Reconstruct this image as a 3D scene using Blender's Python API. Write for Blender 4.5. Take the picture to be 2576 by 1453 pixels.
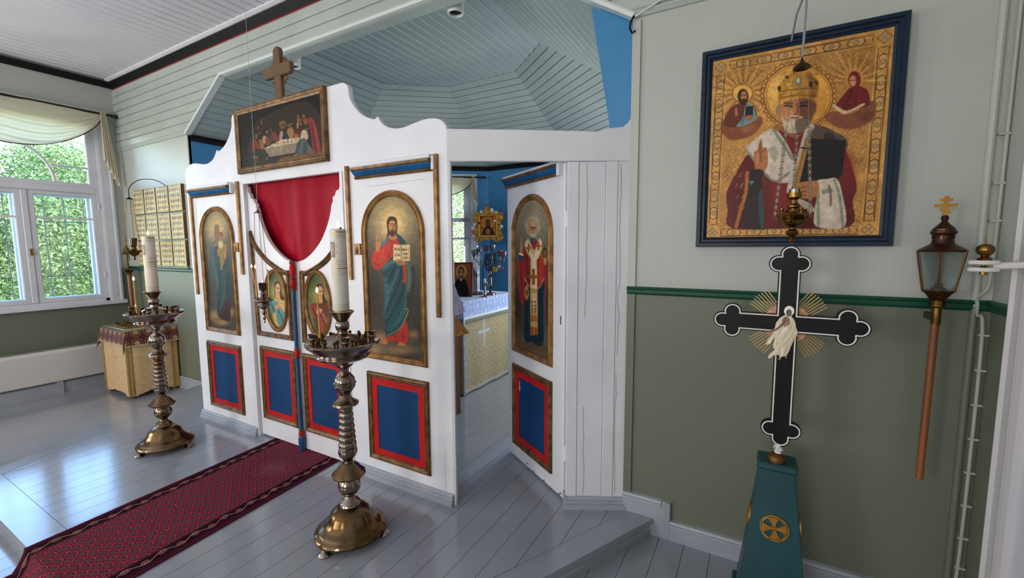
import bpy, bmesh, math, random
import numpy as np
from mathutils import Vector, Matrix

for o in list(bpy.data.objects):
    bpy.data.objects.remove(o, do_unlink=True)
random.seed(7)
scene = bpy.context.scene
COL = scene.collection

# ------------------------------------------------------------------ camera
CAM = (1.4728, -1.9114, 1.5)
YAW, PITCH, ROLL, FPX = 0.514328, -0.099039, -0.005713, 1090.58
fw = Vector((-math.sin(YAW) * math.cos(PITCH), math.cos(YAW) * math.cos(PITCH), math.sin(PITCH)))
rt = Vector((math.cos(YAW), math.sin(YAW), 0)); up = rt.cross(fw)
rt, up = math.cos(ROLL) * rt + math.sin(ROLL) * up, -math.sin(ROLL) * rt + math.cos(ROLL) * up
cd = bpy.data.cameras.new('camera'); camera = bpy.data.objects.new('camera', cd); COL.objects.link(camera)
cd.sensor_width = 36; cd.lens = FPX / 2576 * 36; cd.clip_start = 0.02; cd.clip_end = 200
m = Matrix((rt, up, -fw)).transposed().to_4x4(); m.translation = Vector(CAM); camera.matrix_world = m
scene.camera = camera

# ------------------------------------------------------------------ sky, sun, daylight
world = bpy.data.worlds.new('world'); scene.world = world; world.use_nodes = True
wn = world.node_tree.nodes; wl = world.node_tree.links; wn.clear()
sky = wn.new('ShaderNodeTexSky'); sky.sky_type = 'NISHITA'; sky.sun_disc = False
sky.sun_elevation = math.radians(48); sky.sun_rotation = math.radians(70); sky.air_density = 1.0; sky.dust_density = 0.1; sky.ozone_density = 4.0
bgn = wn.new('ShaderNodeBackground'); bgn.inputs[1].default_value = 1.9
wo = wn.new('ShaderNodeOutputWorld'); wl.new(sky.outputs[0], bgn.inputs[0]); wl.new(bgn.outputs[0], wo.inputs[0])

def sun(name, direction, strength, color):
    l = bpy.data.lights.new(name, 'SUN'); l.energy = strength; l.color = color; l.angle = math.radians(0.6)
    o = bpy.data.objects.new(name, l); COL.objects.link(o)
    o.rotation_euler = Vector(direction).to_track_quat('-Z', 'Y').to_euler(); return o
sun('sun', (-0.72, -0.2, -0.66), 9.0, (1.0, 0.95, 0.85))

def daylight(name, loc, direction, w, h, power, color=(0.99, 0.985, 0.97)):
    l = bpy.data.lights.new(name, 'AREA'); l.shape = 'RECTANGLE'; l.size = w; l.size_y = h; l.energy = power; l.color = color
    o = bpy.data.objects.new(name, l); COL.objects.link(o); o.location = loc
    o.rotation_euler = Vector(direction).to_track_quat('-Z', 'Y').to_euler(); return o
# area lamps added before solid walls, standing in for unseen hall and sanctuary windows
daylight('unseen_daylight_left', (-5.28, -3.3, 1.85), (1, 0.12, 0.35), 1.3, 1.9, 115)
daylight('unseen_daylight_rear', (-3.2, -6.3, 1.9), (0, 1, 0.45), 1.5, 2.0, 150)
daylight('unseen_daylight_rear', (0.3, -6.3, 1.9), (0, 1, 0.45), 1.5, 2.0, 105)
daylight('unseen_daylight_sanctuary', (0.2, 2.92, 1.6), (-0.6, -0.8, 0), 0.9, 1.6, 38, (0.92, 0.96, 1.0))

vs = scene.view_settings
vs.view_transform = 'Standard'; vs.look = 'None'; vs.gamma = 1.0; vs.use_curve_mapping = False
vs.exposure = 0.1

# ------------------------------------------------------------------ helpers
def lin(c):
    if isinstance(c, str):
        c = [int(c[i:i + 2], 16) / 255 for i in (0, 2, 4)]
    return tuple(x / 12.92 if x <= 0.04045 else ((x + 0.055) / 1.055) ** 2.4 for x in c)

MATS = {}
def mat(name, col, rough=0.5, metal=0.0, col2=None, scale=8.0, bump=0.0, bscale=40.0, stretch=(1, 1, 1), spec=0.5, sheen=0.0, lo=0.35, hi=0.65, coat=0.0):
    if name in MATS: return MATS[name]
    mt = bpy.data.materials.new(name); mt.use_nodes = True; nt = mt.node_tree; N = nt.nodes; L = nt.links
    b = N['Principled BSDF']; b.inputs['Base Color'].default_value = (*lin(col), 1)
    b.inputs['Roughness'].default_value = rough; b.inputs['Metallic'].default_value = metal
    b.inputs['Specular IOR Level'].default_value = spec
    if sheen: b.inputs['Sheen Weight'].default_value = sheen
    if coat: b.inputs['Coat Weight'].default_value = coat; b.inputs['Coat Roughness'].default_value = 0.15
    tc = N.new('ShaderNodeTexCoord'); mp = N.new('ShaderNodeMapping'); mp.inputs['Scale'].default_value = stretch
    geo = N.new('ShaderNodeNewGeometry'); L.new(geo.outputs['Position'], mp.inputs[0])
    if col2:
        nz = N.new('ShaderNodeTexNoise'); nz.inputs['Scale'].default_value = scale; nz.inputs['Detail'].default_value = 6
        L.new(mp.outputs[0], nz.inputs['Vector'])
        cr = N.new('ShaderNodeValToRGB'); cr.color_ramp.elements[0].position = lo; cr.color_ramp.elements[1].position = hi
        cr.color_ramp.elements[0].color = (*lin(col), 1); cr.color_ramp.elements[1].color = (*lin(col2), 1)
        L.new(nz.outputs['Fac'], cr.inputs[0]); L.new(cr.outputs[0], b.inputs['Base Color'])
    if bump:
        nb = N.new('ShaderNodeTexNoise'); nb.inputs['Scale'].default_value = bscale; nb.inputs['Detail'].default_value = 4
        L.new(mp.outputs[0], nb.inputs['Vector'])
        bp = N.new('ShaderNodeBump'); bp.inputs['Strength'].default_value = bump; bp.inputs['Distance'].default_value = 0.01
        L.new(nb.outputs['Fac'], bp.inputs['Height']); L.new(bp.outputs[0], b.inputs['Normal'])
    MATS[name] = mt; return mt

def vmat(name, rough=0.5, metal=0.0, spec=0.5, sheen=0.0, bump=0.0, bscale=200.0, coat=0.0):
    """material that reads the painted colours of a mesh"""
    if name in MATS: return MATS[name]
    mt = bpy.data.materials.new(name); mt.use_nodes = True; nt = mt.node_tree; N = nt.nodes; L = nt.links
    b = N['Principled BSDF']; a = N.new('ShaderNodeVertexColor'); a.layer_name = 'Col'
    L.new(a.outputs[0], b.inputs['Base Color'])
    b.inputs['Roughness'].default_value = rough; b.inputs['Metallic'].default_value = metal; b.inputs['Specular IOR Level'].default_value = spec
    if sheen: b.inputs['Sheen Weight'].default_value = sheen
    if coat: b.inputs['Coat Weight'].default_value = coat; b.inputs['Coat Roughness'].default_value = 0.12
    if bump:
        geo = N.new('ShaderNodeNewGeometry'); nb = N.new('ShaderNodeTexNoise'); nb.inputs['Scale'].default_value = bscale
        L.new(geo.outputs['Position'], nb.inputs['Vector'])
        bp = N.new('ShaderNodeBump'); bp.inputs['Strength'].default_value = bump; bp.inputs['Distance'].default_value = 0.004
        L.new(nb.outputs['Fac'], bp.inputs['Height']); L.new(bp.outputs[0], b.inputs['Normal'])
    MATS[name] = mt; return mt

def emit(name, col, strength):
    if name in MATS: return MATS[name]
    mt = bpy.data.materials.new(name); mt.use_nodes = True; N = mt.node_tree.nodes; b = N['Principled BSDF']
    b.inputs['Base Color'].default_value = (0, 0, 0, 1)
    b.inputs['Emission Color'].default_value = (*lin(col), 1); b.inputs['Emission Strength'].default_value = strength
    MATS[name] = mt; return mt

def glass(name, tint=(1, 1, 1), gloss=0.08, rough=0.02, ior=1.45, const=None):
    if name in MATS: return MATS[name]
    mt = bpy.data.materials.new(name); mt.use_nodes = True; nt = mt.node_tree; N = nt.nodes; L = nt.links
    for n in list(N): N.remove(n)
    t = N.new('ShaderNodeBsdfTransparent'); t.inputs[0].default_value = (*tint, 1)
    g = N.new('ShaderNodeBsdfGlossy'); g.inputs['Roughness'].default_value = rough
    f = N.new('ShaderNodeFresnel'); f.inputs[0].default_value = ior
    ma = N.new('ShaderNodeMath'); ma.operation = 'ADD'; ma.inputs[1].default_value = gloss - 0.04; ma.use_clamp = True
    mx = N.new('ShaderNodeMixShader'); ou = N.new('ShaderNodeOutputMaterial')
    L.new(f.outputs[0], ma.inputs[0]); L.new(ma.outputs[0], mx.inputs[0])
    if const is not None:
        L.remove(mx.inputs[0].links[0]); mx.inputs[0].default_value = const
    L.new(t.outputs[0], mx.inputs[1]); L.new(g.outputs[0], mx.inputs[2]); L.new(mx.outputs[0], ou.inputs[0])
    MATS[name] = mt; return mt

class Fr:
    """a flat reference frame: u along, v up, w out of the surface"""
    def __init__(s, o, U, V, N):
        s.o = Vector(o); s.U = Vector(U).normalized(); s.V = Vector(V).normalized(); s.N = Vector(N).normalized()
    def p(s, u, v, w=0): return s.o + s.U * u + s.V * v + s.N * w
W0 = Fr((0, 0, 0), (1, 0, 0), (0, 1, 0), (0, 0, 1))

class MB:
    def __init__(s): s.v = []; s.f = []
    def add(s, vs, fs):
        b = len(s.v); s.v += [tuple(x) for x in vs]; s.f += [tuple(i + b for i in f) for f in fs]; return s
    def box(s, x0, x1, y0, y1, z0, z1, fr=W0):
        P = [fr.p(x, y, z) for z in (z0, z1) for y in (y0, y1) for x in (x0, x1)]
        return s.add(P, [(0, 2, 3, 1), (4, 5, 7, 6), (0, 1, 5, 4), (2, 6, 7, 3), (0, 4, 6, 2), (1, 3, 7, 5)])
    def prism(s, poly, w0, w1, fr=W0, ch=0.0):
        n = len(poly); P = [fr.p(a, b, w0) for a, b in poly]; F = [tuple(range(n))[::-1]]
        if ch:
            c = np.array(poly).mean(0); q = [tuple(np.array(p) + (c - np.array(p)) / (np.linalg.norm(c - np.array(p)) + 1e-9) * ch * 1.3) for p in poly]
            P += [fr.p(a, b, w1 - ch) for a, b in poly] + [fr.p(a, b, w1) for a, b in q]; k = 3
        else:
            P += [fr.p(a, b, w1) for a, b in poly]; k = 2
        for l in range(k - 1):
            for i in range(n):
                j = (i + 1) % n; F.append((l * n + i, l * n + j, (l + 1) * n + j, (l + 1) * n + i))
        F.append(tuple(range((k - 1) * n, k * n)))
        return s.add(P, F)
    def loft(s, rings, close=True, caps=True):
        n = len(rings[0]); P = [p for r in rings for p in r]; F = []
        for a in range(len(rings) - 1):
            for i in range(n if close else n - 1):
                j = (i + 1) % n; F.append((a * n + i, a * n + j, (a + 1) * n + j, (a + 1) * n + i))
        if caps and close:
            F.append(tuple(range(n))[::-1]); F.append(tuple(range((len(rings) - 1) * n, len(rings) * n)))
        return s.add(P, F)
    def lathe(s, prof, n=24, c=(0, 0, 0), axis=(0, 0, 1), wob=None):
        """prof: list of (r, h)"""
        ax = Vector(axis).normalized(); t = Vector((1, 0, 0)) if abs(ax.x) < 0.9 else Vector((0, 1, 0))
        e1 = ax.cross(t).normalized(); e2 = ax.cross(e1); c = Vector(c); rings = []
        for r, h in prof:
            rr = max(r, 1e-5); ring = []
            for i in range(n):
                a = 2 * math.pi * i / n; q = rr * (wob(a, h) if wob else 1)
                ring.append(c + ax * h + (e1 * math.cos(a) + e2 * math.sin(a)) * q)
            rings.append(ring)
        return s.loft(rings)
    def tube(s, pts, r, n=8, closed=False):
        pts = [Vector(p) for p in pts]; m_ = len(pts); rings = []; prev = None
        for i, p in enumerate(pts):
            a = pts[(i - 1) % m_] if (closed or i > 0) else p; b = pts[(i + 1) % m_] if (closed or i < m_ - 1) else p
            d = (b - a).normalized()
            if prev is None:
                t = Vector((0, 0, 1)) if abs(d.z) < 0.9 else Vector((1, 0, 0)); e1 = d.cross(t).normalized()
            else:
                e1 = (prev - d * prev.dot(d)).normalized()
            prev = e1; e2 = d.cross(e1); rr = r[i] if isinstance(r, (list, tuple)) else r
            rings.append([p + (e1 * math.cos(2 * math.pi * k / n) + e2 * math.sin(2 * math.pi * k / n)) * rr for k in range(n)])
        if closed: rings.append(rings[0])
        return s.loft(rings, caps=not closed)
    def sweep(s, path, prof, fr=W0, closed=True):
        """mitred moulding along a path in the frame's plane; prof = (inset to the left of the path, height)"""
        n = len(path); P = [np.array(p, float) for p in path]; rings = []
        for i in range(n):
            a = P[i - 1] if (closed or i > 0) else None; b = P[(i + 1) % n] if (closed or i < n - 1) else None
            d1 = (P[i] - a) if a is not None else None; d2 = (b - P[i]) if b is not None else None
            if d1 is None: d1 = d2
            if d2 is None: d2 = d1
            d1 = d1 / np.linalg.norm(d1); d2 = d2 / np.linalg.norm(d2)
            n1 = np.array([-d1[1], d1[0]]); n2 = np.array([-d2[1], d2[0]]); mm = n1 + n2; mm = mm / max(0.35, (mm @ n1)) if np.linalg.norm(mm) > 1e-6 else n1
            rings.append([fr.p(*(P[i] + mm * d), w) for d, w in prof])
        if closed: rings.append(rings[0])
        k = len(prof); Q = [p for r in rings for p in r]; F = []
        for a in range(len(rings) - 1):
            for j in range(k):
                jj = (j + 1) % k; F.append((a * k + j, (a + 1) * k + j, (a + 1) * k + jj, a * k + jj))
        if not closed: F += [tuple(range(k)), tuple(range((len(rings) - 1) * k, len(rings) * k))[::-1]]
        return s.add(Q, F)
    def ellipsoid(s, c, rx, ry, rz, n=16, m_=10):
        prof = [(math.sin(math.pi * i / m_), -math.cos(math.pi * i / m_)) for i in range(m_ + 1)]; c = Vector(c)
        return s.loft([[c + Vector((rx * r * math.cos(2 * math.pi * k / n), ry * r * math.sin(2 * math.pi * k / n), rz * h)) for k in range(n)] for r, h in prof])

def mesh_of(name, mb, smooth=False, bevel=0.0):
    me = bpy.data.meshes.new(name); me.from_pydata([tuple(v) for v in mb.v], [], mb.f); me.validate()
    bm = bmesh.new(); bm.from_mesh(me)
    bmesh.ops.recalc_face_normals(bm, faces=bm.faces)
    if bevel: bmesh.ops.bevel(bm, geom=[e for e in bm.edges if len(e.link_faces) == 2 and e.calc_face_angle(0) > 0.6], offset=bevel, segments=1, affect='EDGES')
    bm.to_mesh(me); bm.free()
    if smooth:
        me.polygons.foreach_set('use_smooth', [True] * len(me.polygons))
        try: me.set_sharp_from_angle(angle=math.radians(smooth if smooth > 1 else 40))
        except Exception: pass
    return me

def tag(o, label=None, cat=None, group=None, kind=None):
    if label: o['label'] = label
    if cat: o['category'] = cat
    if group: o['group'] = group
    if kind: o['kind'] = kind
    return o

def link(name, me, material, parent=None, recentre=True):
    if material is not None and not me.materials: me.materials.append(material)
    o = bpy.data.objects.new(name, me); COL.objects.link(o)
    if parent is not None:
        o.parent = parent; o.matrix_parent_inverse = Matrix.Translation(root_loc(parent)).inverted()
    elif recentre and len(me.vertices):
        co = np.empty(len(me.vertices) * 3); me.vertices.foreach_get('co', co); co = co.reshape(-1, 3)
        b = Vector(((co[:, 0].min() + co[:, 0].max()) / 2, (co[:, 1].min() + co[:, 1].max()) / 2, co[:, 2].min()))
        me.transform(Matrix.Translation(-b)); o.location = b
    return o
def root_loc(p):
    l = Vector(p.location)
    return l if p.parent is None else Vector((0, 0, 0))
def ob(name, mb, material, parent=None, smooth=False, bevel=0.0, label=None):
    o = link(name, mesh_of(name, mb, smooth, bevel), material, parent)
    if label: o['label'] = label
    return o
def thing(name, label, cat, loc=(0, 0, 0), group=None, kind=None):
    o = bpy.data.objects.new(name, None); COL.objects.link(o); o.location = loc; o.empty_display_size = 0.05
    return tag(o, label, cat, group, kind)
def copy_tree(o, parent=None, d=(0, 0, 0)):
    c = o.copy(); COL.objects.link(c)
    if parent is not None:
        mpi = o.matrix_parent_inverse.copy(); c.parent = parent; c.matrix_parent_inverse = mpi
    else: c.location = Vector(o.location) + Vector(d)
    for ch in list(o.children):
        copy_tree(ch, c)
    return c

# ---- painter: colours worked out for every vertex of a fine grid -----------------------------------
_rs = np.random.RandomState(3)
_LAT = _rs.rand(128, 128)
def vnoise(x, y):
    xi = np.floor(x).astype(int); yi = np.floor(y).astype(int); fx = x - xi; fy = y - yi
    fx = fx * fx * (3 - 2 * fx); fy = fy * fy * (3 - 2 * fy)
    g = lambda a, b: _LAT[a % 128, b % 128]
    return (g(xi, yi) * (1 - fx) + g(xi + 1, yi) * fx) * (1 - fy) + (g(xi, yi + 1) * (1 - fx) + g(xi + 1, yi + 1) * fx) * fy
def fbm(x, y, o=4):
    r = 0; a = 0.5
    for i in range(o): r = r + a * vnoise(x + 17 * i, y + 31 * i); x = x * 2; y = y * 2; a /= 2
    return r / 0.94
def srgb(c):
    if isinstance(c, str): return np.array([int(c[i:i + 2], 16) / 255 for i in (0, 2, 4)])
    return np.array(c, float)
def cat_rom(pts, k=4, closed=True):
    P = [np.array(p, float) for p in pts]; n = len(P); out = []
    for i in range(n if closed else n - 1):
        p0 = P[(i - 1) % n] if (closed or i > 0) else P[i]; p1 = P[i]; p2 = P[(i + 1) % n]; p3 = P[(i + 2) % n] if (closed or i < n - 2) else P[(i + 1) % n]
        for j in range(k):
            t = j / k; out.append(0.5 * (2 * p1 + (p2 - p0) * t + (2 * p0 - 5 * p1 + 4 * p2 - p3) * t * t + (3 * p1 - p0 - 3 * p2 + p3) * t ** 3))
    if not closed: out.append(P[-1])
    return out
def hom(src, dst):
    A = []
    for (x, y), (u, v) in zip(src, dst):
        A.append([x, y, 1, 0, 0, 0, -u * x, -u * y, -u]); A.append([0, 0, 0, x, y, 1, -v * x, -v * y, -v])
    return np.linalg.svd(np.array(A, float))[2][-1].reshape(3, 3)

class Paint:
    def __init__(s, X, Y, base): s.X = X; s.Y = Y; s.C = np.tile(srgb(base), (len(X), 1))
    def blend(s, m_, idx, col):
        s.C[idx] = s.C[idx] * (1 - m_[:, None]) + srgb(col) * m_[:, None]
    def sub(s, x0, x1, y0, y1, pad): return np.nonzero((s.X > x0 - pad) & (s.X < x1 + pad) & (s.Y > y0 - pad) & (s.Y < y1 + pad))[0]
    def poly(s, col, pts, soft=4, smooth=True, op=1.0, grad=None):
        P = np.array(cat_rom(pts) if smooth else pts, float)
        i = s.sub(P[:, 0].min(), P[:, 0].max(), P[:, 1].min(), P[:, 1].max(), soft)
        if not len(i): return s
        x = s.X[i]; y = s.Y[i]; d = np.full(len(i), 1e9); ins = np.zeros(len(i), bool)
        for a, b in zip(P, np.roll(P, -1, 0)):
            e = b - a; l = e @ e + 1e-12; t = np.clip(((x - a[0]) * e[0] + (y - a[1]) * e[1]) / l, 0, 1)
            d = np.minimum(d, np.hypot(x - a[0] - t * e[0], y - a[1] - t * e[1]))
            c = ((a[1] > y) != (b[1] > y)); 
            with np.errstate(divide='ignore', invalid='ignore'):
                ins ^= c & (x < (b[0] - a[0]) * (y - a[1]) / (b[1] - a[1] + 1e-12) + a[0])
        sd = np.where(ins, d, -d); s.blend(np.clip(sd / soft + 0.5, 0, 1) * op, i, col); return s
    def ell(s, col, cx, cy, rx, ry, soft=4, op=1.0, ang=0.0):
        R = max(rx, ry); i = s.sub(cx - R, cx + R, cy - R, cy + R, soft * 2)
        if not len(i): return s
        dx = s.X[i] - cx; dy = s.Y[i] - cy; c, q = math.cos(ang), math.sin(ang)
        r = np.hypot((dx * c + dy * q) / rx, (-dx * q + dy * c) / ry); s.blend(np.clip((1 - r) * min(rx, ry) / soft + 0.5, 0, 1) * op, i, col); return s
    def glow(s, col, cx, cy, rx, ry, op=1.0, pw=1.0):
        r = np.hypot((s.X - cx) / rx, (s.Y - cy) / ry); m_ = np.clip(1 - r, 0, 1) ** pw; m_ = m_ * m_ * (3 - 2 * m_) * op
        s.blend(m_, np.arange(len(s.X)), col); return s
    def line(s, col, pts, w, soft=2, op=1.0, smooth=True):
        P = np.array(cat_rom(pts, 4, False) if smooth and len(pts) > 2 else pts, float)
        i = s.sub(P[:, 0].min(), P[:, 0].max(), P[:, 1].min(), P[:, 1].max(), w + soft)
        if not len(i): return s
        x = s.X[i]; y = s.Y[i]; d = np.full(len(i), 1e9)
        for a, b in zip(P[:-1], P[1:]):
            e = b - a; l = e @ e + 1e-12; t = np.clip(((x - a[0]) * e[0] + (y - a[1]) * e[1]) / l, 0, 1)
            d = np.minimum(d, np.hypot(x - a[0] - t * e[0], y - a[1] - t * e[1]))
        s.blend(np.clip((w / 2 - d) / soft + 0.5, 0, 1) * op, i, col); return s
    def grain(s, k, amt, ky=None):
        n = fbm(s.X * k, s.Y * (ky or k)) - 0.5; s.C = np.clip(s.C * (1 + n[:, None] * amt), 0, 1); return s

def grid_mesh(name, pos, nu, nv, cols, keep=None, smooth=True):
    """pos: (nv*nu,3) array; cols: sRGB per vertex or None"""
    idx = np.arange(nu * nv).reshape(nv, nu)
    F = np.stack([idx[:-1, :-1], idx[:-1, 1:], idx[1:, 1:], idx[1:, :-1]], -1).reshape(-1, 4)
    if keep is not None:
        k = keep[F].all(1); F = F[k]
        used = np.unique(F); rm = np.full(nu * nv, -1); rm[used] = np.arange(len(used)); F = rm[F]; pos = pos[used]; cols = cols[used] if cols is not None else None
    me = bpy.data.meshes.new(name); me.vertices.add(len(pos)); me.vertices.foreach_set('co', np.ascontiguousarray(pos, np.float32).ravel())
    me.loops.add(len(F) * 4); me.loops.foreach_set('vertex_index', F.astype(np.int32).ravel())
    me.polygons.add(len(F)); me.polygons.foreach_set('loop_start', np.arange(0, len(F) * 4, 4, dtype=np.int32)); me.polygons.foreach_set('loop_total', np.full(len(F), 4, np.int32))
    me.update(calc_edges=True)
    if smooth: me.polygons.foreach_set('use_smooth', np.ones(len(F), bool))
    if cols is not None:
        c = np.clip(cols, 0, 1); l = np.where(c <= 0.04045, c / 12.92, ((c + 0.055) / 1.055) ** 2.4)
        at = me.color_attributes.new('Col', 'FLOAT_COLOR', 'POINT'); at.data.foreach_set('color', np.concatenate([l, np.ones((len(l), 1))], 1).astype(np.float32).ravel())
    return me
def fr_pos(fr, U, V, Wd):
    o = np.array(fr.o); return o + np.outer(U, np.array(fr.U)) + np.outer(V, np.array(fr.V)) + np.outer(np.broadcast_to(Wd, U.shape), np.array(fr.N))
def uvgrid(u0, u1, v0, v1, nu, nv):
    U, V = np.meshgrid(np.linspace(u0, u1, nu), np.linspace(v0, v1, nv)); return U.ravel(), V.ravel()
def picture(name, fr, rect, w, nu, nv, quad, fn, parent, material, keep=None):
    """painted panel: rect (u0,u1,v0,v1) in the frame, quad = the sketch coordinates of its corners (bl, br, tr, tl)"""
    u0, u1, v0, v1 = rect; U, V = uvgrid(u0, u1, v0, v1, nu, nv)
    if quad:
        H = hom([(u0, v0), (u1, v0), (u1, v1), (u0, v1)], quad); q = H @ np.stack([U, V, np.ones_like(U)]); X, Y = q[0] / q[2], q[1] / q[2]
    else: X, Y = (U - u0) / (u1 - u0), (V - v0) / (v1 - v0)
    pt = fn(X, Y); pt.C = np.clip(np.clip(pt.C, 0, 1) ** GAM * np.array([1.05, 1.0, .93]), 0, 1)
    me = grid_mesh(name, fr_pos(fr, U, V, w), nu, nv, pt.C, keep(U, V) if keep else None)
    return link(name, me, material, parent)

GAM = 1.22
def clip(poly, a, b, c):
    """keep a*x+b*y<=c"""
    out = []
    for p, q in zip(poly, poly[1:] + poly[:1]):
        dp = a * p[0] + b * p[1] - c; dq = a * q[0] + b * q[1] - c
        if dp <= 0: out.append(p)
        if (dp < 0 < dq) or (dq < 0 < dp):
            t = dp / (dp - dq); out.append((p[0] + (q[0] - p[0]) * t, p[1] + (q[1] - p[1]) * t))
    return out
def arch(u0, u1, v0, vs_, n=20):
    """closed outline, counter-clockwise: rectangle with a round head springing at vs_"""
    c = (u0 + u1) / 2; r = (u1 - u0) / 2
    return [(u0, v0), (u1, v0)] + [(c + r * math.cos(math.pi * i / n), vs_ + r * math.sin(math.pi * i / n)) for i in range(n + 1)]
def oval(cx, cy, rx, ry, n=36): return [(cx + rx * math.cos(2 * math.pi * i / n), cy + ry * math.sin(2 * math.pi * i / n)) for i in range(n)]
# ------------------------------------------------------------------ the room
D, XW, XR, ZC, ZL = 0.448, -5.33, 2.27, 3.47, -0.10
XC = -1.394
SCR = Fr((0, 0, 0), (1, 0, 0), (0, 0, 1), (0, -1, 0))
EW = Fr((0, D, 0), (1, 0, 0), (0, 0, 1), (0, -1, 0))
LW = Fr((XW, 0, 0), (0, 1, 0), (0, 0, 1), (1, 0, 0))
RW = Fr((XR, 0, 0), (0, 1, 0), (0, 0, 1), (-1, 0, 0))
bu = Vector((0.86, 0.45, 0)).normalized()
BAY = Fr((0, 0, 0), bu, (0, 0, 1), (bu.y, -bu.x, 0))

M_white = mat('white_paint', 'e6e5ea', 0.38, col2='dcdbe0', scale=3, bump=0.05, bscale=25)
M_floor = mat('grey_floor_paint', '969ba4', 0.14, col2='8b9099', scale=2.5, bump=0.04, bscale=12, lo=0.3, hi=0.7, spec=0.6, coat=0.4)
M_base = mat('grey_trim_paint', 'a2a6ae', 0.4, col2='989ca4', scale=5)
M_seam = mat('dark_gap', '4a4d52', 0.8)
M_ceil = mat('ceiling_paint', 'e6e3e6', 0.45, col2='dddae0', scale=2)
M_bead = mat('sage_board_paint', 'b4bab2', 0.42, col2='a9b0a8', scale=2)
M_apsec = mat('grey_green_board_paint', 'a7b2ad', 0.5, col2='9ca8a4', scale=1.5)
M_blue = mat('blue_wall_paint', '3c86b8', 0.5, col2='357dae', scale=2, bump=0.03)
M_black = mat('black_cornice_paint', '121013', 0.5, spec=0.2)
M_red_line = mat('red_line_paint', '8a2029', 0.5, spec=0.2)
M_rail = mat('dark_green_paint', '0b4630', 0.4, spec=.3)
M_lwhite = mat('window_white_paint', 'd6d6dc', 0.4, col2='cccdd4', scale=4)

def wall_mat(name, hi, lo_, zr):
    mt = bpy.data.materials.new(name); mt.use_nodes = True; nt = mt.node_tree; N = nt.nodes; L = nt.links; b = N['Principled BSDF']
    g = N.new('ShaderNodeNewGeometry'); sx = N.new('ShaderNodeSeparateXYZ'); L.new(g.outputs['Position'], sx.inputs[0])
    gt = N.new('ShaderNodeMath'); gt.operation = 'GREATER_THAN'; gt.inputs[1].default_value = zr; L.new(sx.outputs['Z'], gt.inputs[0])
    nz = N.new('ShaderNodeTexNoise'); nz.inputs['Scale'].default_value = 3; L.new(g.outputs['Position'], nz.inputs['Vector'])
    wv = N.new('ShaderNodeTexWave'); wv.inputs['Scale'].default_value = 14; wv.inputs['Distortion'].default_value = 0.4; wv.bands_direction = 'X'
    mp = N.new('ShaderNodeMapping'); mp.inputs['Rotation'].default_value = (0, 0, math.radians(45)); L.new(g.outputs['Position'], mp.inputs[0]); L.new(mp.outputs[0], wv.inputs['Vector'])
    m1 = N.new('ShaderNodeMix'); m1.data_type = 'RGBA'; m1.inputs[6].default_value = (*lin(lo_), 1); m1.inputs[7].default_value = (*lin(hi), 1); L.new(gt.outputs[0], m1.inputs[0])
    a1 = N.new('ShaderNodeMath'); a1.operation = 'MULTIPLY_ADD'; a1.inputs[1].default_value = 0.10; a1.inputs[2].default_value = 0.95; L.new(nz.outputs['Fac'], a1.inputs[0])
    a2 = N.new('ShaderNodeMath'); a2.operation = 'MULTIPLY_ADD'; a2.inputs[1].default_value = 0.02; L.new(wv.outputs['Fac'], a2.inputs[0]); L.new(a1.outputs[0], a2.inputs[2])
    vm = N.new('ShaderNodeVectorMath'); vm.operation = 'SCALE'; L.new(m1.outputs[2], vm.inputs[0]); L.new(a2.outputs[0], vm.inputs['Scale'])
    L.new(vm.outputs[0], b.inputs['Base Color']); b.inputs['Roughness'].default_value = 0.5
    return mt
M_wall = wall_mat('two_tone_wall_paint', 'b3b6ad', '6b705e', 1.255)

def struct(name, mb, material, parent=None, **k):
    o = ob(name, mb, material, parent, **k)
    if parent is None: o['kind'] = 'structure'
    return o

# ---- floors: lower floor, raised platform, every plank its own board
floor = struct('floor', MB().box(-5.5, 2.45, -6.6, 0.6, ZL - 0.06, ZL - 0.008), M_seam)
def plank(parent, poly, z0, z1):
    if len(poly) < 3: return
    ob('plank', MB().prism(poly, z0, z1, W0, ch=0.0), M_floor, parent)
bw = 0.128
for i in range(62):
    x0 = -5.33 + i * bw
    if x0 > XR: break
    ys = [-6.5, -3.1 - 0.4 * (i % 3), D] if not (0.0 < x0 < 2.4 or x0 < -2.6) else [-6.5, -1.9 - 0.35 * (i % 3), D]
    for a, b in zip(ys[:-1], ys[1:]):
        plank(floor, [(x0 + .0012, a + .001), (min(x0 + bw, XR) - .0012, a + .001), (min(x0 + bw, XR) - .0012, b - .001), (x0 + .0012, b - .001)], ZL - 0.02, ZL)

YF = -1.335
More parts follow.
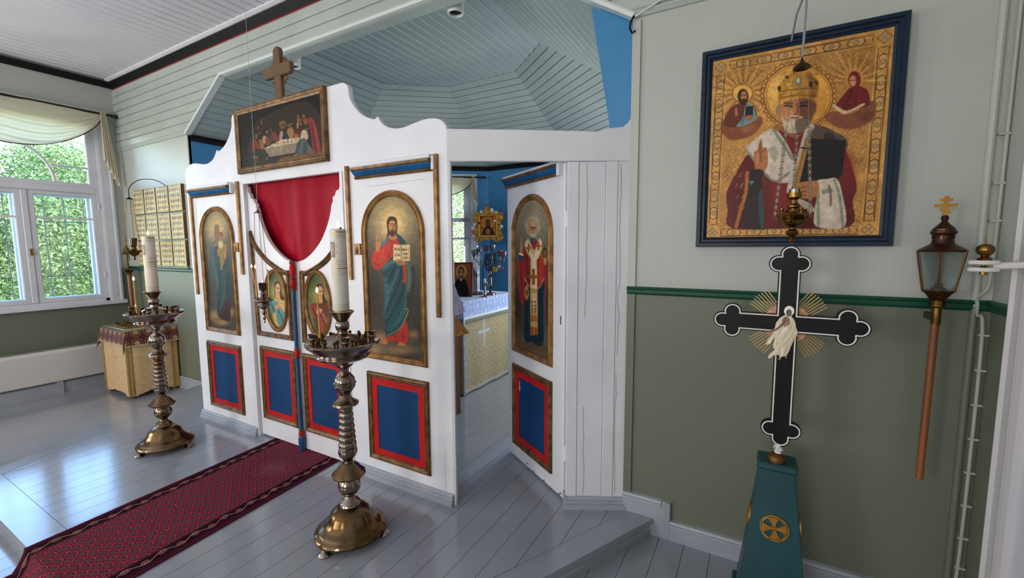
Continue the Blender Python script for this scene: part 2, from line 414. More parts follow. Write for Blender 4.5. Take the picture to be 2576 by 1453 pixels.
# chamfered sides: line through (1.044, D) with direction (0.307, 0.602)
nrm = math.hypot(0.602, 0.307); ca, cb = 0.602 / nrm, -0.307 / nrm; cc = ca * 1.044 + cb * D
def side(off): return (ca, cb, cc - off)
def sideL(off): return (-ca, cb, cc - off + ca * 2 * -XC * 1.0 * 1)  # mirrored about the doors' centre line
def sideL(off):
    # mirror x -> 2*XC - x :  ca*(2XC-x)+cb*y <= cc-off
    return (-ca, cb, cc - off - ca * 2 * XC)
fx = 0.139; fl = 2 * XC - fx
platform = struct('floor', MB().prism([(fl + .07, YF + .06), (fx - .07, YF + .06), (0.95, D - .02), (0.95, 3.75), (-3.74, 3.75), (-3.74, D - .02)], ZL, -0.024), M_seam)
for i in range(45):
    x0 = 0.042 + (i - 34) * 0.1255; x1 = x0 + 0.1255
    base = [(x0 + .0012, YF + .15), (x1 - .0012, YF + .15), (x1 - .0012, 3.7), (x0 + .0012, 3.7)]
    cuts = [YF + .15, 0.85 + 0.9 * ((i * 7) % 5) / 5, 3.7]
    for a, b in zip(cuts[:-1], cuts[1:]):
        p = [(x0 + .0012, a + .001), (x1 - .0012, a + .001), (x1 - .0012, b - .001), (x0 + .0012, b - .001)]
        if a < D:
            p = clip(p, *side(.125)); p = clip(p, *sideL(.125)) if len(p) > 2 else p
        if x0 < -3.79 or x1 > 0.96:
            p = clip(p, 0, 1, D) if len(p) > 2 else p
        if len(p) > 2: plank(platform, p, -0.022, 0.0)
# border boards with rounded nosing, and risers
def edge_board(a, b, ia, ib):
    ob('edge_plank', MB().prism([a, b, ia, ib], -0.03, -0.0003), M_floor, platform)
fx = 0.139; fl = 2 * XC - fx
inx = fx - 0.064; inl = 2 * XC - inx
edge_board((fl, YF), (fx, YF), (inx, YF + .149), (inl, YF + .149))
sx_ = (1.044 - fx) / (D - YF)
edge_board((fx + .002, YF), (1.044, D), (1.044 - .14, D), (inx + .002, YF + .149))
edge_board((2 * XC - 1.044 + .14, D), (2 * XC - 1.044, D), (fl - .002, YF), (inl - .002, YF + .149))
def riser(a, b):
    a, b = Vector((*a, 0)), Vector((*b, 0)); U = (b - a).normalized(); fr = Fr(a, U, (0, 0, 1), (U.y, -U.x, 0)); L_ = (b - a).length
    ob('riser', MB().sweep([(0, ZL), (L_, ZL)], [(0, -.03), (0, -.012), (.03, -.012), (.04, -.018), (.07, -.018), (.07, -.03)], fr, closed=False), M_floor, platform)
riser((fl, YF), (fx, YF)); riser((fx, YF), (1.044, D)); riser((2 * XC - 1.044, D), (fl, YF))

# ---- walls
def poly_wall(name, pts, w0, w1, fr, material): return struct(name, MB().prism(pts, w0, w1, fr), material)
open_l, open_r, zch, zbm = -3.69, 0.865, 2.665, 3.10
chs = 0.61
cl, crr = open_l + (zbm - zch) / chs, open_r - (zbm - zch) / chs
wall_e = poly_wall('wall_east', [(-5.5, -0.16), (open_l, -0.16), (open_l, zch), (cl, zbm), (crr, zbm), (open_r, zch), (open_r, -0.16), (2.45, -0.16), (2.45, 3.8), (-5.5, 3.8)], -0.03, 0, EW, M_wall)
# tongue and groove boards above the moulding
zb0 = 2.69; bh = 0.0865
for r in range(9):
    a, b = zb0 + r * bh, zb0 + (r + 1) * bh - 0.006
    def xl_(z): return open_l + (z - zch) / chs - 0.035 if z < zbm else None
    segs = []
    if b < zbm + 0.02:
        segs = [[(XW, a), (open_l + (a - zch) / chs - .03, a), (open_l + (b - zch) / chs - .03, b), (XW, b)],
                [(open_r - (a - zch) / chs + .03, a), (XR, a), (XR, b), (open_r - (b - zch) / chs + .03, b)]]
    else:
        segs = [[(XW, a), (XR, a), (XR, b), (XW, b)]]
    for p in segs:
        mb = MB(); P2 = p
        P = [EW.p(u, v, 0) for u, v in P2] + [EW.p(u, v, 0.009) for u, v in P2] + [EW.p(u, v + (0.008 if k < 2 else -0.014), 0.016) for k, (u, v) in enumerate(P2)]
        F = [(0, 3, 2, 1)] + [(l * 4 + i, l * 4 + (i + 1) % 4, (l + 1) * 4 + (i + 1) % 4, (l + 1) * 4 + i) for l in (0, 1) for i in range(4)] + [(8, 9, 10, 11)]
        mb.add(P, F); ob('board', mb, M_bead, wall_e)
# trims
t = MB(); t.sweep([(XW, 2.655), (open_l, 2.655)], [(0, 0), (0, .012), (.012, .02), (.022, .014), (.03, .018), (.03, 0)], EW, closed=False)
struct('trim_1', t, M_bead)
t = MB(); t.sweep([(open_r, 2.655), (XR, 2.655)], [(0, 0), (0, .012), (.012, .02), (.022, .014), (.03, .018), (.03, 0)], EW, closed=False)
struct('trim_2', t, M_bead)
t = MB(); t.sweep([(open_l, zch - .01), (cl, zbm), (crr, zbm), (open_r, zch - .01)], [(0, -.035), (0, .02), (.018, .024), (.03, .018), (.034, 0), (.034, -.035)], EW, closed=False)
struct('trim_3', t, mat('pale_trim_paint', 'd3d8d2', 0.4), smooth=False)
t = MB(); t.sweep([(cl + .03, zbm), (crr - .03, zbm)], [(-.014, -.1), (-.014, -.01), (-.008, .006), (0, .015), (0, -.1)], EW, closed=False)
struct('trim_4', t, M_bead)
# corner strip and rail on the right part of the wall
struct('trim_5', MB().box(open_r, open_r + .042, 0.115, 2.64, 0, 0.012, EW), M_wall) 
def rail(name, pts, fr):
    t = MB(); t.sweep(pts, [(0, 0), (0, .012), (.01, .018), (.026, .018), (.032, .024), (.042, .02), (.042, 0)], fr, closed=False); return struct(name, t, M_rail)
rail('trim_6', [(open_r, 1.237), (XR, 1.237)], EW)
rail('trim_7', [(XW, 1.237), (open_l, 1.237)], EW)
rail('trim_8', [(0.225, 1.237), (D, 1.237)], RW)
bprof = [(0, 0), (0, .016), (.075, .016), (.08, .022), (.09, .02), (.1, .026), (.112, .02), (.115, 0)]
t = MB(); t.sweep([(open_r, 0.0), (1.075, 0.0)], bprof, EW, closed=False)
t.box(1.0, 1.118, -0.1, -0.0002, 0, .0157, EW)
for a_, b_, w_ in ((0, .041, .0162), (.041, .046, .0222), (.046, .056, .0202), (.056, .066, .0262), (.066, .07, .02)): t.box(1.055 + a_, 1.055 + b_, 0.0, 0.113, 0, w_, EW)
t.sweep([(1.119, -0.1), (XR, -0.1)], bprof, EW, closed=False)
struct('baseboard_east', t, M_base)
t = MB(); t.sweep([(XW, -0.1), (open_l, -0.1)], [(0, 0), (0, .014), (.11, .014), (.125, .022), (.14, .01), (.14, 0)], EW, closed=False)
struct('baseboard_east', t, M_base)
t = MB(); t.sweep([(0.225, -0.1), (D, -0.1)], bprof, RW, closed=False); struct('baseboard_right', t, M_base)
t = MB(); t.sweep([(-6.5, -0.1), (D, -0.1)], [(0, 0), (0, .13), (.10, .13), (.12, .12), (.13, .10), (.13, 0)], LW, closed=False); struct('baseboard_left', t, M_base)

# left wall with its window opening
wy0, wy1, wz0, wz1 = -1.16, 0.235, 0.875, 2.97
wl_ = MB()
for a, b, c, d in ((-6.6, D + .2, -.16, wz0), (-6.6, D + .2, wz1, 3.8), (-6.6, wy0, wz0, wz1), (wy1, D + .2, wz0, wz1)):
    wl_.box(a, b, c, d, -0.22, 0, LW)
wall_l = struct('wall_left', wl_, M_wall)
struct('wall_right', MB().box(-6.6, D + .2, -.16, 3.8, -0.2, 0, RW), M_wall)
struct('wall_back', MB().box(-5.6, 2.5, -6.75, -6.55, -.16, 3.8), M_wall)

# ---- nave ceiling boards and cornice
ceil = struct('ceiling', MB().box(-5.6, 2.5, -6.75, D + .3, ZC + .02, ZC + .1), M_seam)
cb_ = 0.107
me_c = None
for i in range(80):
    x0 = XW + i * cb_
    if x0 > XR: break
    if me_c is None:
        mb = MB(); P = [(0.003, 0.02), (0.003, 0.008), (0.014, 0.0), (cb_ - .012, 0.0), (cb_ - .003, 0.007), (cb_ - .003, 0.02)]
        mb.add([(a, -6.5, ZC + h) for a, h in P] + [(a, D - .02, ZC + h) for a, h in P], [(0, 1, 7, 6), (1, 2, 8, 7), (2, 3, 9, 8), (3, 4, 10, 9), (4, 5, 11, 10), (5, 0, 6, 11), (0, 5, 4, 3, 2, 1), (6, 7, 8, 9, 10, 11)])
        me_c = mesh_of('board', mb); me_c.materials.append(M_ceil)
    o = bpy.data.objects.new('board', me_c); COL.objects.link(o); o.parent = ceil; o.matrix_parent_inverse = Matrix.Translation(root_loc(ceil)).inverted(); o.location = (x0, 0, 0)
cprof = [(0, 0), (0, .016), (.012, .022), (.03, .03), (.05, .045), (.062, .052), (.064, 0)]
def cornice(name, pts, fr, red=True):
    t = MB(); t.sweep(pts, cprof, fr, closed=False); o = struct(name, t, M_black)
    if not red: return o
    t = MB(); t.sweep([(a, b - .009) for a, b in pts], [(0, 0), (0, .014), (.009, .014), (.009, 0)], fr, closed=False); ob('red_line', t, M_red_line, o); return o
cornice('trim_9', [(XW, 3.385), (XR, 3.385)], EW)
cornice('trim_10', [(-6.5, 3.385), (D, 3.385)], LW, False)
cornice('trim_11', [(-6.5, 3.385), (D, 3.385)], RW)
t = MB().sweep([(XW + .05, D - .055), (XR, D - .055)], [(0, ZC - .022), (0, ZC), (-.035, ZC), (-.035, ZC - .012), (-.012, ZC - .022)], W0, closed=False)
struct('trim_12', t, M_ceil)

# ---- apse (sanctuary): blue walls, boarded vault
YB = D + 0.16
Wp = [(-3.69, D + .03), (-3.69, 2.45), (-2.05, 3.63), (-0.74, 3.63), (0.90, 2.45), (0.90, D + .03)]
Ap = [(-2.46, D + .03), (-2.46, 2.0), (-1.87, 2.47), (-0.95, 2.47), (-0.42, 2.0), (-0.42, D + .03)]
ZF, ZW = 3.415, 2.665
names = ['wall_apse_left', 'wall_apse_back_left', 'wall_apse_back', 'wall_apse_back_right', 'wall_apse_right']
AW = []
for k in range(5):
    a, b = Vector((*Wp[k], 0)), Vector((*Wp[k + 1], 0)); U = (b - a).normalized(); L_ = (b - a).length
    fr = Fr(a, U, (0, 0, 1), (U.y, -U.x, 0)); AW.append((fr, L_))
    mb = MB()
    if k == 1:   # window opening near the far corner
        s0, s1, z0, z1 = L_ - 1.15, L_ - 0.27, 0.75, 2.45
        for q in ((-.02, s0, -.1, 3.8), (s1, L_ + .02, -.1, 3.8), (s0, s1, -.1, z0), (s0, s1, z1, 3.8)): mb.box(*q, -.12, 0, fr)
    else: mb.box(-.02, L_ + .02, -.1, 3.8, -.12, 0, fr)
    w = struct(names[k], mb, M_blue)
    t = MB().sweep([(0, 2.60), (L_, 2.60)], [(0, 0), (0, .016), (.03, .03), (.055, .05), (.062, 0)], fr, closed=False)
    struct('trim_%d' % (13 + k), t, M_black)
    t = MB().sweep([(0, 0.0), (L_, 0.0)], [(0, 0), (0, .02), (.09, .02), (.11, .01), (.11, 0)], fr, closed=False)
    struct('baseboard_' + names[k][5:], t, M_base)
ceil_a = struct('ceiling', MB().box(-4.2, 1.6, D + .17, 4.2, ZF + .25, ZF + .3), M_seam)
def facet(quad, n, flip=False):
    """boards laid parallel to the quad's first edge; quad = a0,a1,b1,b0 (3-D)"""
    a0, a1, b1, b0 = [Vector(q) for q in quad]; nn = (a1 - a0).cross(b0 - a0).normalized()
    if nn.z < 0: nn = -nn
    for i in range(n):
        t0, t1 = i / n, (i + 1) / n; g = 0.0022 / max(.01, (b0 - a0).length); e = 0.007 / max(.01, (b0 - a0).length)
        def row(t, h): return (a0.lerp(b0, t) + nn * h, a1.lerp(b1, t) + nn * h)
        R = [row(t0 + g, .02), row(t0 + g, .006), row(t0 + e, 0), row(t1 - g * 1.2, 0), row(t1 - g, .006), row(t1 - g, .02)]
        mb = MB(); mb.add([r[0] for r in R] + [r[1] for r in R], [(0, 1, 7, 6), (1, 2, 8, 7), (2, 3, 9, 8), (3, 4, 10, 9), (4, 5, 11, 10), (5, 0, 6, 11), (0, 5, 4, 3, 2, 1), (6, 7, 8, 9, 10, 11)])
        ob('board', mb, M_apsec, ceil_a)
def Z3(p, z): return (p[0], p[1], z)
facet([Z3(Wp[0], ZW), Z3(Wp[1], ZW), Z3(Ap[1], ZF), Z3(Ap[0], ZF)], 16)
facet([Z3(Wp[1], ZW), Z3(Wp[2], ZW), Z3(Ap[2], ZF), Z3(Ap[1], ZF)], 17)
facet([Z3(Wp[2], ZW), Z3(Wp[3], ZW), Z3(Ap[3], ZF), Z3(Ap[2], ZF)], 17)
facet([Z3(Wp[3], ZW), Z3(Wp[4], ZW), Z3(Ap[4], ZF), Z3(Ap[3], ZF)], 17)
facet([Z3(Wp[4], ZW), Z3(Wp[5], ZW), Z3(Ap[5], ZF), Z3(Ap[4], ZF)], 17)
# flat middle of the vault: boards running into the apse, clipped to its polygon
nb = 21; x0f, x1f = -2.46, -0.42
for i in range(nb):
    a, b = x0f + (x1f - x0f) * i / nb + .002, x0f + (x1f - x0f) * (i + 1) / nb - .002
    p = [(a, D + .03), (b, D + .03), (b, 2.47), (a, 2.47)]
    e = (-(Ap[2][1] - Ap[1][1]), Ap[2][0] - Ap[1][0]); p = clip(p, e[0], e[1], e[0] * Ap[1][0] + e[1] * Ap[1][1])
    e = (-(Ap[4][1] - Ap[3][1]), Ap[4][0] - Ap[3][0]); p = clip(p, e[0], e[1], e[0] * Ap[3][0] + e[1] * Ap[3][1])
    mb = MB(); n = len(p); c = np.mean([q[0] for q in p])
    mb.add([(x, y, ZF + .02) for x, y in p] + [(x, y, ZF + .007) for x, y in p] + [(x + (.009 if x < c else -.006), y, ZF) for x, y in p],
           [tuple(range(n))] + [(l * n + q, l * n + (q + 1) % n, (l + 1) * n + (q + 1) % n, (l + 1) * n + q) for l in (0, 1) for q in range(n)] + [tuple(range(2 * n, 3 * n))[::-1]])
    ob('board', mb, M_apsec, ceil_a)
# blue filler board beside the right jamb
p = [(0.60, 2.795), (0.862, 2.655), (0.862, 0.0), (1.0 - 0.02, 0.0), (0.87 - .1, 1.95), (0.737, 2.135)]
struct('wall_jamb', MB().prism([(0.62, 2.80), (0.737, 2.135), (0.80, 1.78), (0.862, 1.78), (0.862, 2.67)], -0.09, -0.05, EW), M_blue)

# roof over everything so that the sun stays outside
struct('roof', MB().box(-6.1, 3.2, -7.4, 4.6, 3.78, 3.9), mat('roof_metal', '55585c', 0.6))

# ---- window in the left wall
def window_left():
    w = thing('window_1', None, None, (XW, (wy0 + wy1) / 2, wz0), kind='structure')
    ym = (wy0 + wy1) / 2 + .085 - .005
    yc = -0.385
    cp = [(0, 0), (0, .02), (.02, .026), (.09, .026), (.105, .034), (.125, .03), (.125, 0)]
    t = MB().sweep([(wy0, wz0), (wy0, wz1), (wy1, wz1), (wy1, wz0)], cp, LW, closed=False); ob('casing', t, M_lwhite, w)
    ob('sill', MB().box(wy0 - .15, wy1 + .15, wz0 - .045, wz0 + .0, -.12, .06, LW), M_lwhite, w, bevel=.006)
    # box frame lining, transom, mullion
    t = MB(); t.box(wy1 - .035, wy1, wz0, wz1, -.2, .0, LW); t.box(wy0, wy0 + .035, wz0, wz1, -.2, .0, LW); t.box(wy0, wy1, wz1 - .035, wz1, -.2, 0, LW); t.box(wy0, wy1, wz0, wz0 + .03, -.2, 0, LW)
    ob('frame', t, M_lwhite, w)
    ob('transom', MB().box(wy0 + .03, wy1 - .03, 2.13, 2.2, -.1, .004, LW), M_lwhite, w, bevel=.008)
    ob('mullion', MB().box(yc - .028, yc + .028, wz0 + .03, 2.13, -.1, -.004, LW), M_lwhite, w, bevel=.008)
    yb = 2 * yc - (wy1 - .035)
    gl = glass('window_glass', (0.97, 0.99, 0.98), 0.05)
    for s, (a, b) in enumerate(((yc + .03, wy1 - .037), (wy0 + .037, yc - .03))):
        z0, z1 = wz0 + .032, 2.128
        t = MB().sweep([(a, z0), (b, z0), (b, z1), (a, z1)], [(0, -.05), (0, -.012), (.038, -.012), (.046, -.026), (.046, -.05)], LW); sash = ob('sash', t, M_lwhite, w)
        ob('glazing_bar', MB().box(a + .04, b - .04, 1.828, 1.848, -.046, -.016, LW), M_lwhite, sash)
        ob('pane', MB().box(a + .04, b - .04, z0 + .04, 1.83, -.038, -.034, LW), gl, sash)
        ob('pane', MB().box(a + .04, b - .04, 1.846, z1 - .04, -.038, -.034, LW), gl, sash)
        t = MB().sweep([(a, z0), (b, z0), (b, z1), (a, z1)], [(0, -.19), (0, -.15), (.045, -.15), (.045, -.19)], LW); ob('outer_sash', t, mat('outer_sash_paint', 'cfdbe6', 0.45), w)
        for q in (0.3, 0.6, 0.9):
            yy = a + (b - a) * (q - .02); ob('iron_bar', MB().tube([LW.p(yy, z0, -.21), LW.p(yy, z1, -.21)], .005, 6), mat('grille_iron', '5a6068', 0.5, 0.3), w)
        for zz in (1.18, 1.80): ob('iron_bar', MB().box(a, b, zz, zz + .008, -.215, -.205, LW), MATS['grille_iron'], w)
    # upper light with its round glazing bar
    a, b = wy0 + .037, wy1 - .037; z0, z1 = 2.2, wz1 - .037
    t = MB().sweep([(a, z0), (b, z0), (b, z1), (a, z1)], [(0, -.05), (0, -.012), (.036, -.012), (.044, -.026), (.044, -.05)], LW); up_ = ob('upper_sash', t, M_lwhite, w)
    cyy = yc - .07; pts = [(cyy + .33 * math.cos(q), 2.21 + .42 * math.sin(q)) for q in [math.pi * i / 24 for i in range(25)]]
    t = MB().sweep(pts, [(-.011, -.05), (-.011, -.02), (.011, -.02), (.011, -.05)], LW, closed=False); ob('round_glazing_bar', t, M_lwhite, up_)
    ob('glazing_bar', MB().box(-.15, b, 2.41, 2.43, -.05, -.02, LW), M_lwhite, up_); ob('glazing_bar', MB().box(a, 2 * cyy + .15, 2.41, 2.43, -.05, -.02, LW), M_lwhite, up_)
    ob('pane', MB().box(a + .03, b - .03, z0 + .03, z1 - .03, -.038, -.034, LW), gl, up_)
    h = MB(); h.box(yc + .0, yc + .02, 1.42, 1.50, -.004, .006, LW); h.tube([LW.p(yc + .01, 1.47, .004), LW.p(yc + .01, 1.46, .03), LW.p(yc + .03, 1.44, .045)], .006, 8); ob('latch', h, mat('aged_brass', '9a7b45', 0.3, 1.0, col2='6f5530', scale=30), w, smooth=True)
    hg = MB()
    for zz in (1.15, 1.95): hg.lathe([(0, 0), (.007, 0), (.007, .07), (0, .07)], 8, LW.p(wy1 - .02, zz, .004))
    ob('hinge', hg, M_lwhite, w, smooth=True)
    return w
window_left()
# casings added around the area lamps behind the viewpoint; the walls there are solid
def lamp_casing(n, fr, u, v0, w_, h_):
    w = thing('window_%d' % n, None, None, fr.p(u, v0, 0), kind='structure')
    t = MB().sweep([(u - w_ / 2, v0), (u + w_ / 2, v0), (u + w_ / 2, v0 + h_), (u - w_ / 2, v0 + h_)], [(0, 0), (0, .03), (-.1, .03), (-.1, 0)], fr); ob('casing', t, M_lwhite, w)
lamp_casing(2, LW, -3.3, 0.9, 1.35, 1.95)
BW = Fr((0, -6.55, 0), (1, 0, 0), (0, 0, 1), (0, 1, 0))
lamp_casing(3, BW, -3.2, 0.9, 1.55, 2.05); lamp_casing(4, BW, 0.3, 0.9, 1.55, 2.05)
# window of the apse
fr, L_ = AW[1]
w = thing('window_5', None, None, fr.p(L_ - .7, .75, 0), kind='structure')
s0, s1, z0, z1 = L_ - 1.15, L_ - 0.27, 0.75, 2.45
t = MB().sweep([(s0, z0), (s1, z0), (s1, z1), (s0, z1)], [(0, -.08), (0, .02), (-.1, .025), (-.1, 0), (0, 0)], fr); ob('casing', t, M_lwhite, w)
t = MB()
for a, b, c, d in ((s0, s0 + .06, z0, z1), (s1 - .1, s1, z0, z1), ((s0 + s1) / 2 - .04, (s0 + s1) / 2 + .04, z0, z1), (s0, s1, z0, z0 + .06), (s0, s1, z1 - .06, z1), (s0, s1, 1.86, 1.92), (s0, s1, 1.60, 1.63), (s0, s1, 1.2, 1.23)): t.box(a, b, c, d, -.06, -.02, fr)
ob('sash', t, M_lwhite, w)
ob('pane', MB().box(s0, s1, z0, z1, -.045, -.04, fr), glass('window_glass'), w)
# door casing on the right wall
d = thing('door_1', None, None, (XR, -0.3, ZL), kind='structure')
t = MB().sweep([(-1.1, ZL), (-1.1, 2.2), (0.10, 2.2), (0.10, ZL)], [(0, 0), (0, .03), (.02, .036), (.03, .03), (.045, .034), (.06, .03), (.1, .03), (.11, .04), (.125, .036), (.125, 0)], RW, closed=False)
ob('casing', t, mat('door_casing_paint', 'c4bfc0', 0.4), d)
ob('door_leaf', MB().box(-1.1, .1, ZL, 2.2, 0, .012, RW), M_lwhite, d)
# ------------------------------------------------------------------ iconostasis
M_gilt = mat('worn_gilt_wood', '856239', 0.36, 0.35, spec=.3, col2='553d24', scale=22, bump=0.15, bscale=60)
M_gilt2 = mat('brown_gilt_wood', 'a67a43', 0.36, 0.35, spec=.3, col2='74522c', scale=18, bump=0.1, bscale=60)
M_redp = mat('red_panel_paint', 'bf1a1a', 0.5, spec=.2, col2='a81618', scale=6, bump=0.1, bscale=50)
M_bluep = mat('blue_panel_paint', '0c3d6c', 0.5, spec=.2, col2='0a3660', scale=5, bump=0.1, bscale=50)
M_blue2 = mat('blue_cove_paint', '1a6298', 0.5, spec=.2, col2='145284', scale=9, bump=0.1)
M_paint = vmat('oil_painting', 0.5, spec=0.2, bump=0.06, bscale=160)
M_redsatin = mat('red_satin', 'a30b26', 0.5, col2='970820', scale=4, spec=.08, bump=0.03, bscale=300)

FPROF = [(0, -.004), (0, .010), (.006, .019), (.012, .021), (.018, .015), (.022, .013), (.027, .017), (.033, .013), (.037, .006), (.037, -.004)]

def chip(x, y, k): return fbm(x * k, y * k)

def christ(X, Y):
    p = Paint(X, Y, '6b6557')
    p.glow('a39a80', 270, 250, 330, 420); p.glow('e3c98f', 278, 310, 215, 260, 0.95); p.glow('f0dca8', 278, 330, 110, 130, .7)
    p.glow('2e2823', 90, 850, 260, 420, .75); p.glow('2b2621', 500, 900, 210, 480, .75); p.glow('39322c', 300, 1050, 330, 300, .5); p.glow('332c28', 380, 1330, 300, 120, .7)
    for a in ((180, 1180, 120, 90), (330, 1270, 190, 60), (440, 1150, 70, 60), (140, 1270, 90, 60)): p.glow('b08f68', *a, .8)
    # tunic, mantle
    p.poly('c2452f', [(240, 425), (310, 420), (335, 470), (330, 590), (290, 600), (200, 645), (165, 658), (135, 645), (118, 600), (128, 525), (160, 510), (200, 465)])
    p.line('8e2c22', [(150, 640), (190, 600), (205, 530)], 10, 10, .7); p.line('dd6b4a', [(215, 470), (205, 540), (180, 600)], 14, 14, .6); p.line('8e2c22', [(270, 440), (262, 520), (235, 580)], 10, 10, .6)
    p.line('9b2f25', [(128, 600), (160, 620), (190, 655)], 8, 8, .7)
    p.poly('2a5560', [(205, 640), (285, 552), (300, 600), (360, 622), (362, 755), (392, 760), (392, 1000), (350, 1080), (290, 1150), (228, 1165), (216, 1000), (220, 900), (213, 720), (190, 680)])
    for a, w, c, o in (([(210, 650), (270, 600), (330, 620)], 26, '4d8a98', .8), ([(230, 740), (235, 900), (225, 1000)], 34, '3f7c8c', .8), ([(350, 640), (325, 760), (260, 900), (225, 1000)], 16, '15343c', .8),
                       ([(365, 760), (345, 850), (290, 960), (225, 1060)], 14, '18383f', .8), ([(385, 770), (372, 900), (320, 1030), (235, 1110)], 12, '3f7a86', .7), ([(385, 900), (350, 1020), (260, 1120)], 12, '4a8590', .6),
                       ([(300, 620), (270, 700), (235, 760)], 14, '16333b', .8), ([(320, 650), (300, 720), (250, 830)], 12, '5596a2', .6), ([(205, 690), (260, 660), (340, 640)], 10, '1b3a40', .7)):
        p.line(c, a, w, w * .8, o)
    p.poly('c8452f', [(358, 610), (384, 600), (380, 740), (360, 756)]); p.line('8e2c22', [(372, 620), (366, 740)], 6, 5, .7)
    p.poly('4d6a68', [(384, 592), (418, 605), (442, 660), (440, 740), (425, 850), (395, 825), (380, 750)]); p.line('222a28', [(432, 640), (436, 740), (420, 850)], 22, 14, .8); p.line('9a8a52', [(392, 610), (400, 720), (392, 820)], 6, 4, .8)
    p.poly('3a3a30', [(392, 830), (428, 850), (424, 950), (405, 1040), (388, 1060), (385, 950)], 10); p.line('a48c54', [(372, 955), (395, 965), (378, 1020), (330, 1105), (240, 1158)], 10, 4, .85)
    p.poly('31606a', [(308, 392), (350, 412), (382, 465), (335, 470)]); p.poly('588e98', [(182, 475), (240, 412), (248, 430), (200, 478)])
    p.poly('bd3a2c', [(230, 1168), (290, 1152), (350, 1090), (384, 1050), (392, 1200), (330, 1206), (232, 1190)]); p.line('7e2220', [(300, 1160), (296, 1200)], 10, 8, .8); p.line('7e2220', [(355, 1110), (360, 1200)], 10, 8, .7)
    p.ell('b98358', 214, 1206, 24, 28, 6); p.ell('b98358', 346, 1226, 30, 18, 6, ang=.3); p.line('6b3f28', [(195, 1226), (230, 1228)], 6, 4); p.line('6b3f28', [(330, 1240), (368, 1244)], 6, 4)
    # hands, book
    p.poly('c4936a', [(148, 500), (150, 440), (156, 400), (166, 404), (172, 430), (186, 455), (184, 480), (172, 515), (155, 520)]); p.line('8a5a3e', [(168, 410), (168, 460)], 4, 3)
    p.poly('e2d3ab', [(284, 466), (340, 470), (344, 596), (282, 590)], 3, False); p.poly('d9c99f', [(345, 470), (408, 468), (408, 592), (345, 596)], 3, False); p.line('8d7a55', [(342, 470), (344, 595)], 4, 3); p.line('6d5232', [(280, 593), (345, 599), (410, 595)], 4, 2, smooth=False)
    write(p, 'Minä', 292, 492, 44, 20, '5a4a38'); write(p, 'olen', 292, 534, 44, 22, '5a4a38'); write(p, 'maail', 350, 494, 52, 18, '5a4a38'); write(p, 'man', 360, 526, 40, 18, '5a4a38'); write(p, 'valo', 356, 556, 44, 22, '5a4a38')
    p.poly('c4936a', [(296, 592), (325, 578), (366, 596), (364, 622), (325, 618)]); p.line('7d5138', [(302, 596), (340, 600)], 3, 2); p.line('7d5138', [(310, 606), (345, 610)], 3, 2)
    # head
    p.poly('4a3222', [(232, 300), (250, 262), (275, 256), (302, 268), (314, 310), (310, 370), (316, 410), (296, 400), (256, 396), (232, 420), (240, 370)])
    p.poly('b98b62', [(256, 380), (298, 380), (304, 424), (285, 432), (258, 428)]); p.ell('cda075', 275, 332, 29, 50); p.glow('8d6242', 298, 345, 30, 60, .6)
    p.ell('5d3c26', 276, 384, 21, 22, 6); p.line('5d3c26', [(262, 362), (276, 356), (292, 362)], 6, 3); p.line('8e4f3c', [(268, 370), (284, 370)], 4, 2)
    for x in (263, 289): p.line('2c1c14', [(x - 5, 323), (x + 5, 323)], 6, 4); p.line('4a3020', [(x - 10, 311), (x + 10, 310)], 4, 3)
    p.line('96683f', [(278, 318), (281, 346), (272, 349)], 4, 3); p.line('4a3222', [(276, 262), (275, 285)], 5, 4)
    p.grain(.05, .22); p.grain(.3, .14); return p

GLY = {'M': [[(0, 1), (.1, 0), (.5, .7), (.9, 0), (1, 1)]], 'i': [[(.5, .4), (.5, 1)], [(.5, .1), (.5, .15)]], 'n': [[(.1, 1), (.1, .4)], [(.1, .55), (.5, .38), (.9, .55), (.9, 1)]],
       'ä': [[(.85, .45), (.4, .4), (.15, .7), (.4, 1), (.85, .85)], [(.85, .4), (.9, 1)], [(.3, .1), (.3, .15)], [(.7, .1), (.7, .15)]], 'a': [[(.85, .45), (.4, .4), (.15, .7), (.4, 1), (.85, .85)], [(.85, .4), (.9, 1)]],
       'o': [[(.5, .4), (.15, .7), (.5, 1), (.85, .7), (.5, .4)]], 'l': [[(.5, 0), (.5, 1)]], 'e': [[(.15, .7), (.85, .7), (.5, .4), (.15, .7), (.5, 1), (.85, .92)]],
       'm': [[(.05, 1), (.05, .4)], [(.05, .55), (.3, .4), (.5, .55), (.5, 1)], [(.5, .55), (.75, .4), (.95, .55), (.95, 1)]], 'v': [[(.1, .4), (.5, 1), (.9, .4)]]}
def write(p, s_, x, y, w, h, col):
    cw = w / len(s_)
    for i, ch in enumerate(s_):
        for st in GLY[ch]: p.line(col, [(x + (i + .1 + a * .8) * cw, y + b * h) for a, b in st], 3.4, 2.2, smooth=False)

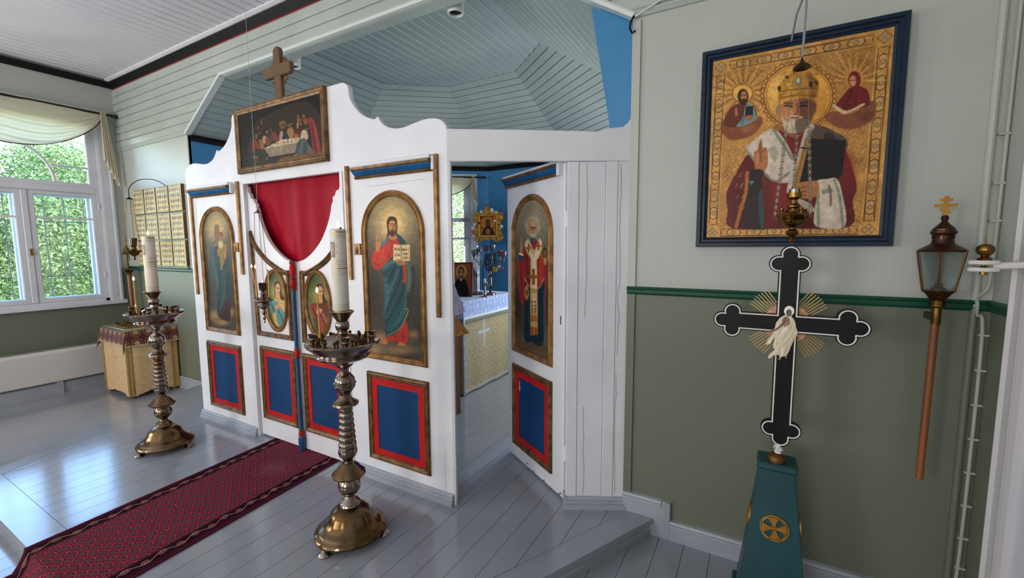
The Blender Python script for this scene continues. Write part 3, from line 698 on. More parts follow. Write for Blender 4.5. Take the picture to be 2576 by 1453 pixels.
def mary(X, Y):
    p = Paint(X, Y, '5c594f')
    p.glow('96937f', 270, 220, 240, 330); p.glow('cdb175', 275, 310, 160, 220, .95)
    p.glow('231f1c', 170, 900, 150, 420, .8); p.glow('26211e', 440, 900, 130, 420, .8); p.glow('2a2522', 320, 1260, 220, 120, .5)
    for a in ((250, 1180, 90, 90), (330, 1250, 130, 60), (420, 1150, 60, 80)): p.glow('c9a673', *a, .8)
    p.poly('1f4a56', [(222, 485), (255, 430), (300, 440), (380, 545), (402, 640), (390, 730), (412, 1020), (385, 1100), (332, 1160), (292, 1192), (280, 1150), (268, 930), (245, 760), (214, 620)])
    for a, w, c, o in (([(235, 500), (235, 620), (265, 760), (285, 900)], 22, '356f80', .8), ([(300, 720), (300, 900), (290, 1100)], 16, '102a32', .8), ([(340, 720), (350, 850), (345, 950), (310, 1120)], 14, '2f6470', .8),
                       ([(260, 690), (310, 670), (380, 690)], 12, '0f262c', .8), ([(390, 750), (385, 900), (400, 1010)], 22, '122b30', .8), ([(350, 940), (345, 1010), (300, 1140)], 7, '6b7c62', .7)): p.line(c, a, w, w * .8, o)
    p.poly('4b2432', [(302, 1192), (345, 1060), (368, 1010), (405, 1040), (412, 1215), (372, 1235)]); p.line('2b121c', [(370, 1060), (350, 1200)], 12, 10, .7)
    p.poly('5b2b30', [(262, 470), (290, 470), (300, 560), (285, 620), (272, 560)])
    p.poly('827062', [(245, 300), (255, 268), (275, 260), (296, 280), (300, 340), (296, 400), (302, 440), (268, 480), (222, 485), (248, 440), (250, 380)]); p.ell('a06f50', 271, 348, 17, 38); p.line('6a4a38', [(258, 322), (284, 322)], 6, 6, .5); p.line('3a2218', [(260, 344), (267, 344)], 5, 4, .8); p.line('3a2218', [(275, 344), (282, 344)], 5, 4, .8); p.line('7a4e38', [(271, 346), (272, 362)], 4, 3, .7); p.line('7a4034', [(266, 370), (277, 370)], 4, 3, .7)
    p.ell('7a4a2e', 316, 368, 21, 32); p.ell('b17c56', 316, 384, 15, 26); p.line('3a2218', [(309, 382), (313, 382)], 4, 3, .8); p.line('3a2218', [(320, 382), (324, 382)], 4, 3, .8)
    p.poly('8d8a3e', [(298, 440), (335, 430), (358, 470), (374, 560), (350, 640), (325, 690), (306, 640), (300, 560)]); p.ell('cfc39c', 312, 466, 26, 40, 10); p.poly('b9825b', [(355, 460), (370, 470), (372, 540), (360, 530)]); p.poly('b07c56', [(275, 520), (300, 500), (310, 540), (290, 590)]); p.line('b98a62', [(318, 660), (320, 715)], 14, 5); p.line('a9a050', [(340, 500), (350, 600)], 10, 8, .7); p.ell('c77f62', 355, 580, 12, 24)
    p.grain(.05, .22); p.grain(.3, .14); return p

def nicholas(X, Y):
    p = Paint(X, Y, '6e6a5e')
    p.glow('a39d8c', 225, 400, 200, 420); p.glow('5a534a', 225, 800, 260, 400, .5); p.poly('8a8474', [(110, 560), (140, 420), (225, 310), (310, 400), (345, 540), (300, 430), (225, 360), (150, 460)], 30, True, .5)
    p.glow('352c26', 110, 1050, 110, 350, .8); p.glow('352c26', 345, 1000, 110, 350, .8); p.poly('6d5a46', [(80, 1240), (360, 1300), (360, 1460), (80, 1340)], 20, False, .9)
    for k in range(4): p.line('4b3c2e', [(80, 1265 + 24 * k), (360, 1330 + 30 * k)], 3, 3, .6, False)
    p.ell('c9c2ae', 222, 472, 48, 66, 10, .35); p.line('d9d2be', [(222 + 48 * math.cos(a), 472 + 66 * math.sin(a)) for a in [i * .3 for i in range(21)]], 3, 2, .5)
    p.poly('a8332f', [(124, 690), (150, 655), (168, 800), (182, 855), (152, 1022), (132, 960), (120, 800)]); p.line('6d8a4e', [(160, 760), (165, 860)], 8, 6, .6); p.line('6d1f22', [(140, 720), (145, 980)], 10, 8, .6)
    p.poly('7c3a34', [(300, 720), (330, 760), (326, 900), (306, 1000), (312, 1080), (298, 1110), (292, 900)]); p.line('6d7a4a', [(310, 860), (300, 960), (310, 1060)], 9, 8, .6)
    p.poly('1c3a4a', [(172, 850), (298, 850), (296, 1000), (300, 1270), (262, 1312), (225, 1285), (182, 1282), (160, 1230), (166, 1000)])
    for x in (185, 275, 290): p.line('0e222e', [(x, 900), (x - 3, 1270)], 9, 8, .8); p.line('35596a', [(x + 10, 920), (x + 6, 1240)], 6, 6, .6)
    p.poly('9c3430', [(162, 625), (200, 580), (280, 578), (300, 640), (312, 720), (302, 830), (272, 895), (236, 912), (196, 890), (164, 830), (142, 710)]); p.line('64201f', [(175, 680), (195, 860)], 14, 12, .6); p.line('c05a4a', [(285, 680), (275, 850)], 16, 16, .6); p.line('c8a052', [(164, 835), (196, 893), (236, 914), (272, 897), (302, 832)], 6, 3, .9)
    p.poly('d8cdb4', [(166, 606), (194, 562), (232, 640), (268, 556), (288, 604), (262, 696), (206, 696)]); p.line('8c7040', [(190, 570), (236, 690)], 4, 3, .7); p.line('8c7040', [(272, 562), (230, 660)], 4, 3, .7); p.line('b79c62', [(166, 608), (206, 694)], 5, 3, .8); p.line('b79c62', [(288, 606), (262, 694)], 5, 3, .8)
    def crs(x, y, s): p.line('93692c', [(x, y - s), (x, y + s)], s * .5, 3); p.line('93692c', [(x - s * .6, y), (x + s * .6, y)], s * .5, 3)
    crs(194, 625, 24); crs(262, 610, 24)
    p.poly('d8cfb8', [(208, 700), (250, 700), (254, 908), (234, 916), (206, 908)], 3, False); crs(227, 825, 46); p.poly('b79d68', [(204, 906), (256, 910), (258, 1228), (205, 1236)], 3, False); p.poly('cbbd98', [(212, 940), (249, 940), (249, 1080), (212, 1080)], 3, False)
    for y in (1000, 1028, 1050, 1070): p.ell('7d5a2a', 220, y, 6, 9); p.ell('7d5a2a', 240, y, 6, 9)
    p.poly('a9702e', [(204, 1092), (256, 1096), (256, 1140), (204, 1136)], 3, False); p.poly('98602a', [(205, 1172), (257, 1180), (257, 1232), (205, 1236)], 3, False); p.line('d8cba2', [(230, 1100), (230, 1230)], 4, 3, .6)
    p.poly('b98a45', [(166, 905), (185, 880), (196, 950), (180, 990), (166, 960)]); p.ell('6b4a26', 180, 935, 8, 18)
    p.poly('bf8e68', [(132, 660), (134, 610), (140, 550), (146, 560), (148, 600), (152, 640), (146, 668)]); p.line('e0d8c4', [(130, 664), (152, 672)], 14, 4); p.line('2c5a78', [(134, 690), (150, 700)], 26, 8)
    p.poly('a07a34', [(284, 606), (328, 610), (326, 716), (284, 700)], 3, False); p.ell('24584e', 306, 656, 16, 42, 5); p.ell('b05a36', 306, 660, 8, 24, 5); p.poly('b98a66', [(300, 690), (318, 705), (315, 740), (300, 735)])
    p.ell('b98a64', 222, 482, 25, 54, 5); p.ell('cfa581', 222, 450, 22, 26, 10); p.ell('b9b0a0', 224, 530, 20, 28, 6); p.line('a89a88', [(198, 470), (202, 520)], 8, 5, .8); p.line('a89a88', [(246, 470), (242, 520)], 8, 5, .8)
    p.line('3c281c', [(206, 482), (218, 482)], 6, 3); p.line('3c281c', [(228, 482), (240, 482)], 6, 3); p.line('7d5238', [(223, 482), (224, 508)], 5, 3); p.line('7a4534', [(214, 520), (232, 520)], 4, 3); p.poly('3d6a78', [(206, 555), (240, 555), (236, 580), (212, 580)])
    p.grain(.06, .2); p.grain(.35, .14); return p

def supper(X, Y):
    p = Paint(X, Y, '231c19')
    p.poly('44352a', [(560, 480), (900, 330), (1130, 290), (1280, 390), (1390, 560), (1450, 700), (1480, 1200), (300, 1300), (300, 700)], 30, True, .95); p.glow('57442f', 1150, 900, 420, 420, .5)
    p.poly('1a1614', [(1140, 255), (1440, 180), (1450, 640), (1400, 560), (1290, 380)], 10, False, .9); p.poly('2b201a', [(1340, 890), (1480, 890), (1480, 1110), (1370, 1100)], 14, False, .8)
    p.poly('8a6432', [(650, 1280), (740, 1180), (1000, 1125), (1480, 1100), (1490, 1200)], 16, False)
    B = lambda c, pts: p.poly(c, pts, 12)
    def head(x, y, rx, ry, hair='2a1a12', skin='96603e', dx=4): p.ell(hair, x, y - 4, rx + 6, ry + 6, 8); p.ell(skin, x - dx, y + 2, rx - 4, ry - 4, 8); p.ell('6a4028', x - dx, y + ry * .5, rx * .4, ry * .25, 8, .4)
    B('6d6a60', [(1120, 720), (1190, 740), (1235, 1060), (1265, 1105), (1180, 1090), (1150, 900)]); B('2b2c2a', [(1150, 760), (1210, 760), (1235, 1060), (1170, 1000)])
    head(1012, 525, 26, 36); head(1100, 520, 30, 44, '1c1512'); B('b0663c', [(990, 560), (1030, 560), (1080, 600), (1060, 660), (1005, 640)]); p.line('c7b9a0', [(1000, 640), (1000, 705)], 22, 10); B('a8552f', [(1090, 570), (1150, 560), (1160, 640), (1110, 650)])
    B('ad3338', [(1170, 548), (1250, 568), (1300, 690), (1376, 1050), (1364, 1100), (1250, 1075), (1215, 850), (1190, 680)]); p.line('6d1d24', [(1225, 640), (1290, 1050)], 26, 18, .7); p.line('d86a5c', [(1255, 640), (1340, 1050)], 18, 16, .6); p.ell('b06a40', 1350, 1090, 22, 18, 8)
    head(378, 695, 20, 28, skin='b0523a'); head(405, 790, 22, 30); B('1f2a22', [(380, 820), (430, 810), (440, 900), (390, 890)])
    head(578, 735, 22, 32); B('a63a33', [(585, 770), (640, 780), (700, 885), (640, 915), (605, 850)]); head(520, 770, 30, 36); B('b3a277', [(440, 855), (490, 830), (512, 900), (482, 955), (448, 930)]); B('4c6a4c', [(552, 808), (600, 830), (604, 925), (565, 905)]); B('9c4a2f', [(505, 850), (545, 860), (575, 950), (495, 975)])
    p.ell('a8791f', 766, 655, 56, 72, 26, .85); head(772, 690, 26, 44, '3a2416'); B('c59a8c', [(712, 800), (755, 748), (782, 880), (716, 905)]); B('26406a', [(792, 760), (852, 840), (842, 882), (758, 885), (776, 810)])
    head(892, 655, 22, 30, '5c3a20', 'c07a50'); head(862, 668, 20, 30, '4a2c1a', 'b06a48'); B('b0863a', [(832, 745), (905, 690), (950, 780), (932, 850), (872, 865)]); B('77262c', [(955, 755), (1050, 708), (1072, 785), (1022, 830), (948, 805)]); B('a8603a', [(940, 800), (1010, 800), (1030, 850), (950, 850)])
    p.poly('c9bfab', [(475, 1025), (720, 900), (1000, 852), (1050, 870), (995, 945), (470, 1038)], 8, False); p.poly('9a9084', [(472, 1036), (995, 940), (962, 1098), (560, 1164)], 8, False); p.poly('b5ac9e', [(590, 1040), (760, 1005), (740, 1080), (620, 1110)], 40, True, .5)
    for x, y in ((560, 985), (640, 950), (690, 955), (780, 930), (845, 900), (905, 920), (970, 880), (850, 930)): p.ell('8c5a34', x, y, 16, 10, 6); p.ell('b9482f' if x % 2 else 'b99b62', x + 6, y - 6, 8, 6, 4)
    head(352, 835, 34, 42, '2d1d14'); B('9c3a28', [(278, 925), (330, 890), (385, 965), (455, 1020), (420, 1050), (352, 1030), (312, 1090), (272, 1080)]); B('a8772c', [(385, 890), (440, 905), (476, 1000), (420, 1012)]); p.ell('b9744a', 440, 1030, 26, 12, 6)
    B('2f4427', [(300, 1080), (450, 1050), (512, 1185), (486, 1235), (402, 1245), (372, 1150), (290, 1112)]); p.line('a8683c', [(520, 1170), (515, 1210)], 22, 8); p.poly('a8703c', [(290, 1152), (368, 1152), (372, 1180), (292, 1182)], 5, False); p.poly('7d4f2c', [(348, 1180), (374, 1180), (376, 1245), (352, 1245)], 5, False)
    head(1060, 640, 28, 40, '1d1512'); B('c9b59c', [(1082, 740), (1150, 760), (1164, 880), (1062, 895), (1050, 822)]); B('50697a', [(1005, 950), (1100, 868), (1175, 965), (1165, 1085), (1010, 1135), (966, 1085)]); p.line('8fa3ae', [(1080, 920), (1040, 1110)], 16, 14, .6); p.line('2c3a44', [(1130, 940), (1110, 1090)], 18, 14, .6); B('6f7c84', [(1165, 960), (1200, 1000), (1260, 1100), (1200, 1115)]); p.ell('b06a40', 975, 1135, 26, 18, 6); p.ell('b0603a', 1172, 1085, 16, 32, 6)
    p.line('9aa09a', [(425, 570), (428, 640)], 14, 10, .8)
    lum = p.C @ np.array([.3, .59, .11]); p.C = (p.C * .68 + lum[:, None] * .32 * np.array([1.06, 1.0, .9])) * .92
    p.grain(.03, .3); p.grain(.12, .2); return p

def angel(robe, sash, bg, ox=0):
    def fn(X, Y):
        X = X - ox; p = Paint(X, Y, bg)
        p.glow('b9b77a', 570, 770, 150, 260, .9); p.glow('2f4a38', 500, 600, 120, 200, .6); p.glow('3c4a38', 640, 640, 110, 200, .6)
        p.poly('6d7d6a', [(455, 830), (500, 860), (540, 1000), (520, 1080), (470, 960)], 12)
        p.poly(robe, [(515, 870), (560, 850), (605, 850), (650, 905), (672, 1040), (600, 1130), (540, 1110), (505, 980)])
        p.poly(sash, [(540, 872), (600, 950), (655, 1050), (640, 1115), (592, 1135), (562, 1085), (548, 985)]); p.line('284f56', [(570, 960), (620, 1090)], 9, 8, .7); p.line('9cc4c4', [(580, 950), (640, 1060)], 7, 6, .6); p.poly(sash, [(480, 880), (525, 860), (545, 930), (530, 1000), (495, 970)]); p.line('20383c', [(500, 900), (530, 980)], 10, 8, .7)
        p.poly('553318', [(528, 700), (550, 674), (580, 680), (598, 740), (604, 800), (632, 850), (610, 868), (590, 850), (560, 840), (540, 850), (532, 780)]); p.poly('cba67c', [(545, 780), (580, 790), (585, 850), (560, 860), (542, 845)]); p.ell('d3ab80', 563, 748, 27, 54)
        p.line('3a2416', [(546, 742), (558, 742)], 7, 4); p.line('3a2416', [(572, 742), (584, 742)], 7, 4); p.line('8a5c3c', [(565, 745), (566, 768)], 5, 4); p.line('8c4536', [(556, 786), (574, 786)], 5, 4); p.poly('c99c72', [(530, 930), (560, 905), (585, 915), (575, 945), (545, 960)])
        p.grain(.06, .2); p.grain(.3, .12); return p
    return fn

def make_screen():
    R = thing('iconostasis', 'white wooden icon screen with arched saints, red and blue panels and scrolled top', 'screen', (XC, 0, 0))
    # silhouette: right half measured, left half mirrored
    prof = [(-0.947, 2.508), (-0.80, 2.508), (-0.763, 2.49), (-0.748, 2.462), (-0.741, 2.411), (-0.702, 2.349), (-0.633, 2.289), (-0.553, 2.255), (-0.528, 2.254), (-0.511, 2.267), (-0.494, 2.241), (-0.448, 2.2), (-0.373, 2.177), (-0.308, 2.175), (-0.218, 2.189), (-0.148, 2.197), (-0.089, 2.193), (-0.04, 2.176), (-0.008, 2.143), (0, 2.11)]
    prof = [tuple(q) for q in cat_rom(prof[1:9], 3, False)] + [prof[9]] + [tuple(q) for q in cat_rom(prof[10:], 3, False)]
    left = [(2 * XC - a, b) for a, b in prof][::-1]
    ol, orr, zl = -1.943, -0.845, 1.975
    out = [(0, 0)] + prof[::-1] + left[::-1] + [(2 * XC, 0), (ol, 0), (ol, zl), (orr, zl), (orr, 0)]
    ob('panel_board', MB().prism(out, -0.035, 0, SCR), M_white, R, bevel=0.004)
    # vertical jamb strips beside the royal doors
    for x in (ol, orr): ob('jamb', MB().box(x - .012, x + .012, 0, zl, -.035, .006, SCR), M_white, R)
    def bay(mirror):
        def X(x): return 2 * XC - x if mirror else x
        def rev(pl): return pl[::-1] if mirror else pl
        def path(pl): return rev([(X(a), b) for a, b in pl])
        # arched icon
        quad = [(97.8, 1309.0), (526.1, 1380.2), (492.0, 48.7), (50.5, 88.1)] if not mirror else [(191.7, 1313.3), (505.0, 1365.4), (416.5, 76.3), (100.2, 104.6)]
        u0, u1 = (-.655, -.19) if not mirror else (2 * XC + .19 + .013, 2 * XC + .655 + .013)
        cx = (u0 + u1) / 2
        def keep(U, V): 
            r = 0.2315; return (V < 1.583) | (np.hypot(U - cx, V - 1.583) < r)
        pic = picture('painted_icon', SCR, (u0, u1, .81, 1.82), 0.003, 120, 260, quad, mary if mirror else christ, R, M_paint, keep)
        pic['label'] = 'painting of a mother in a blue mantle holding a child' if mirror else 'painting of a bearded man in red and blue holding an open book'
        sh = 0.013 if mirror else 0
        f = MB().sweep([(a + sh, b) for a, b in path(arch(-.672, -.172, .796, 1.58))], FPROF, SCR); ob('arched_frame', f, M_gilt2, pic)
        # lower panel
        low = ob('lower_panel', MB().box(min(X(-.60), X(-.23)), max(X(-.60), X(-.23)), .19, .66, 0, .004, SCR), M_bluep, R, label='dark blue painted lower panel')
        f = MB().sweep(path([(-.640, .163), (-.20, .163), (-.20, .682), (-.640, .682)]), [(0, 0), (0, .006), (.036, .006), (.05, .007), (.05, 0)], SCR); ob('red_border', f, M_redp, low)
        f = MB().sweep(path([(-.672, .134), (-.168, .134), (-.168, .711), (-.672, .711)]), FPROF, SCR); ob('panel_frame', f, M_gilt, low)
        # blue and gilt cornice over the icon
        x0, x1 = sorted((X(-.708), X(-.096)))
        c = MB().sweep([(x0, 1.912), (x1, 1.912)], [(0, 0), (0, .012), (.008, .02), (.016, .016), (.018, 0)], SCR, closed=False); cor = ob('top_moulding', c, M_gilt, R)
        c = MB().sweep([(x0, 1.93), (x1, 1.93)], [(0, 0), (0, .014), (.008, .022), (.018, .034), (.026, .038), (.026, 0)], SCR, closed=False); ob('blue_cove', c, M_blue2, cor)
        c = MB().sweep([(x0, 1.956), (x1, 1.956)], [(0, 0), (0, .04), (.006, .052), (.018, .054), (.022, 0)], SCR, closed=False); ob('gilt_fillet', c, M_gilt, cor)
        cw = MB().box(x0, x1, 1.978, 2.0, 0, .04, SCR); cw.box(x1 if not mirror else x1, x1 + .02, 1.915, 1.99, 0, .03, SCR); ob('white_cap', cw, M_white, cor, bevel=.004)
        for (xx, za, zb) in ((-.077, 1.10, 2.0), (-.783, 1.29, 2.0)):
            ob('batten', MB().box(min(X(xx - .014), X(xx + .014)), max(X(xx - .014), X(xx + .014)), za, zb, 0, .018, SCR), M_gilt2, R, bevel=.003)
        x0, x1 = sorted((X(-.845), X(0)))
        b = MB().sweep([(x0 - .0, 0), (x1 + .0, 0)], [(0, 0), (0, .03), (.02, .03), (.024, .022), (.036, .026), (.042, .018), (.056, .02), (.066, .008), (.066, 0)], SCR, closed=False); ob('baseboard', b, M_base, R)
        # angled side bay
        U_ = Vector((BAY.U.x * (-1 if mirror else 1), BAY.U.y, 0)); fr = BAY if not mirror else Fr((2 * XC, 0, 0), U_, (0, 0, 1), (-BAY.N.x, BAY.N.y, 0))
        lt = [(0.0, 1.955), (.975, 1.945), (.975, 2.165), (.963, 2.145), (.934, 2.122), (.889, 2.118), (.837, 2.113), (.808, 2.10), (.44, 2.113), (0, 2.125)]
        ob('lintel', MB().prism(lt, -.035, 0, fr), M_white, R, bevel=.003)
        us = [.644, .705, .848, .912, .975]
        for a, b in zip(us[:-1], us[1:]): ob('plank', MB().box(a + .0008, b - .0008, 0.0, 1.945, -.03, 0 - (.003 if a in (.705, .912) else 0), fr), M_white, R, bevel=.002)
        b = MB().sweep([(.638, 0), (.985, 0)], [(0, 0), (0, .03), (.02, .03), (.024, .022), (.036, .026), (.042, .018), (.056, .02), (.066, .008), (.066, 0)], fr, closed=False); b.box(.632, .646, 0, .07, -.05, .02, fr); ob('baseboard', b, M_base, R)
        ob('door_post', MB().box(-.004, .012, 0, 1.955, -.05, -.002, fr), M_white, R)
        if mirror: ob('closed_door', MB().box(.012, .644, .01, 1.95, -.04, -.01, fr), M_white, R)
        return fr
    bay(False); bay(True)
    M_crk = mat('paint_crack', '6a6862', .8)
    def crack(fr, u, z0, z1, amp, sd):
        pts = [(u + amp * (vnoise(np.array([z * 9.0 + sd]), np.array([sd * 1.0]))[0] - .5) + amp * .5 * (vnoise(np.array([z * 40.0]), np.array([sd * 3.0]))[0] - .5), z) for z in np.linspace(z0, z1, 60)]
        ob('crack', MB().sweep(pts, [(-.0006, -.0005), (-.0006, .0004), (.0006, .0004), (.0006, -.0005)], fr, closed=False), M_crk, R)
    crack(BAY, .748, 1.1, 1.94, .008, 3); crack(BAY, .742, .08, .6, .008, 5); crack(BAY, .925, .9, 1.93, .012, 9); crack(BAY, .918, .08, .8, .01, 12); crack(SCR, -.062, .07, .32, .003, 2)
    ob('crack', MB().sweep([(-.63, 1.862), (-.45, 1.867), (-.25, 1.872), (-.165, 1.874)], [(-.0006, -.0005), (-.0006, .0005), (.0006, .0005), (.0006, -.0005)], SCR, closed=False), M_crk, R)
    return R
screen_ = make_screen()

# ---- royal doors (two leaves with a concave top)
def royal_leaf(mirror):
    X = (lambda x: 2 * XC - x) if mirror else (lambda x: x)
    wf = -0.02
    t = thing('royal_door', ('right' if mirror else 'left') + ' leaf of the low white central doors with an oval painted angel', 'door', (X(-1.67), .02, .01), 'royal door leaves', 'thing')
    top = [(-1.397, 1.395), (-1.45, 1.402), (-1.512, 1.42), (-1.60, 1.470), (-1.69, 1.548), (-1.755, 1.64), (-1.791, 1.715), (-1.808, 1.775)]
    top = [tuple(q) for q in cat_rom(top, 3, False)] + [(-1.825, 1.80), (-1.823, 1.825), (-1.845, 1.835), (-1.86, 1.865), (-1.888, 1.87), (-1.90, 1.905), (-1.918, 1.915), (-1.93, 1.965)]
    out = [(-1.93, .012), (-1.397, .012)] + top
    pl = [(X(a), b) for a, b in out]
    ob('leaf_board', MB().prism(pl[::-1] if mirror else pl, wf - .03, wf, SCR), M_white, t, bevel=.004)
    def path(q): return [(X(a), b) for a, b in q][::-1] if mirror else q
    # curved upper moulding
    cv = [(-1.457, 1.334), (-1.521, 1.334), (-1.612, 1.369), (-1.717, 1.419), (-1.822, 1.50), (-1.87, 1.56), (-1.904, 1.628)]
    cv = [(-1.457, 1.334)] + [tuple(q) for q in cat_rom(cv[1:], 3, False)]
    f = MB().sweep(path([(-1.892, .818), (-1.451, .818)] + cv), [(a, b + wf) for a, b in FPROF], SCR); ob('curved_frame', f, M_gilt, t)
    cx = -1.632
    sx = X(cx); 
    quad = [(131.9, 1242.2), (408.4, 1284.6), (374.1, 554.4), (94.8, 545.3)] if mirror else [(452.5, 1179.9), (690.5, 1216.5), (651.9, 539.8), (412.0, 532.0)]
    u0 = -1.30 if mirror else -1.78; 
    if mirror:
        quad = [(452.5, 1179.9), (690.5, 1216.5), (651.9, 539.8), (412.0, 532.0)]; u0 = sx - .145
    cxx = sx if mirror else cx
    pic = picture('painted_oval', SCR, (u0, u0 + .29, .86, 1.35), wf + .003, 90, 150, quad, angel('6b4630', 'a04a38', '5c6a48') if mirror else angel('c9ad78', '5d98a2', '5c7048'), t, M_paint, lambda U, V: np.hypot((U - cxx) / .136, (V - 1.105) / .232) < 1)
    pic['label'] = 'oval painting of an angel'
    ob('oval_frame', MB().sweep(oval(cxx, 1.105, .142, .238), [(a * .8, b + wf) for a, b in FPROF], SCR), M_gilt2, pic)
    a, b = sorted((X(-1.81), X(-1.49)))
    low = ob('lower_panel', MB().box(a, b, .22, .68, wf, wf + .004, SCR), M_bluep, t)
    ob('red_border', MB().sweep(path([(-1.845, .185), (-1.462, .185), (-1.462, .715), (-1.845, .715)]), [(0, wf), (0, wf + .006), (.038, wf + .006), (.05, wf + .007), (.05, wf)], SCR), M_redp, low)
    ob('panel_frame', MB().sweep(path([(-1.872, .158), (-1.437, .158), (-1.437, .740), (-1.872, .740)]), [(a_, b_ + wf) for a_, b_ in FPROF], SCR), M_gilt, low)
    if not mirror:   # the turned pole that covers the meeting edge belongs to this leaf
        c = SCR.p(XC + .004, 0, .004)
        M_pole = mat('worn_blue_pole_paint', '1b4a78', 0.4, col2='e2e2e6', scale=22, stretch=(1, 1, .25), lo=.66, hi=.69)
        pole = ob('pole', MB().lathe([(.0, .02), (.022, .02), (.024, .1), (.02, .12), (.016, .14), (.015, .5), (.0145, .76), (.0135, 1.2), (.0, 1.2)], 14, c), M_pole, t, smooth=True, label='blue turned pole with red and gilt rings')
        for a, b, r in ((.12, .16, .021), (.715, .765, .02), (1.205, 1.275, .0205), (1.285, 1.385, .021)):
            n_ = 6; ob('red_turning', MB().lathe([(0, a)] + [(r * (.72 + .28 * math.sin(math.pi * i / n_)), a + (b - a) * i / n_) for i in range(n_ + 1)] + [(0, b)], 14, c), M_redp, pole, smooth=True)
        for h, r in ((.112, .024), (.165, .02), (.30, .018), (.705, .02), (.77, .02), (1.2, .021), (1.28, .023), (1.39, .021), (1.402, .017)):
            ob('gilt_ring', MB().lathe([(0, h - .006), (r * .85, h - .006), (r, h), (r * .85, h + .006), (0, h + .006)], 14, c), M_gilt, pole, smooth=True)
    return t
royal_leaf(False); royal_leaf(True)

# ---- red curtain behind the royal doors
def red_curtain():
    nu, nv = 120, 40; U, V = uvgrid(-2.06, -0.74, 1.30, 2.04, nu, nv)
    f = np.sin(U * 30 + .9 * np.sin(U * 9)) * .007 + np.sin(U * 13 + 1) * .012; w = -.09 + f * (0.6 + .4 * (2.04 - V) / .74)
    me = grid_mesh('curtain', fr_pos(SCR, U, V, w), nu, nv, None); o = link('red_curtain', me, M_redsatin)
    tag(o, 'red satin curtain hanging behind the low central doors', 'curtain')
red_curtain()

# ---- open side door with a bishop
h0 = Vector((.535, .345, 0)); f0 = Vector((-.050, .722, 0)); du = (f0 - h0).normalized()
DOOR = Fr(h0, du, (0, 0, 1), (-du.y * -1 * -1, 0, 0)) if False else Fr(h0, du, (0, 0, 1), (-abs(du.y), -abs(du.x), 0))
def side_door():
    t = thing('icon_door', 'white side door standing open with an arched painting of a bishop', 'door', h0, None, 'thing')
    ob('leaf_board', MB().box(0, .695, .012, 1.955, -.034, 0, DOOR), M_white, t, bevel=.005)
    c_ = .362
    pic = picture('painted_icon', DOOR, (.12, .60, .79, 1.81), .003, 120, 240, [(355.6, 1443.4), (91.6, 1328.1), (86.0, 284.8), (359.8, 228.3)], nicholas, t, M_paint, lambda U, V: (V < 1.573) | (np.hypot(U - c_, V - 1.573) < .236))
    pic['label'] = 'painting of a bald bishop in red and white vestments'
    ob('arched_frame', MB().sweep(arch(.112, .612, .778, 1.57), FPROF, DOOR), M_gilt2, pic)
    low = ob('lower_panel', MB().box(.18, .545, .17, .63, 0, .004, DOOR), M_bluep, t)
    ob('red_border', MB().sweep([(.145, .14), (.58, .14), (.58, .66), (.145, .66)], [(0, 0), (0, .006), (.04, .006), (.052, .007), (.052, 0)], DOOR), M_redp, low)
    ob('panel_frame', MB().sweep([(.115, .112), (.612, .112), (.612, .688), (.115, .688)], FPROF, DOOR), M_gilt, low)
    x0, x1 = .045, .695
    c = MB().sweep([(x0, 1.888), (x1, 1.888)], [(0, 0), (0, .012), (.008, .02), (.016, .016), (.018, 0)], DOOR, closed=False); cor = ob('top_moulding', c, M_gilt, t)
    ob('blue_cove', MB().sweep([(x0, 1.906), (x1, 1.906)], [(0, 0), (0, .014), (.008, .022), (.018, .032), (.026, .036), (.026, 0)], DOOR, closed=False), M_blue2, cor)
    ob('gilt_fillet', MB().sweep([(x0, 1.932), (x1, 1.932)], [(0, 0), (0, .038), (.006, .048), (.014, .05), (.018, 0)], DOOR, closed=False), M_gilt, cor)
    ob('white_cap', MB().box(.02, x1, 1.95, 1.966, 0, .035, DOOR).box(.022, .045, 1.885, 1.955, 0, .03, DOOR), M_white, cor, bevel=.003)
    ob('paint_chip', MB().prism([(.522, .585), (.512, .58), (.515, .55), (.508, .53), (.518, .51), (.526, .528), (.522, .555)], .0038, .0044, DOOR), mat('bare_white_chip', 'cfcac4', .6), t)
    for u_, v_ in ((.012, .03), (.03, .018), (.2, .016), (.33, .014), (.42, .03)): ob('paint_chip', MB().prism([(u_, v_), (u_ + .016, v_ - .002), (u_ + .02, v_ + .008), (u_ + .006, v_ + .012)], -.0002, .0004, DOOR), mat('dark_chip', '4a4642', .7), t)
    k = MB().box(.028, .034, 1.05, 1.10, 0, .003, DOOR); ob('keyhole_plate', k, mat('dark_iron', '3a3836', 0.5, 0.6), t)
    for z in (.25, 1.6): ob('hinge', MB().lathe([(0, 0), (.008, 0), (.008, .09), (0, .09)], 8, DOOR.p(-.006, z, -.01)), M_white, t, smooth=True)
side_door()

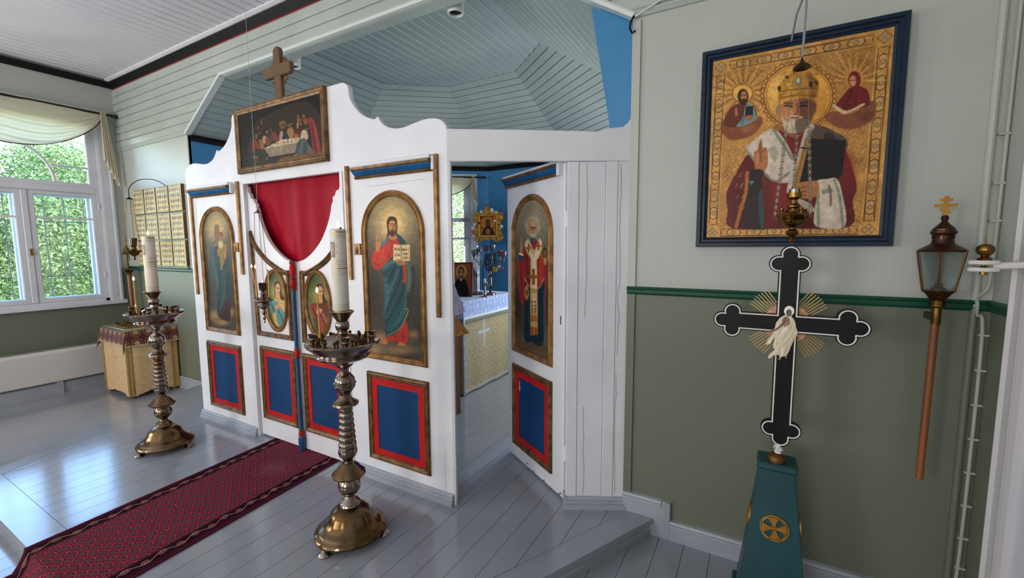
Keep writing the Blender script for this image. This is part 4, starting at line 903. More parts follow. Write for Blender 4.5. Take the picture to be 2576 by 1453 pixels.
# ---- pictures, small icons and cross on the screen
def framed_supper():
    t = thing('framed_painting', 'dark supper scene in a gilt frame above the central doors', 'painting', (-1.45, -.03, 2.046))
    ob('backing', MB().box(-1.945, -.955, 2.056, 2.5, 0, .018, SCR), M_gilt, t)
    picture('canvas', SCR, (-1.915, -.955, 2.075, 2.475), .0195, 280, 130, [(123.7 - 15, 1371.1), (1446.3 + 8, 1159.2), (1397.7 + 8, 125.7), (65.8 - 15, 489.1 + 5)], supper, t, M_paint)
    ob('frame', MB().sweep([(-1.954, 2.046), (-.945, 2.046), (-.945, 2.511), (-1.954, 2.511)], [(0, 0), (0, .024), (.006, .030), (.016, .030), (.024, .026), (.03, .028), (.036, .025), (.043, .022), (.043, 0)], SCR), M_gilt, t)
framed_supper()
def small_icon(x, z, label):
    t = thing('small_icon', label, 'icon', (x, 0, z))
    ob('board', MB().box(x - .03, x + .03, z, z + .07, 0, .012, SCR), M_gilt, t)
    def fn(X, Y):
        p = Paint(X, Y, 'c2a468'); p.ell('7a3a2c', .5, .3, .3, .35, .1); p.ell('8a5a3a', .5, .68, .14, .16, .06); p.poly('40342c', [(.25, .1), (.45, .5), (.7, .1)], .06); return p
    picture('face', SCR, (x - .025, x + .025, z + .005, z + .065), .0125, 26, 30, None, fn, t, M_paint)
small_icon(-.715, 1.449, 'tiny gilt icon fixed left of the arched man with open book')
small_icon(2 * XC + .715, 1.466, 'tiny gilt icon fixed right of the arched mother and child')
def top_cross():
    t = thing('gilded_cross', 'brown gilt cross with short rays on top of the screen', 'cross', (-1.415, .0, 2.51))
    r = .037
    def rnd(x0, x1, z0, z1): return MB().prism([(x0, z0), (x1, z0), (x1, z1 - .02), (x1 - .02, z1), (x0 + .02, z1), (x0, z1 - .02)], -.01, .022, SCR)
    ob('upright', rnd(-1.415 - r, -1.415 + r, 2.49, 2.845), M_gc, t, bevel=.006)
    h = [(-1.565, 2.662), (-1.55, 2.652), (-1.28, 2.652), (-1.265, 2.662), (-1.265, 2.718), (-1.28, 2.73), (-1.55, 2.73), (-1.565, 2.718)]
    ob('crossbar', MB().prism(h, -.008, .026, SCR), M_gc, t, bevel=.006)
    for sx, sz in ((1, 1), (1, -1), (-1, 1), (-1, -1)):
        for k, (dx, dz) in enumerate(((.082, .045), (.06, .062))):
            a = (-1.415 + sx * .04, 2.69 + sz * .03); b = (-1.415 + sx * dx, 2.69 + sz * (dz + .02)); d = np.array(b) - a; n_ = np.array([-d[1], d[0]]) / np.linalg.norm(d) * .007
            ob('ray', MB().prism([tuple(np.array(a) - n_), tuple(np.array(b) - n_), tuple(np.array(b) + n_), tuple(np.array(a) + n_)], -.004, .004, SCR), M_gc, t)
M_gc = mat('dull_bronze_paint', '6e5132', 0.5, 0.15, col2='5c4329', scale=10)
top_cross()
# ------------------------------------------------------------------ candle stands
M_silver = mat('tarnished_silver_brass', 'a39890', 0.2, 1.0, col2='6f5538', scale=5, lo=.38, hi=.68, bump=.04, bscale=30)
M_brassb = mat('warm_bronze_base', '634c2f', 0.24, 1.0, col2='8d7c68', scale=5, lo=.42, hi=.72, bump=.05, bscale=24)
M_brass = mat('old_brass', '8f6d35', 0.26, 1.0, col2='5d4522', scale=18, bump=.04, bscale=60)
M_wax = mat('cream_wax', 'e4dccf', 0.5, col2='dad0c2', scale=6)
M_bees = mat('yellow_beeswax', 'd1a24a', 0.5, col2='c08f3a', scale=10)
M_flame = emit('candle_flame', 'ffb468', 20.0)
M_wick = mat('black_wick', '1c1814', 0.9)

FL = [(0, 0), (.0035, .003), (.0062, .009), (.0058, .015), (.003, .024), (0, .032)]
def flame(parent, p, s=1.0):
    ob('flame', MB().lathe([(r * s, h * s) for r, h in FL], 10, p), M_flame, parent, smooth=True)
def taper(name, label, base, h, r=.0042, lean=(0, 0), group=None, fl=1.0, mat_=None):
    b = Vector(base); tp = b + Vector((lean[0], lean[1], h)); mid = b.lerp(tp, .55) + Vector((lean[0] * -.12, lean[1] * -.12, 0))
    t = thing(name, label, 'candle', base, group)
    ob('wax', MB().tube([b, mid, tp], [r, r * .95, r * .8], 10), mat_ or M_bees, t, smooth=True)
    ob('wick', MB().tube([tp, tp + Vector((0, 0, .007))], .0008, 5), M_wick, t)
    flame(t, tp + Vector((0, 0, .004)), fl); return t

def ring_prof(z0, z1, n, r0, r1):
    out = []
    for i in range(n):
        a = i / n; za = z0 + (z1 - z0) * a; zb = z0 + (z1 - z0) * (i + 1) / n; r = r0 + (r1 - r0) * (a + .5 / n)
        out += [(r * .86, za), (r * .98, za + (zb - za) * .2), (r * 1.03, za + (zb - za) * .5), (r * .98, za + (zb - za) * .8)]
    return out
def make_stand(loc):
    t = thing('candle_stand', None, 'candle stand', loc)
    c = (loc[0], loc[1], 0)
    def wob(a, h): return 1 + (.012 * math.cos(12 * a) if .055 < h < .155 else 0)
    b = [(.0, .03), (.168, .03), (.177, .036), (.179, .046), (.173, .056), (.164, .06), (.158, .068), (.147, .077), (.136, .082), (.129, .088), (.117, .1), (.107, .118), (.099, .136), (.087, .152), (.069, .165), (.053, .173), (.0, .175)]
    ob('base', MB().lathe(b, 48, c, wob=wob), M_brassb, t, smooth=35, label='broad bell-shaped bronze foot')
    foot = None
    for k in range(3):
        a = math.radians(-100 + 120 * k + 12); p = (c[0] + .166 * math.cos(a), c[1] + .166 * math.sin(a), 0)
        ob('foot', MB().lathe([(0, 0), (.027, .0), (.033, .008), (.027, .017), (.017, .024), (.015, .036), (0, .036)], 14, p), M_silver, t, smooth=True)
    s = [(.0, .172), (.046, .172), (.05, .178), (.046, .186), (.05, .192), (.044, .2), (.028, .21), (.022, .222), (.028, .234), (.044, .244), (.054, .262), (.057, .28), (.054, .298), (.044, .314), (.045, .32), (0, .32)]
    ob('lower_knop', MB().lathe(s, 32, c), M_silver, t, smooth=35)
    pet = lambda a, h: 1 + .05 * abs(math.sin(4 * a)) 
    ob('petal_collar', MB().lathe([(.03, .318), (.066, .328), (.078, .336), (.08, .344), (.074, .352), (.066, .362), (.05, .384), (.03, .402), (0, .404)], 40, c, wob=lambda a, h: 1 + (.06 * abs(math.sin(5 * a)) if .325 < h < .36 else 0)), M_brassb, t, smooth=35)
    st = [(0, .4), (.022, .4), (.021, .412), (.026, .42), (.03, .428), (.042, .44), (.047, .46), (.044, .478)] + ring_prof(.482, .70, 7, .044, .031) + [(.03, .705), (0, .705)]
    ob('ringed_stem', MB().lathe(st, 32, c), M_silver, t, smooth=35)
    ob('petal_collar', MB().lathe([(.028, .70), (.05, .702), (.06, .71), (.057, .72), (.045, .73), (.032, .742), (.026, .756), (.0, .758)], 40, c, wob=lambda a, h: 1 + (.09 * abs(math.sin(4 * a)) if h < .725 else 0)), M_brassb, t, smooth=35)
    k2 = [(.0, .752), (.026, .755), (.028, .77), (.04, .785), (.05, .80), (.05, .812), (.054, .815), (.054, .824), (.05, .828), (.048, .845), (.034, .862), (.022, .876), (.022, .89), (.028, .9), (0, .9)]
    ob('upper_knop', MB().lathe(k2, 32, c), M_silver, t, smooth=35)
    bw_ = [(.0, .895), (.028, .9), (.04, .908), (.05, .92), (.08, .934), (.105, .944), (.122, .952), (.126, .96), (.118, .968), (.122, .974), (.136, .984), (.15, .998), (.168, 1.012), (.176, 1.022), (.177, 1.03), (.172, 1.034), (.165, 1.028), (.12, 1.018), (.098, 1.022), (.088, 1.03), (.07, 1.05), (.05, 1.062), (.03, 1.072), (0, 1.074)]
    bowl = ob('bowl', MB().lathe(bw_, 48, c), M_silver, t, smooth=35)
    n_ = [(0, 1.07), (.024, 1.072), (.023, 1.084), (.03, 1.094), (.034, 1.11), (.031, 1.126), (.026, 1.132), (.028, 1.14), (.038, 1.152), (.046, 1.166), (.056, 1.176), (.06, 1.182), (.056, 1.184), (.046, 1.178), (.042, 1.18), (0, 1.18)]
    ob('candle_cup', MB().lathe(n_, 32, c), M_silver, t, smooth=35)
    sm = mesh_of('candle_socket', MB().lathe([(0, 0), (.009, 0), (.009, .003), (.004, .006), (.004, .018), (.0075, .023), (.0075, .036), (.006, .036), (.006, .025), (0, .025)], 10), 35); sm.materials.append(M_brass)
    lg = mesh_of('large_socket', MB().lathe([(0, 0), (.013, 0), (.014, .004), (.009, .008), (.009, .014), (.015, .02), (.017, .028), (.014, .034), (.019, .05), (.022, .054), (.018, .054), (.014, .04), (0, .038)], 16), 35); lg.materials.append(M_silver)
    for k in range(18):
        a = 2 * math.pi * k / 18 + .1; big = k in (2, 7, 11, 16); r = .138 if not big else .14
        o = bpy.data.objects.new('large_socket' if big else 'candle_socket', lg if big else sm); COL.objects.link(o); o.parent = t; o.location = (r * math.cos(a), r * math.sin(a), 1.022 - loc[2])
    for k in range(10):
        a = 2 * math.pi * k / 10 + .35; o = bpy.data.objects.new('candle_socket', sm); COL.objects.link(o); o.parent = t; o.location = (.108 * math.cos(a), .108 * math.sin(a), 1.022 - loc[2])
    return t
sR, sL = (-.31, -.475, 0), (-2.36, -.46, 0)
st1 = make_stand(sR); tag(st1, 'tall silver and bronze candle stand nearest the viewer, right of the carpet', group='floor candle stands')
st2 = copy_tree(st1, None, (sL[0] - sR[0], sL[1] - sR[1], 0)); tag(st2, 'tall silver and bronze candle stand left of the red carpet, by the window', group='floor candle stands')

def big_candle(loc, label, picture_ang):
    c = Vector((loc[0], loc[1], 1.178)); t = thing('pillar_candle', label, 'candle', c, 'pillar candles on the stands')
    ob('wax', MB().lathe([(0, 0), (.036, 0), (.0375, .004), (.0375, .404), (.034, .408), (.026, .402), (0, .398)], 36, c), M_wax, t, smooth=35)
    M_gs = mat('gold_stripe_foil', 'a8976a', 0.35, .5)
    for h, w in ((.006, .007), (.018, .002), (.026, .002), (.034, .002), (.042, .002), (.186, .002), (.195, .002), (.204, .002), (.214, .007), (.228, .002), (.237, .002), (.246, .002), (.255, .002), (.366, .002), (.374, .002), (.382, .002), (.39, .007)):
        m_ = MB(); R_ = .0378
        n = 36; m_.loft([[c + Vector((R_ * math.cos(2 * math.pi * i / n), R_ * math.sin(2 * math.pi * i / n), z)) for i in range(n)] for z in (h, h + w)], caps=False); ob('gold_stripe', m_, M_gs, t)
    # little printed picture and ornament
    a0 = picture_ang; nu, nv = 18, 24; A, V = uvgrid(a0 - .42, a0 + .42, .272, .345, nu, nv); pos = np.stack([c.x + .0381 * np.cos(A), c.y + .0381 * np.sin(A), c.z + V], -1)
    p = Paint((A - a0) / .42, (V - .272) / .073, '6b5236'); p.ell('b58a4e', 0, .5, .6, .45, .2); p.ell('3b2a20', 0, .62, .25, .3, .15); p.ell('a34a34', 0, .2, .4, .25, .15); p.line('4a3522', [(-.9, .03), (.9, .03), (.9, .97), (-.9, .97), (-.9, .03)], .18, .1, smooth=False)
    link('printed_picture', grid_mesh('printed_picture', pos, nu, nv, p.C), vmat('printed_foil', .3), t)
    orn = MB()
    for k in range(8):
        aa = a0 + .62 + .14 * math.cos(k * math.pi / 4); hh = .31 + .018 * math.sin(k * math.pi / 4); q = c + Vector((.0382 * math.cos(aa), .0382 * math.sin(aa), hh)); orn.ellipsoid(q, .0018, .0018, .0018, 6, 4)
    ob('gold_ornament', orn, M_gs, t)
    ob('wick', MB().tube([c + Vector((0, 0, .398)), c + Vector((.002, 0, .418))], .0014, 6), M_wick, t)
    flame(t, c + Vector((.002, 0, .412)), 1.15)
big_candle(sR, 'thick cream candle with gold bands on the nearest candle stand', math.radians(-92))
big_candle(sL, 'thick cream candle with gold bands on the stand by the window', math.radians(-78))
taper('thin_candle', 'thin lit beeswax taper on the left rim of the nearest stand', (-.448, -.50, 1.03), .235, .0045, (-.008, 0), 'lit tapers')
taper('thin_candle', 'thin lit beeswax taper on the front of the stand by the window', (-2.30, -.585, 1.045), .225, .0048, (-.004, 0), 'lit tapers')
taper('thin_candle', 'burnt-down lit stub on the stand by the window', (-2.46, -.53, 1.045), .022, .006, (0, 0), 'lit tapers')

# ------------------------------------------------------------------ runner
def runner():
    nu, nl = 236, 600; a = np.linspace(0, 1, nu); Ltot = 2.12; s = np.linspace(0, Ltot, nl)
    A, S = np.meshgrid(a, s); A = A.ravel(); S = S.ravel(); w = .735
    # path: back edge at the doors, along the platform, over the edge, on along the lower floor
    y = .068 - S; L1 = .068 - (YF - .012); th = .008
    d1 = S - L1; yy = np.where(d1 < 0, .068 - S, np.where(d1 < .105, YF - .012 - .05 * np.clip(d1 / .105, 0, 1) ** 1.5, YF - .062 - (d1 - .105)))
    zz = np.where(d1 < 0, th, np.where(d1 < .105, th - .1 * np.clip(d1 / .105, 0, 1), th - .1))
    zz = zz - .012 * np.exp(-((d1) / .02) ** 2) * 0
    xx = -1.767 + A * w + (.068 - yy) * .075
    x_m = A * w; b = np.minimum(x_m, w - x_m)        # distance from the edge
    P = Paint(x_m, S, '6a0f28')
    # field of staggered botehs
    sp = .043; row = np.floor((x_m) / sp); off = (row % 2) * .5 * sp * 1.25; cy = (S + off) % (sp * 1.25) - sp * .625; cx = x_m % sp - sp * .5
    skew = cx + .25 * cy; r = np.hypot(cx / (.0155 - .25 * (cy)), (cy) / .0205)
    C = P.C; n = fbm(x_m * 60, S * 60)
    field = np.array(srgb('6f0d2a')); fld = np.tile(field, (len(A), 1)) * (0.85 + .3 * n[:, None])
    def put(m_, col): 
        m_ = np.clip(m_, 0, 1)[:, None]; return m_, srgb(col)
    for lo, hi, col in ((1.0, 1.28, 'a0626a'), (0, 1.0, '42302f'), (0, .55, '5f4e45'), (0, .22, '20131a')):
        m_ = np.clip((hi - r) / .12, 0, 1) * np.clip((r - lo) / .12 + (1 if lo == 0 else 0), 0, 1); fld = fld * (1 - m_[:, None]) + srgb(col) * m_[:, None]
    C[:] = fld
    # borders
    def band(lo, hi, col):
        m_ = np.clip((b - lo) / .002, 0, 1) * np.clip((hi - b) / .002, 0, 1); C[:] = C * (1 - m_[:, None]) + srgb(col) * m_[:, None]
    band(-1, .107, '260817'); band(.095, .102, '5a1428'); band(.0, .012, '5c1c34'); band(.012, .03, '300a1a'); band(.03, .034, '642636')
    # zigzag beads then scrolls
    ph = (S % .03) / .03; m_ = np.clip(1 - np.abs(b - .022 - .004 * np.sin(ph * 6.28)) / .0025, 0, 1) * .6; C[:] = C * (1 - m_[:, None]) + srgb('6a2c3c') * m_[:, None]
    per = .15; q = (S % per) / per * 2 * math.pi; bb = b - .065
    wav = .017 * np.sin(q); m_ = np.clip(1.4 - np.abs(bb - wav) / .0042, 0, 1); 
    for k, (c0, r0) in enumerate(((.25, .019), (.75, .019))):
        dq = (S % per) - c0 * per; db = bb - (.006 if k == 0 else -.006); rr = np.hypot(dq, db); an = np.arctan2(db, dq)
        sp_ = np.abs(((rr - .0025 - .0015 * an / 1.0) % .0085) - .00425); m_ = np.maximum(m_, np.clip((.0024 - sp_) / .001, 0, 1) * (rr < r0))
    m_ = m_ * (b > .036) * (b < .094) * (.7 + .4 * n); m_ = np.clip(m_, 0, 1); C[:] = C * (1 - m_[:, None]) + srgb('a8826e') * m_[:, None]
    # bare worn spot and end strips
    wsp = np.clip(1 - np.hypot((x_m - .42) / .16, (S - .33) / .12), 0, 1) * .35 * n * 2; C[:] = C * (1 - wsp[:, None]) + srgb('9a7080') * wsp[:, None]
    C[:] = np.clip(C, 0, 1)
    bumpz = .0009 * (vnoise(x_m * 350, S * 350) - .5)
    pos = np.stack([xx, yy, zz + bumpz], -1)
    o = link('carpet_runner', grid_mesh('carpet_runner', pos, nu, nl, C), vmat('carpet_pile', .95, spec=.05))
    tag(o, 'long red patterned carpet runner leading to the central doors', 'carpet')
    e = MB(); 
    e.prism([(-1.767, .068), (-1.767 + .735, .068), (-1.767 + .735 + (.068 - YF) * .075, YF), (-1.767 + (.068 - YF) * .075, YF)], .0005, .0065); ob('backing', e, mat('carpet_backing', '4a1a2c', .9), o)
runner()

# ------------------------------------------------------------------ hanging lamps
def chain(parent, a, b, n, link_r, mat_, cross=False):
    a, b = Vector(a), Vector(b); m_ = MB(); d = (b - a) / n
    for i in range(n):
        p = a + d * (i + .5); l = d.length * .5
        if cross and i % 2 == 0:
            s = link_r
            for rr in (0, 1):
                ax = Vector((1, 0, 0)) if rr == 0 else Vector((0, 0, 1)); ex = Vector((1, 0, 0)); ez = Vector((0, 0, 1))
                m_.tube([p - ax * s, p + ax * s], s * .22, 5)
            m_.tube([p + ex * (s * .55 * math.cos(q)) + ez * (s * .55 * math.sin(q)) for q in [k * math.pi / 4 for k in range(8)]], s * .16, 5, closed=True)
        else:
            ex = Vector((1, 0, 0)) if i % 2 else Vector((0, 1, 0)); dz = d.normalized()
            m_.tube([p + ex * (link_r * .5 * math.cos(q)) + dz * (l * 1.1 * math.sin(q)) for q in [k * math.pi / 4 for k in range(8)]], link_r * .17, 4, closed=True)
    return ob('chain', m_, mat_, parent)
M_redglass = mat('dark_red_glass', '2a0508', 0.1, spec=.8)
def lamp_silver():
    x, y = -1.43, -.2; c = (x, y, 0); t = thing('hanging_oil_lamp', 'silver hanging oil lamp with red glass before the left central door', 'lamp', (x, y, 1.0))
    pr = [(0, .985), (.004, .99), (.006, .998), (.004, 1.006), (.009, 1.014), (.012, 1.022), (.008, 1.032), (.006, 1.042), (.011, 1.05), (.016, 1.058), (.012, 1.07), (.008, 1.08), (.026, 1.09), (.036, 1.1), (.038, 1.112), (.032, 1.124), (.05, 1.134), (.06, 1.142), (.058, 1.147), (.035, 1.152), (.02, 1.165), (.012, 1.172), (.016, 1.18), (.018, 1.19), (.012, 1.2), (.016, 1.207), (.022, 1.212), (0, 1.212)]
    ob('bowl', MB().lathe(pr, 28, c), M_silver, t, smooth=35)
    ob('glass_cup', MB().lathe([(0, 1.212), (.02, 1.212), (.0235, 1.222), (.0245, 1.262), (.022, 1.262), (.0, 1.24)], 20, c), M_redglass, t, smooth=35)
    flame(t, (x, y, 1.262), .55)
    ob('cap', MB().lathe([(.001, 1.765), (.004, 1.75), (.01, 1.738), (.026, 1.728), (.024, 1.726), (0, 1.73)], 16, c), M_silver, t, smooth=True)
    for k in range(3):
        a = math.radians(20 + 120 * k); chain(t, (x + .022 * math.cos(a), y + .022 * math.sin(a), 1.728), (x + .052 * math.cos(a), y + .052 * math.sin(a), 1.147), 44, .006, M_silver)
    ob('cord', MB().tube([(x, y, 1.765), (x, y, ZC)], .0012, 5), mat('pale_cord', 'b8b4ae', .7), t)
    ar = MB(); socks = []
    for k in range(4):
        a = math.radians(-170 + 90 * k + (10 if k % 2 else 0)); p = (x + .056 * math.cos(a), y + .056 * math.sin(a), 1.146); socks.append(p)
        ob('socket', MB().lathe([(0, 0), (.005, 0), (.004, .006), (.007, .014), (.007, .02), (0, .02)], 10, p), M_silver, t, smooth=True)
    return socks
socks = lamp_silver()
for (lab, i, h, ln) in (('thin lit candle leaning outward on the left of the silver hanging lamp', 0, .2, (-.042, 0)), ('thin lit candle on the near side of the silver hanging lamp', 1, .2, (.0, 0)), ('thin lit candle on the right of the silver hanging lamp', 2, .19, (.004, 0)), ('thin lit candle on the far side of the silver hanging lamp', 3, .2, (0, 0))):
    taper('thin_candle', lab, Vector(socks[i]) + Vector((0, 0, .012)), h, .0042, ln, 'candles on the silver hanging lamp', .75)

def lamp_brass():
    x, y = 1.59, .16; c = (x, y, 0); t = thing('hanging_oil_lamp', 'brass hanging oil lamp on openwork chains before the large golden icon', 'lamp', (x, y, 1.5))
    pr = [(0, 1.502), (.006, 1.503), (.007, 1.508), (.004, 1.511), (.012, 1.514), (.013, 1.519), (.006, 1.524), (.01, 1.53), (.02, 1.537), (.023, 1.545), (.02, 1.553), (.011, 1.559), (.01, 1.566), (.03, 1.572), (.041, 1.583), (.044, 1.595), (.038, 1.604), (.05, 1.61), (.058, 1.614), (.056, 1.618), (.038, 1.622), (.02, 1.626), (.015, 1.634), (.015, 1.64), (.021, 1.646), (.022, 1.654), (.013, 1.66), (.012, 1.675), (.02, 1.68), (.025, 1.684), (.025, 1.702), (.02, 1.702), (.02, 1.69), (0, 1.69)]
    ob('bowl', MB().lathe(pr, 32, c), M_brass, t, smooth=35)
    ob('glass_cup', MB().lathe([(.0, 1.685), (.018, 1.69), (.0185, 1.716), (.017, 1.716), (.016, 1.694), (0, 1.69)], 20, c), glass('lamp_glass', (.92, .94, .92), .12), t, smooth=35)
    ob('cap', MB().lathe([(.002, 2.215), (.005, 2.205), (.008, 2.198), (.02, 2.188), (.029, 2.178), (.03, 2.172), (.026, 2.172), (0, 2.185)], 20, c), mat('dark_bronze', '4a3a2a', .35, .9), t, smooth=35)
    for k in range(3):
        a = math.radians(-35 + 125 * k) if k < 2 else math.radians(-165); a_, b_ = Vector((x + .024 * math.cos(a), y + .024 * math.sin(a), 2.172)), Vector((x + .066 * math.cos(a), y + .066 * math.sin(a), 1.604)); mid_ = a_.lerp(b_, .42); chain(t, a_, mid_, 22, .005, M_steel); chain(t, mid_, b_, 26, .0085, M_steel, True)
    for k in range(3):
        a = math.radians(20 + 120 * k); e = Vector((math.cos(a), math.sin(a), 0)); b = Vector((x, y, 1.597)) + e * .04
        ob('scroll_handle', MB().tube([b + e * (.018 + .014 * math.cos(q)) + Vector((0, 0, .012 * math.sin(q))) for q in [i * .5 for i in range(-6, 6)]], .0022, 6), M_brass, t, smooth=True)
    for k in range(4):
        a = math.radians(30 + 90 * k); ob('socket', MB().lathe([(0, 0), (.006, 0), (.004, .005), (.004, .012), (.0075, .018), (.0075, .024), (0, .024)], 10, (x + .046 * math.cos(a), y + .046 * math.sin(a), 1.617)), M_brass, t, smooth=True)
    ob('cord_loop', MB().tube([(x, y, 2.215), (x + .002, y, 2.3), (x + .004, y + .01, 2.42), (x - .002, y + .06, 2.47), (x - .02, y + .15, 2.44), (x - .03, y + .26, 2.37), (x - .03, D - .01, 2.36)], .0042, 8), mat('grey_cord', '8e8c90', .7), t, smooth=True)
M_steel = mat('pale_chain_metal', '93897a', .35, .8)
lamp_brass()

# ------------------------------------------------------------------ large golden icon
def nich_big(X, Y):
    p = Paint(X, Y, 'b89156')
    n1 = fbm(X * .012, Y * .012, 4); p.C *= (0.82 + .36 * n1)[:, None]
    # tooled ground: fine interlace
    q = np.sin(X * .33 + 2.2 * np.sin(Y * .12)) * np.sin(Y * .33 + 2.2 * np.sin(X * .12)); m_ = np.clip((q - .25) / .25, 0, 1) * np.clip((fbm(X * .01 + 9, Y * .01) - .33) * 5, 0, 1) * .62
    p.C = p.C * (1 - m_[:, None]) + srgb('7d552c') * m_[:, None]
    m_ = np.clip((-q - .45) / .2, 0, 1) * .35; p.C = p.C * (1 - m_[:, None]) + srgb('e9c57a') * m_[:, None]
    p.glow('e2b765', 640, 700, 480, 520, .35); p.glow('8a5c28', 1150, 350, 330, 420, .35)
    # ornament border worked in straightened coordinates
    H = hom([(120, 1366), (1100, 1354), (1216, 146), (172, 344)], [(0, 0), (1, 0), (1, 1), (0, 1)]); h = H @ np.stack([X, Y, np.ones_like(X)]); u, v = h[0] / h[2], h[1] / h[2]; v = v * 1.25
    e = np.minimum(np.minimum(u, 1 - u), np.minimum(v, 1.25 - v))
    m_ = np.clip((.088 - e) / .003, 0, 1); p.C = p.C * (1 - m_[:, None]) + (srgb('c6a062') * (.85 + .3 * n1[:, None])) * m_[:, None]
    horiz = np.minimum(v, 1.25 - v) < np.minimum(u, 1 - u); s_ = np.where(horiz, u, v); tt = np.where(horiz, np.minimum(v, 1.25 - v), np.minimum(u, 1 - u))
    inner = (s_ > .1) & (s_ < np.where(horiz, .9, 1.15)) & (e < .088)
    def ink(m_, col, o=1.0):
        m_ = (np.clip(m_, 0, 1) * o)[:, None]; p.C = p.C * (1 - m_) + srgb(col) * m_
    ink(inner * np.clip((.004 - np.abs(tt - .022)) / .002, 0, 1), '5a3a1c', .8); ink(inner * np.clip((.004 - np.abs(tt - .074)) / .002, 0, 1), '5a3a1c', .8)
    per = .125; ph = (s_ % per) / per; t2 = (tt - .048) / .022; hexa = np.maximum(np.abs(ph - .5) / .42 + .35 * np.abs(t2) * .6, np.abs(t2) * 1.0)
    body = inner & (np.abs(t2) < 1); ink(body * np.clip((.10 - np.abs(hexa - .86)) / .06, 0, 1), '553518', .75); ink(body * np.clip((.78 - hexa) / .1, 0, 1), 'b9ab88', .55)
    rr = np.hypot((ph - .5) * per, (t2) * .022); ink(body * np.clip((.006 - np.abs(rr - .011)) / .003, 0, 1), '7a5528', .5); ink(body * np.clip((.05 - np.abs((ph * 4 + t2) % 1 - .5) * .5) / .05, 0, 1) * (np.abs(ph - .5) > .36), '4a2e16', .7)
    cor = (e < .088) & ~inner; du_ = np.minimum(u, 1 - u) - .048; dv_ = np.minimum(v, 1.25 - v) - .048; rc = np.abs(du_) + np.abs(dv_); ink(cor * np.clip((.006 - np.abs(rc - .036)) / .003, 0, 1), '8a6230', .8); ink(cor * np.clip((.018 - np.hypot(du_, dv_) * (1 + .5 * np.cos(4 * np.arctan2(dv_, du_)))) / .004, 0, 1), '8f8a80', .8)
    # rays
    for cx, cy, r0, r1 in ((338, 525, 70, 200), (968, 455, 60, 190)):
        for k in range(36):
            a = k * math.pi / 18; 
            if cx > 900 and math.sin(a) > .3: continue
            p.line('7d5324' if k % 2 else 'edc87e', [(cx + r0 * math.cos(a), cy + r0 * math.sin(a)), (cx + (r1 - 30 * (k % 3)) * math.cos(a), cy + (r1 - 30 * (k % 3)) * math.sin(a))], 5, 4, .6)
    # halo
    hx, hy, rx, ry = 655, 545, 186, 172
    for k in range(40):
        a = k * 2 * math.pi / 40; p.ell('6d4720', hx + (rx + 22) * math.cos(a), hy + (ry + 20) * math.sin(a), 13, 13, 4, .9); p.ell('d9ad5c', hx + (rx + 22) * math.cos(a), hy + (ry + 20) * math.sin(a), 8, 8, 4, .9)
    p.ell('7d5526', hx, hy, rx + 13, ry + 12, 4); p.ell('dcb062', hx, hy, rx + 7, ry + 6, 4); p.ell('94682e', hx, hy, rx, ry, 4); p.ell('d8aa58', hx, hy, rx - 5, ry - 5, 4); p.glow('f4d896', hx - 70, hy - 40, 170, 170, .6); p.glow('a87434', hx + 120, hy + 60, 110, 140, .4)
    # saviour on a cloud, left
    p.ell('e0b868', 335, 530, 60, 54, 4); p.line('8a5f2a', [(335 + 58 * math.cos(a), 530 + 52 * math.sin(a)) for a in [i * .3 for i in range(22)]], 5, 3)
    p.poly('8a5638', [(214, 745), (222, 700), (300, 690), (380, 680), (438, 662), (450, 695), (405, 760), (335, 790), (262, 796)], 8); p.glow('b98a62', 360, 730, 90, 50, .5)
    p.poly('6d3a2e', [(224, 705), (260, 622), (312, 588), (362, 590), (402, 612), (416, 660), (392, 690), (300, 725)]); p.poly('7a9aa4', [(350, 602), (386, 590), (416, 662), (412, 682), (352, 712), (296, 722), (322, 690), (342, 650)]); p.line('43606a', [(345, 660), (330, 710)], 8, 7, .7); p.poly('33282a', [(352, 606), (396, 600), (394, 660), (350, 668)], 3, False); p.poly('a8744e', [(352, 660), (392, 655), (388, 680), (358, 684)]); p.poly('b07a54', [(290, 625), (302, 610), (308, 650), (294, 662)])
    p.ell('3a2418', 338, 548, 31, 44, 5); p.ell('b98a60', 342, 545, 18, 30, 5); p.ell('4a2c1c', 342, 572, 13, 13, 4); p.line('2a1810', [(330, 540), (338, 540)], 5, 3); p.line('2a1810', [(346, 540), (354, 540)], 5, 3)
    # mother of god on a cloud, right
    p.ell('c79c54', 972, 440, 56, 60, 6, .6)
    p.poly('8a5a42', [(800, 662), (858, 632), (950, 650), (1030, 605), (1090, 570), (1100, 612), (1082, 680), (1002, 726), (920, 735), (850, 712)], 8); p.glow('5c382a', 1040, 660, 80, 60, .5)
    p.poly('742428', [(865, 602), (920, 532), (948, 500), (1000, 488), (1050, 510), (1064, 560), (1066, 592), (1020, 612), (940, 632), (880, 626)]); p.line('4c1418', [(960, 520), (920, 600)], 10, 8, .7); p.line('9c4a48', [(1010, 510), (1000, 600)], 9, 9, .5); p.ell('7a262c', 977, 452, 36, 50, 5); p.ell('c09872', 967, 458, 19, 32, 5); p.line('3a2018', [(954, 455), (964, 455)], 5, 3); p.line('3a2018', [(972, 453), (982, 453)], 5, 3); p.poly('c9bb98', [(848, 602), (864, 594), (930, 630), (1020, 588), (1030, 600), (925, 648), (898, 642)], 4)
    # bishop: vestment
    p.poly('6a2023', [(365, 880), (330, 930), (270, 1040), (242, 1110), (250, 1200), (272, 1302), (600, 1304), (945, 1292), (962, 1150), (986, 1070), (960, 950), (925, 850), (930, 800), (880, 760), (760, 712), (560, 722), (470, 770)], 5)
    p.glow('9a3a34', 560, 1100, 130, 200, .7); p.glow('8a2c2c', 930, 980, 80, 200, .6); p.glow('43161a', 330, 1180, 90, 150, .5)
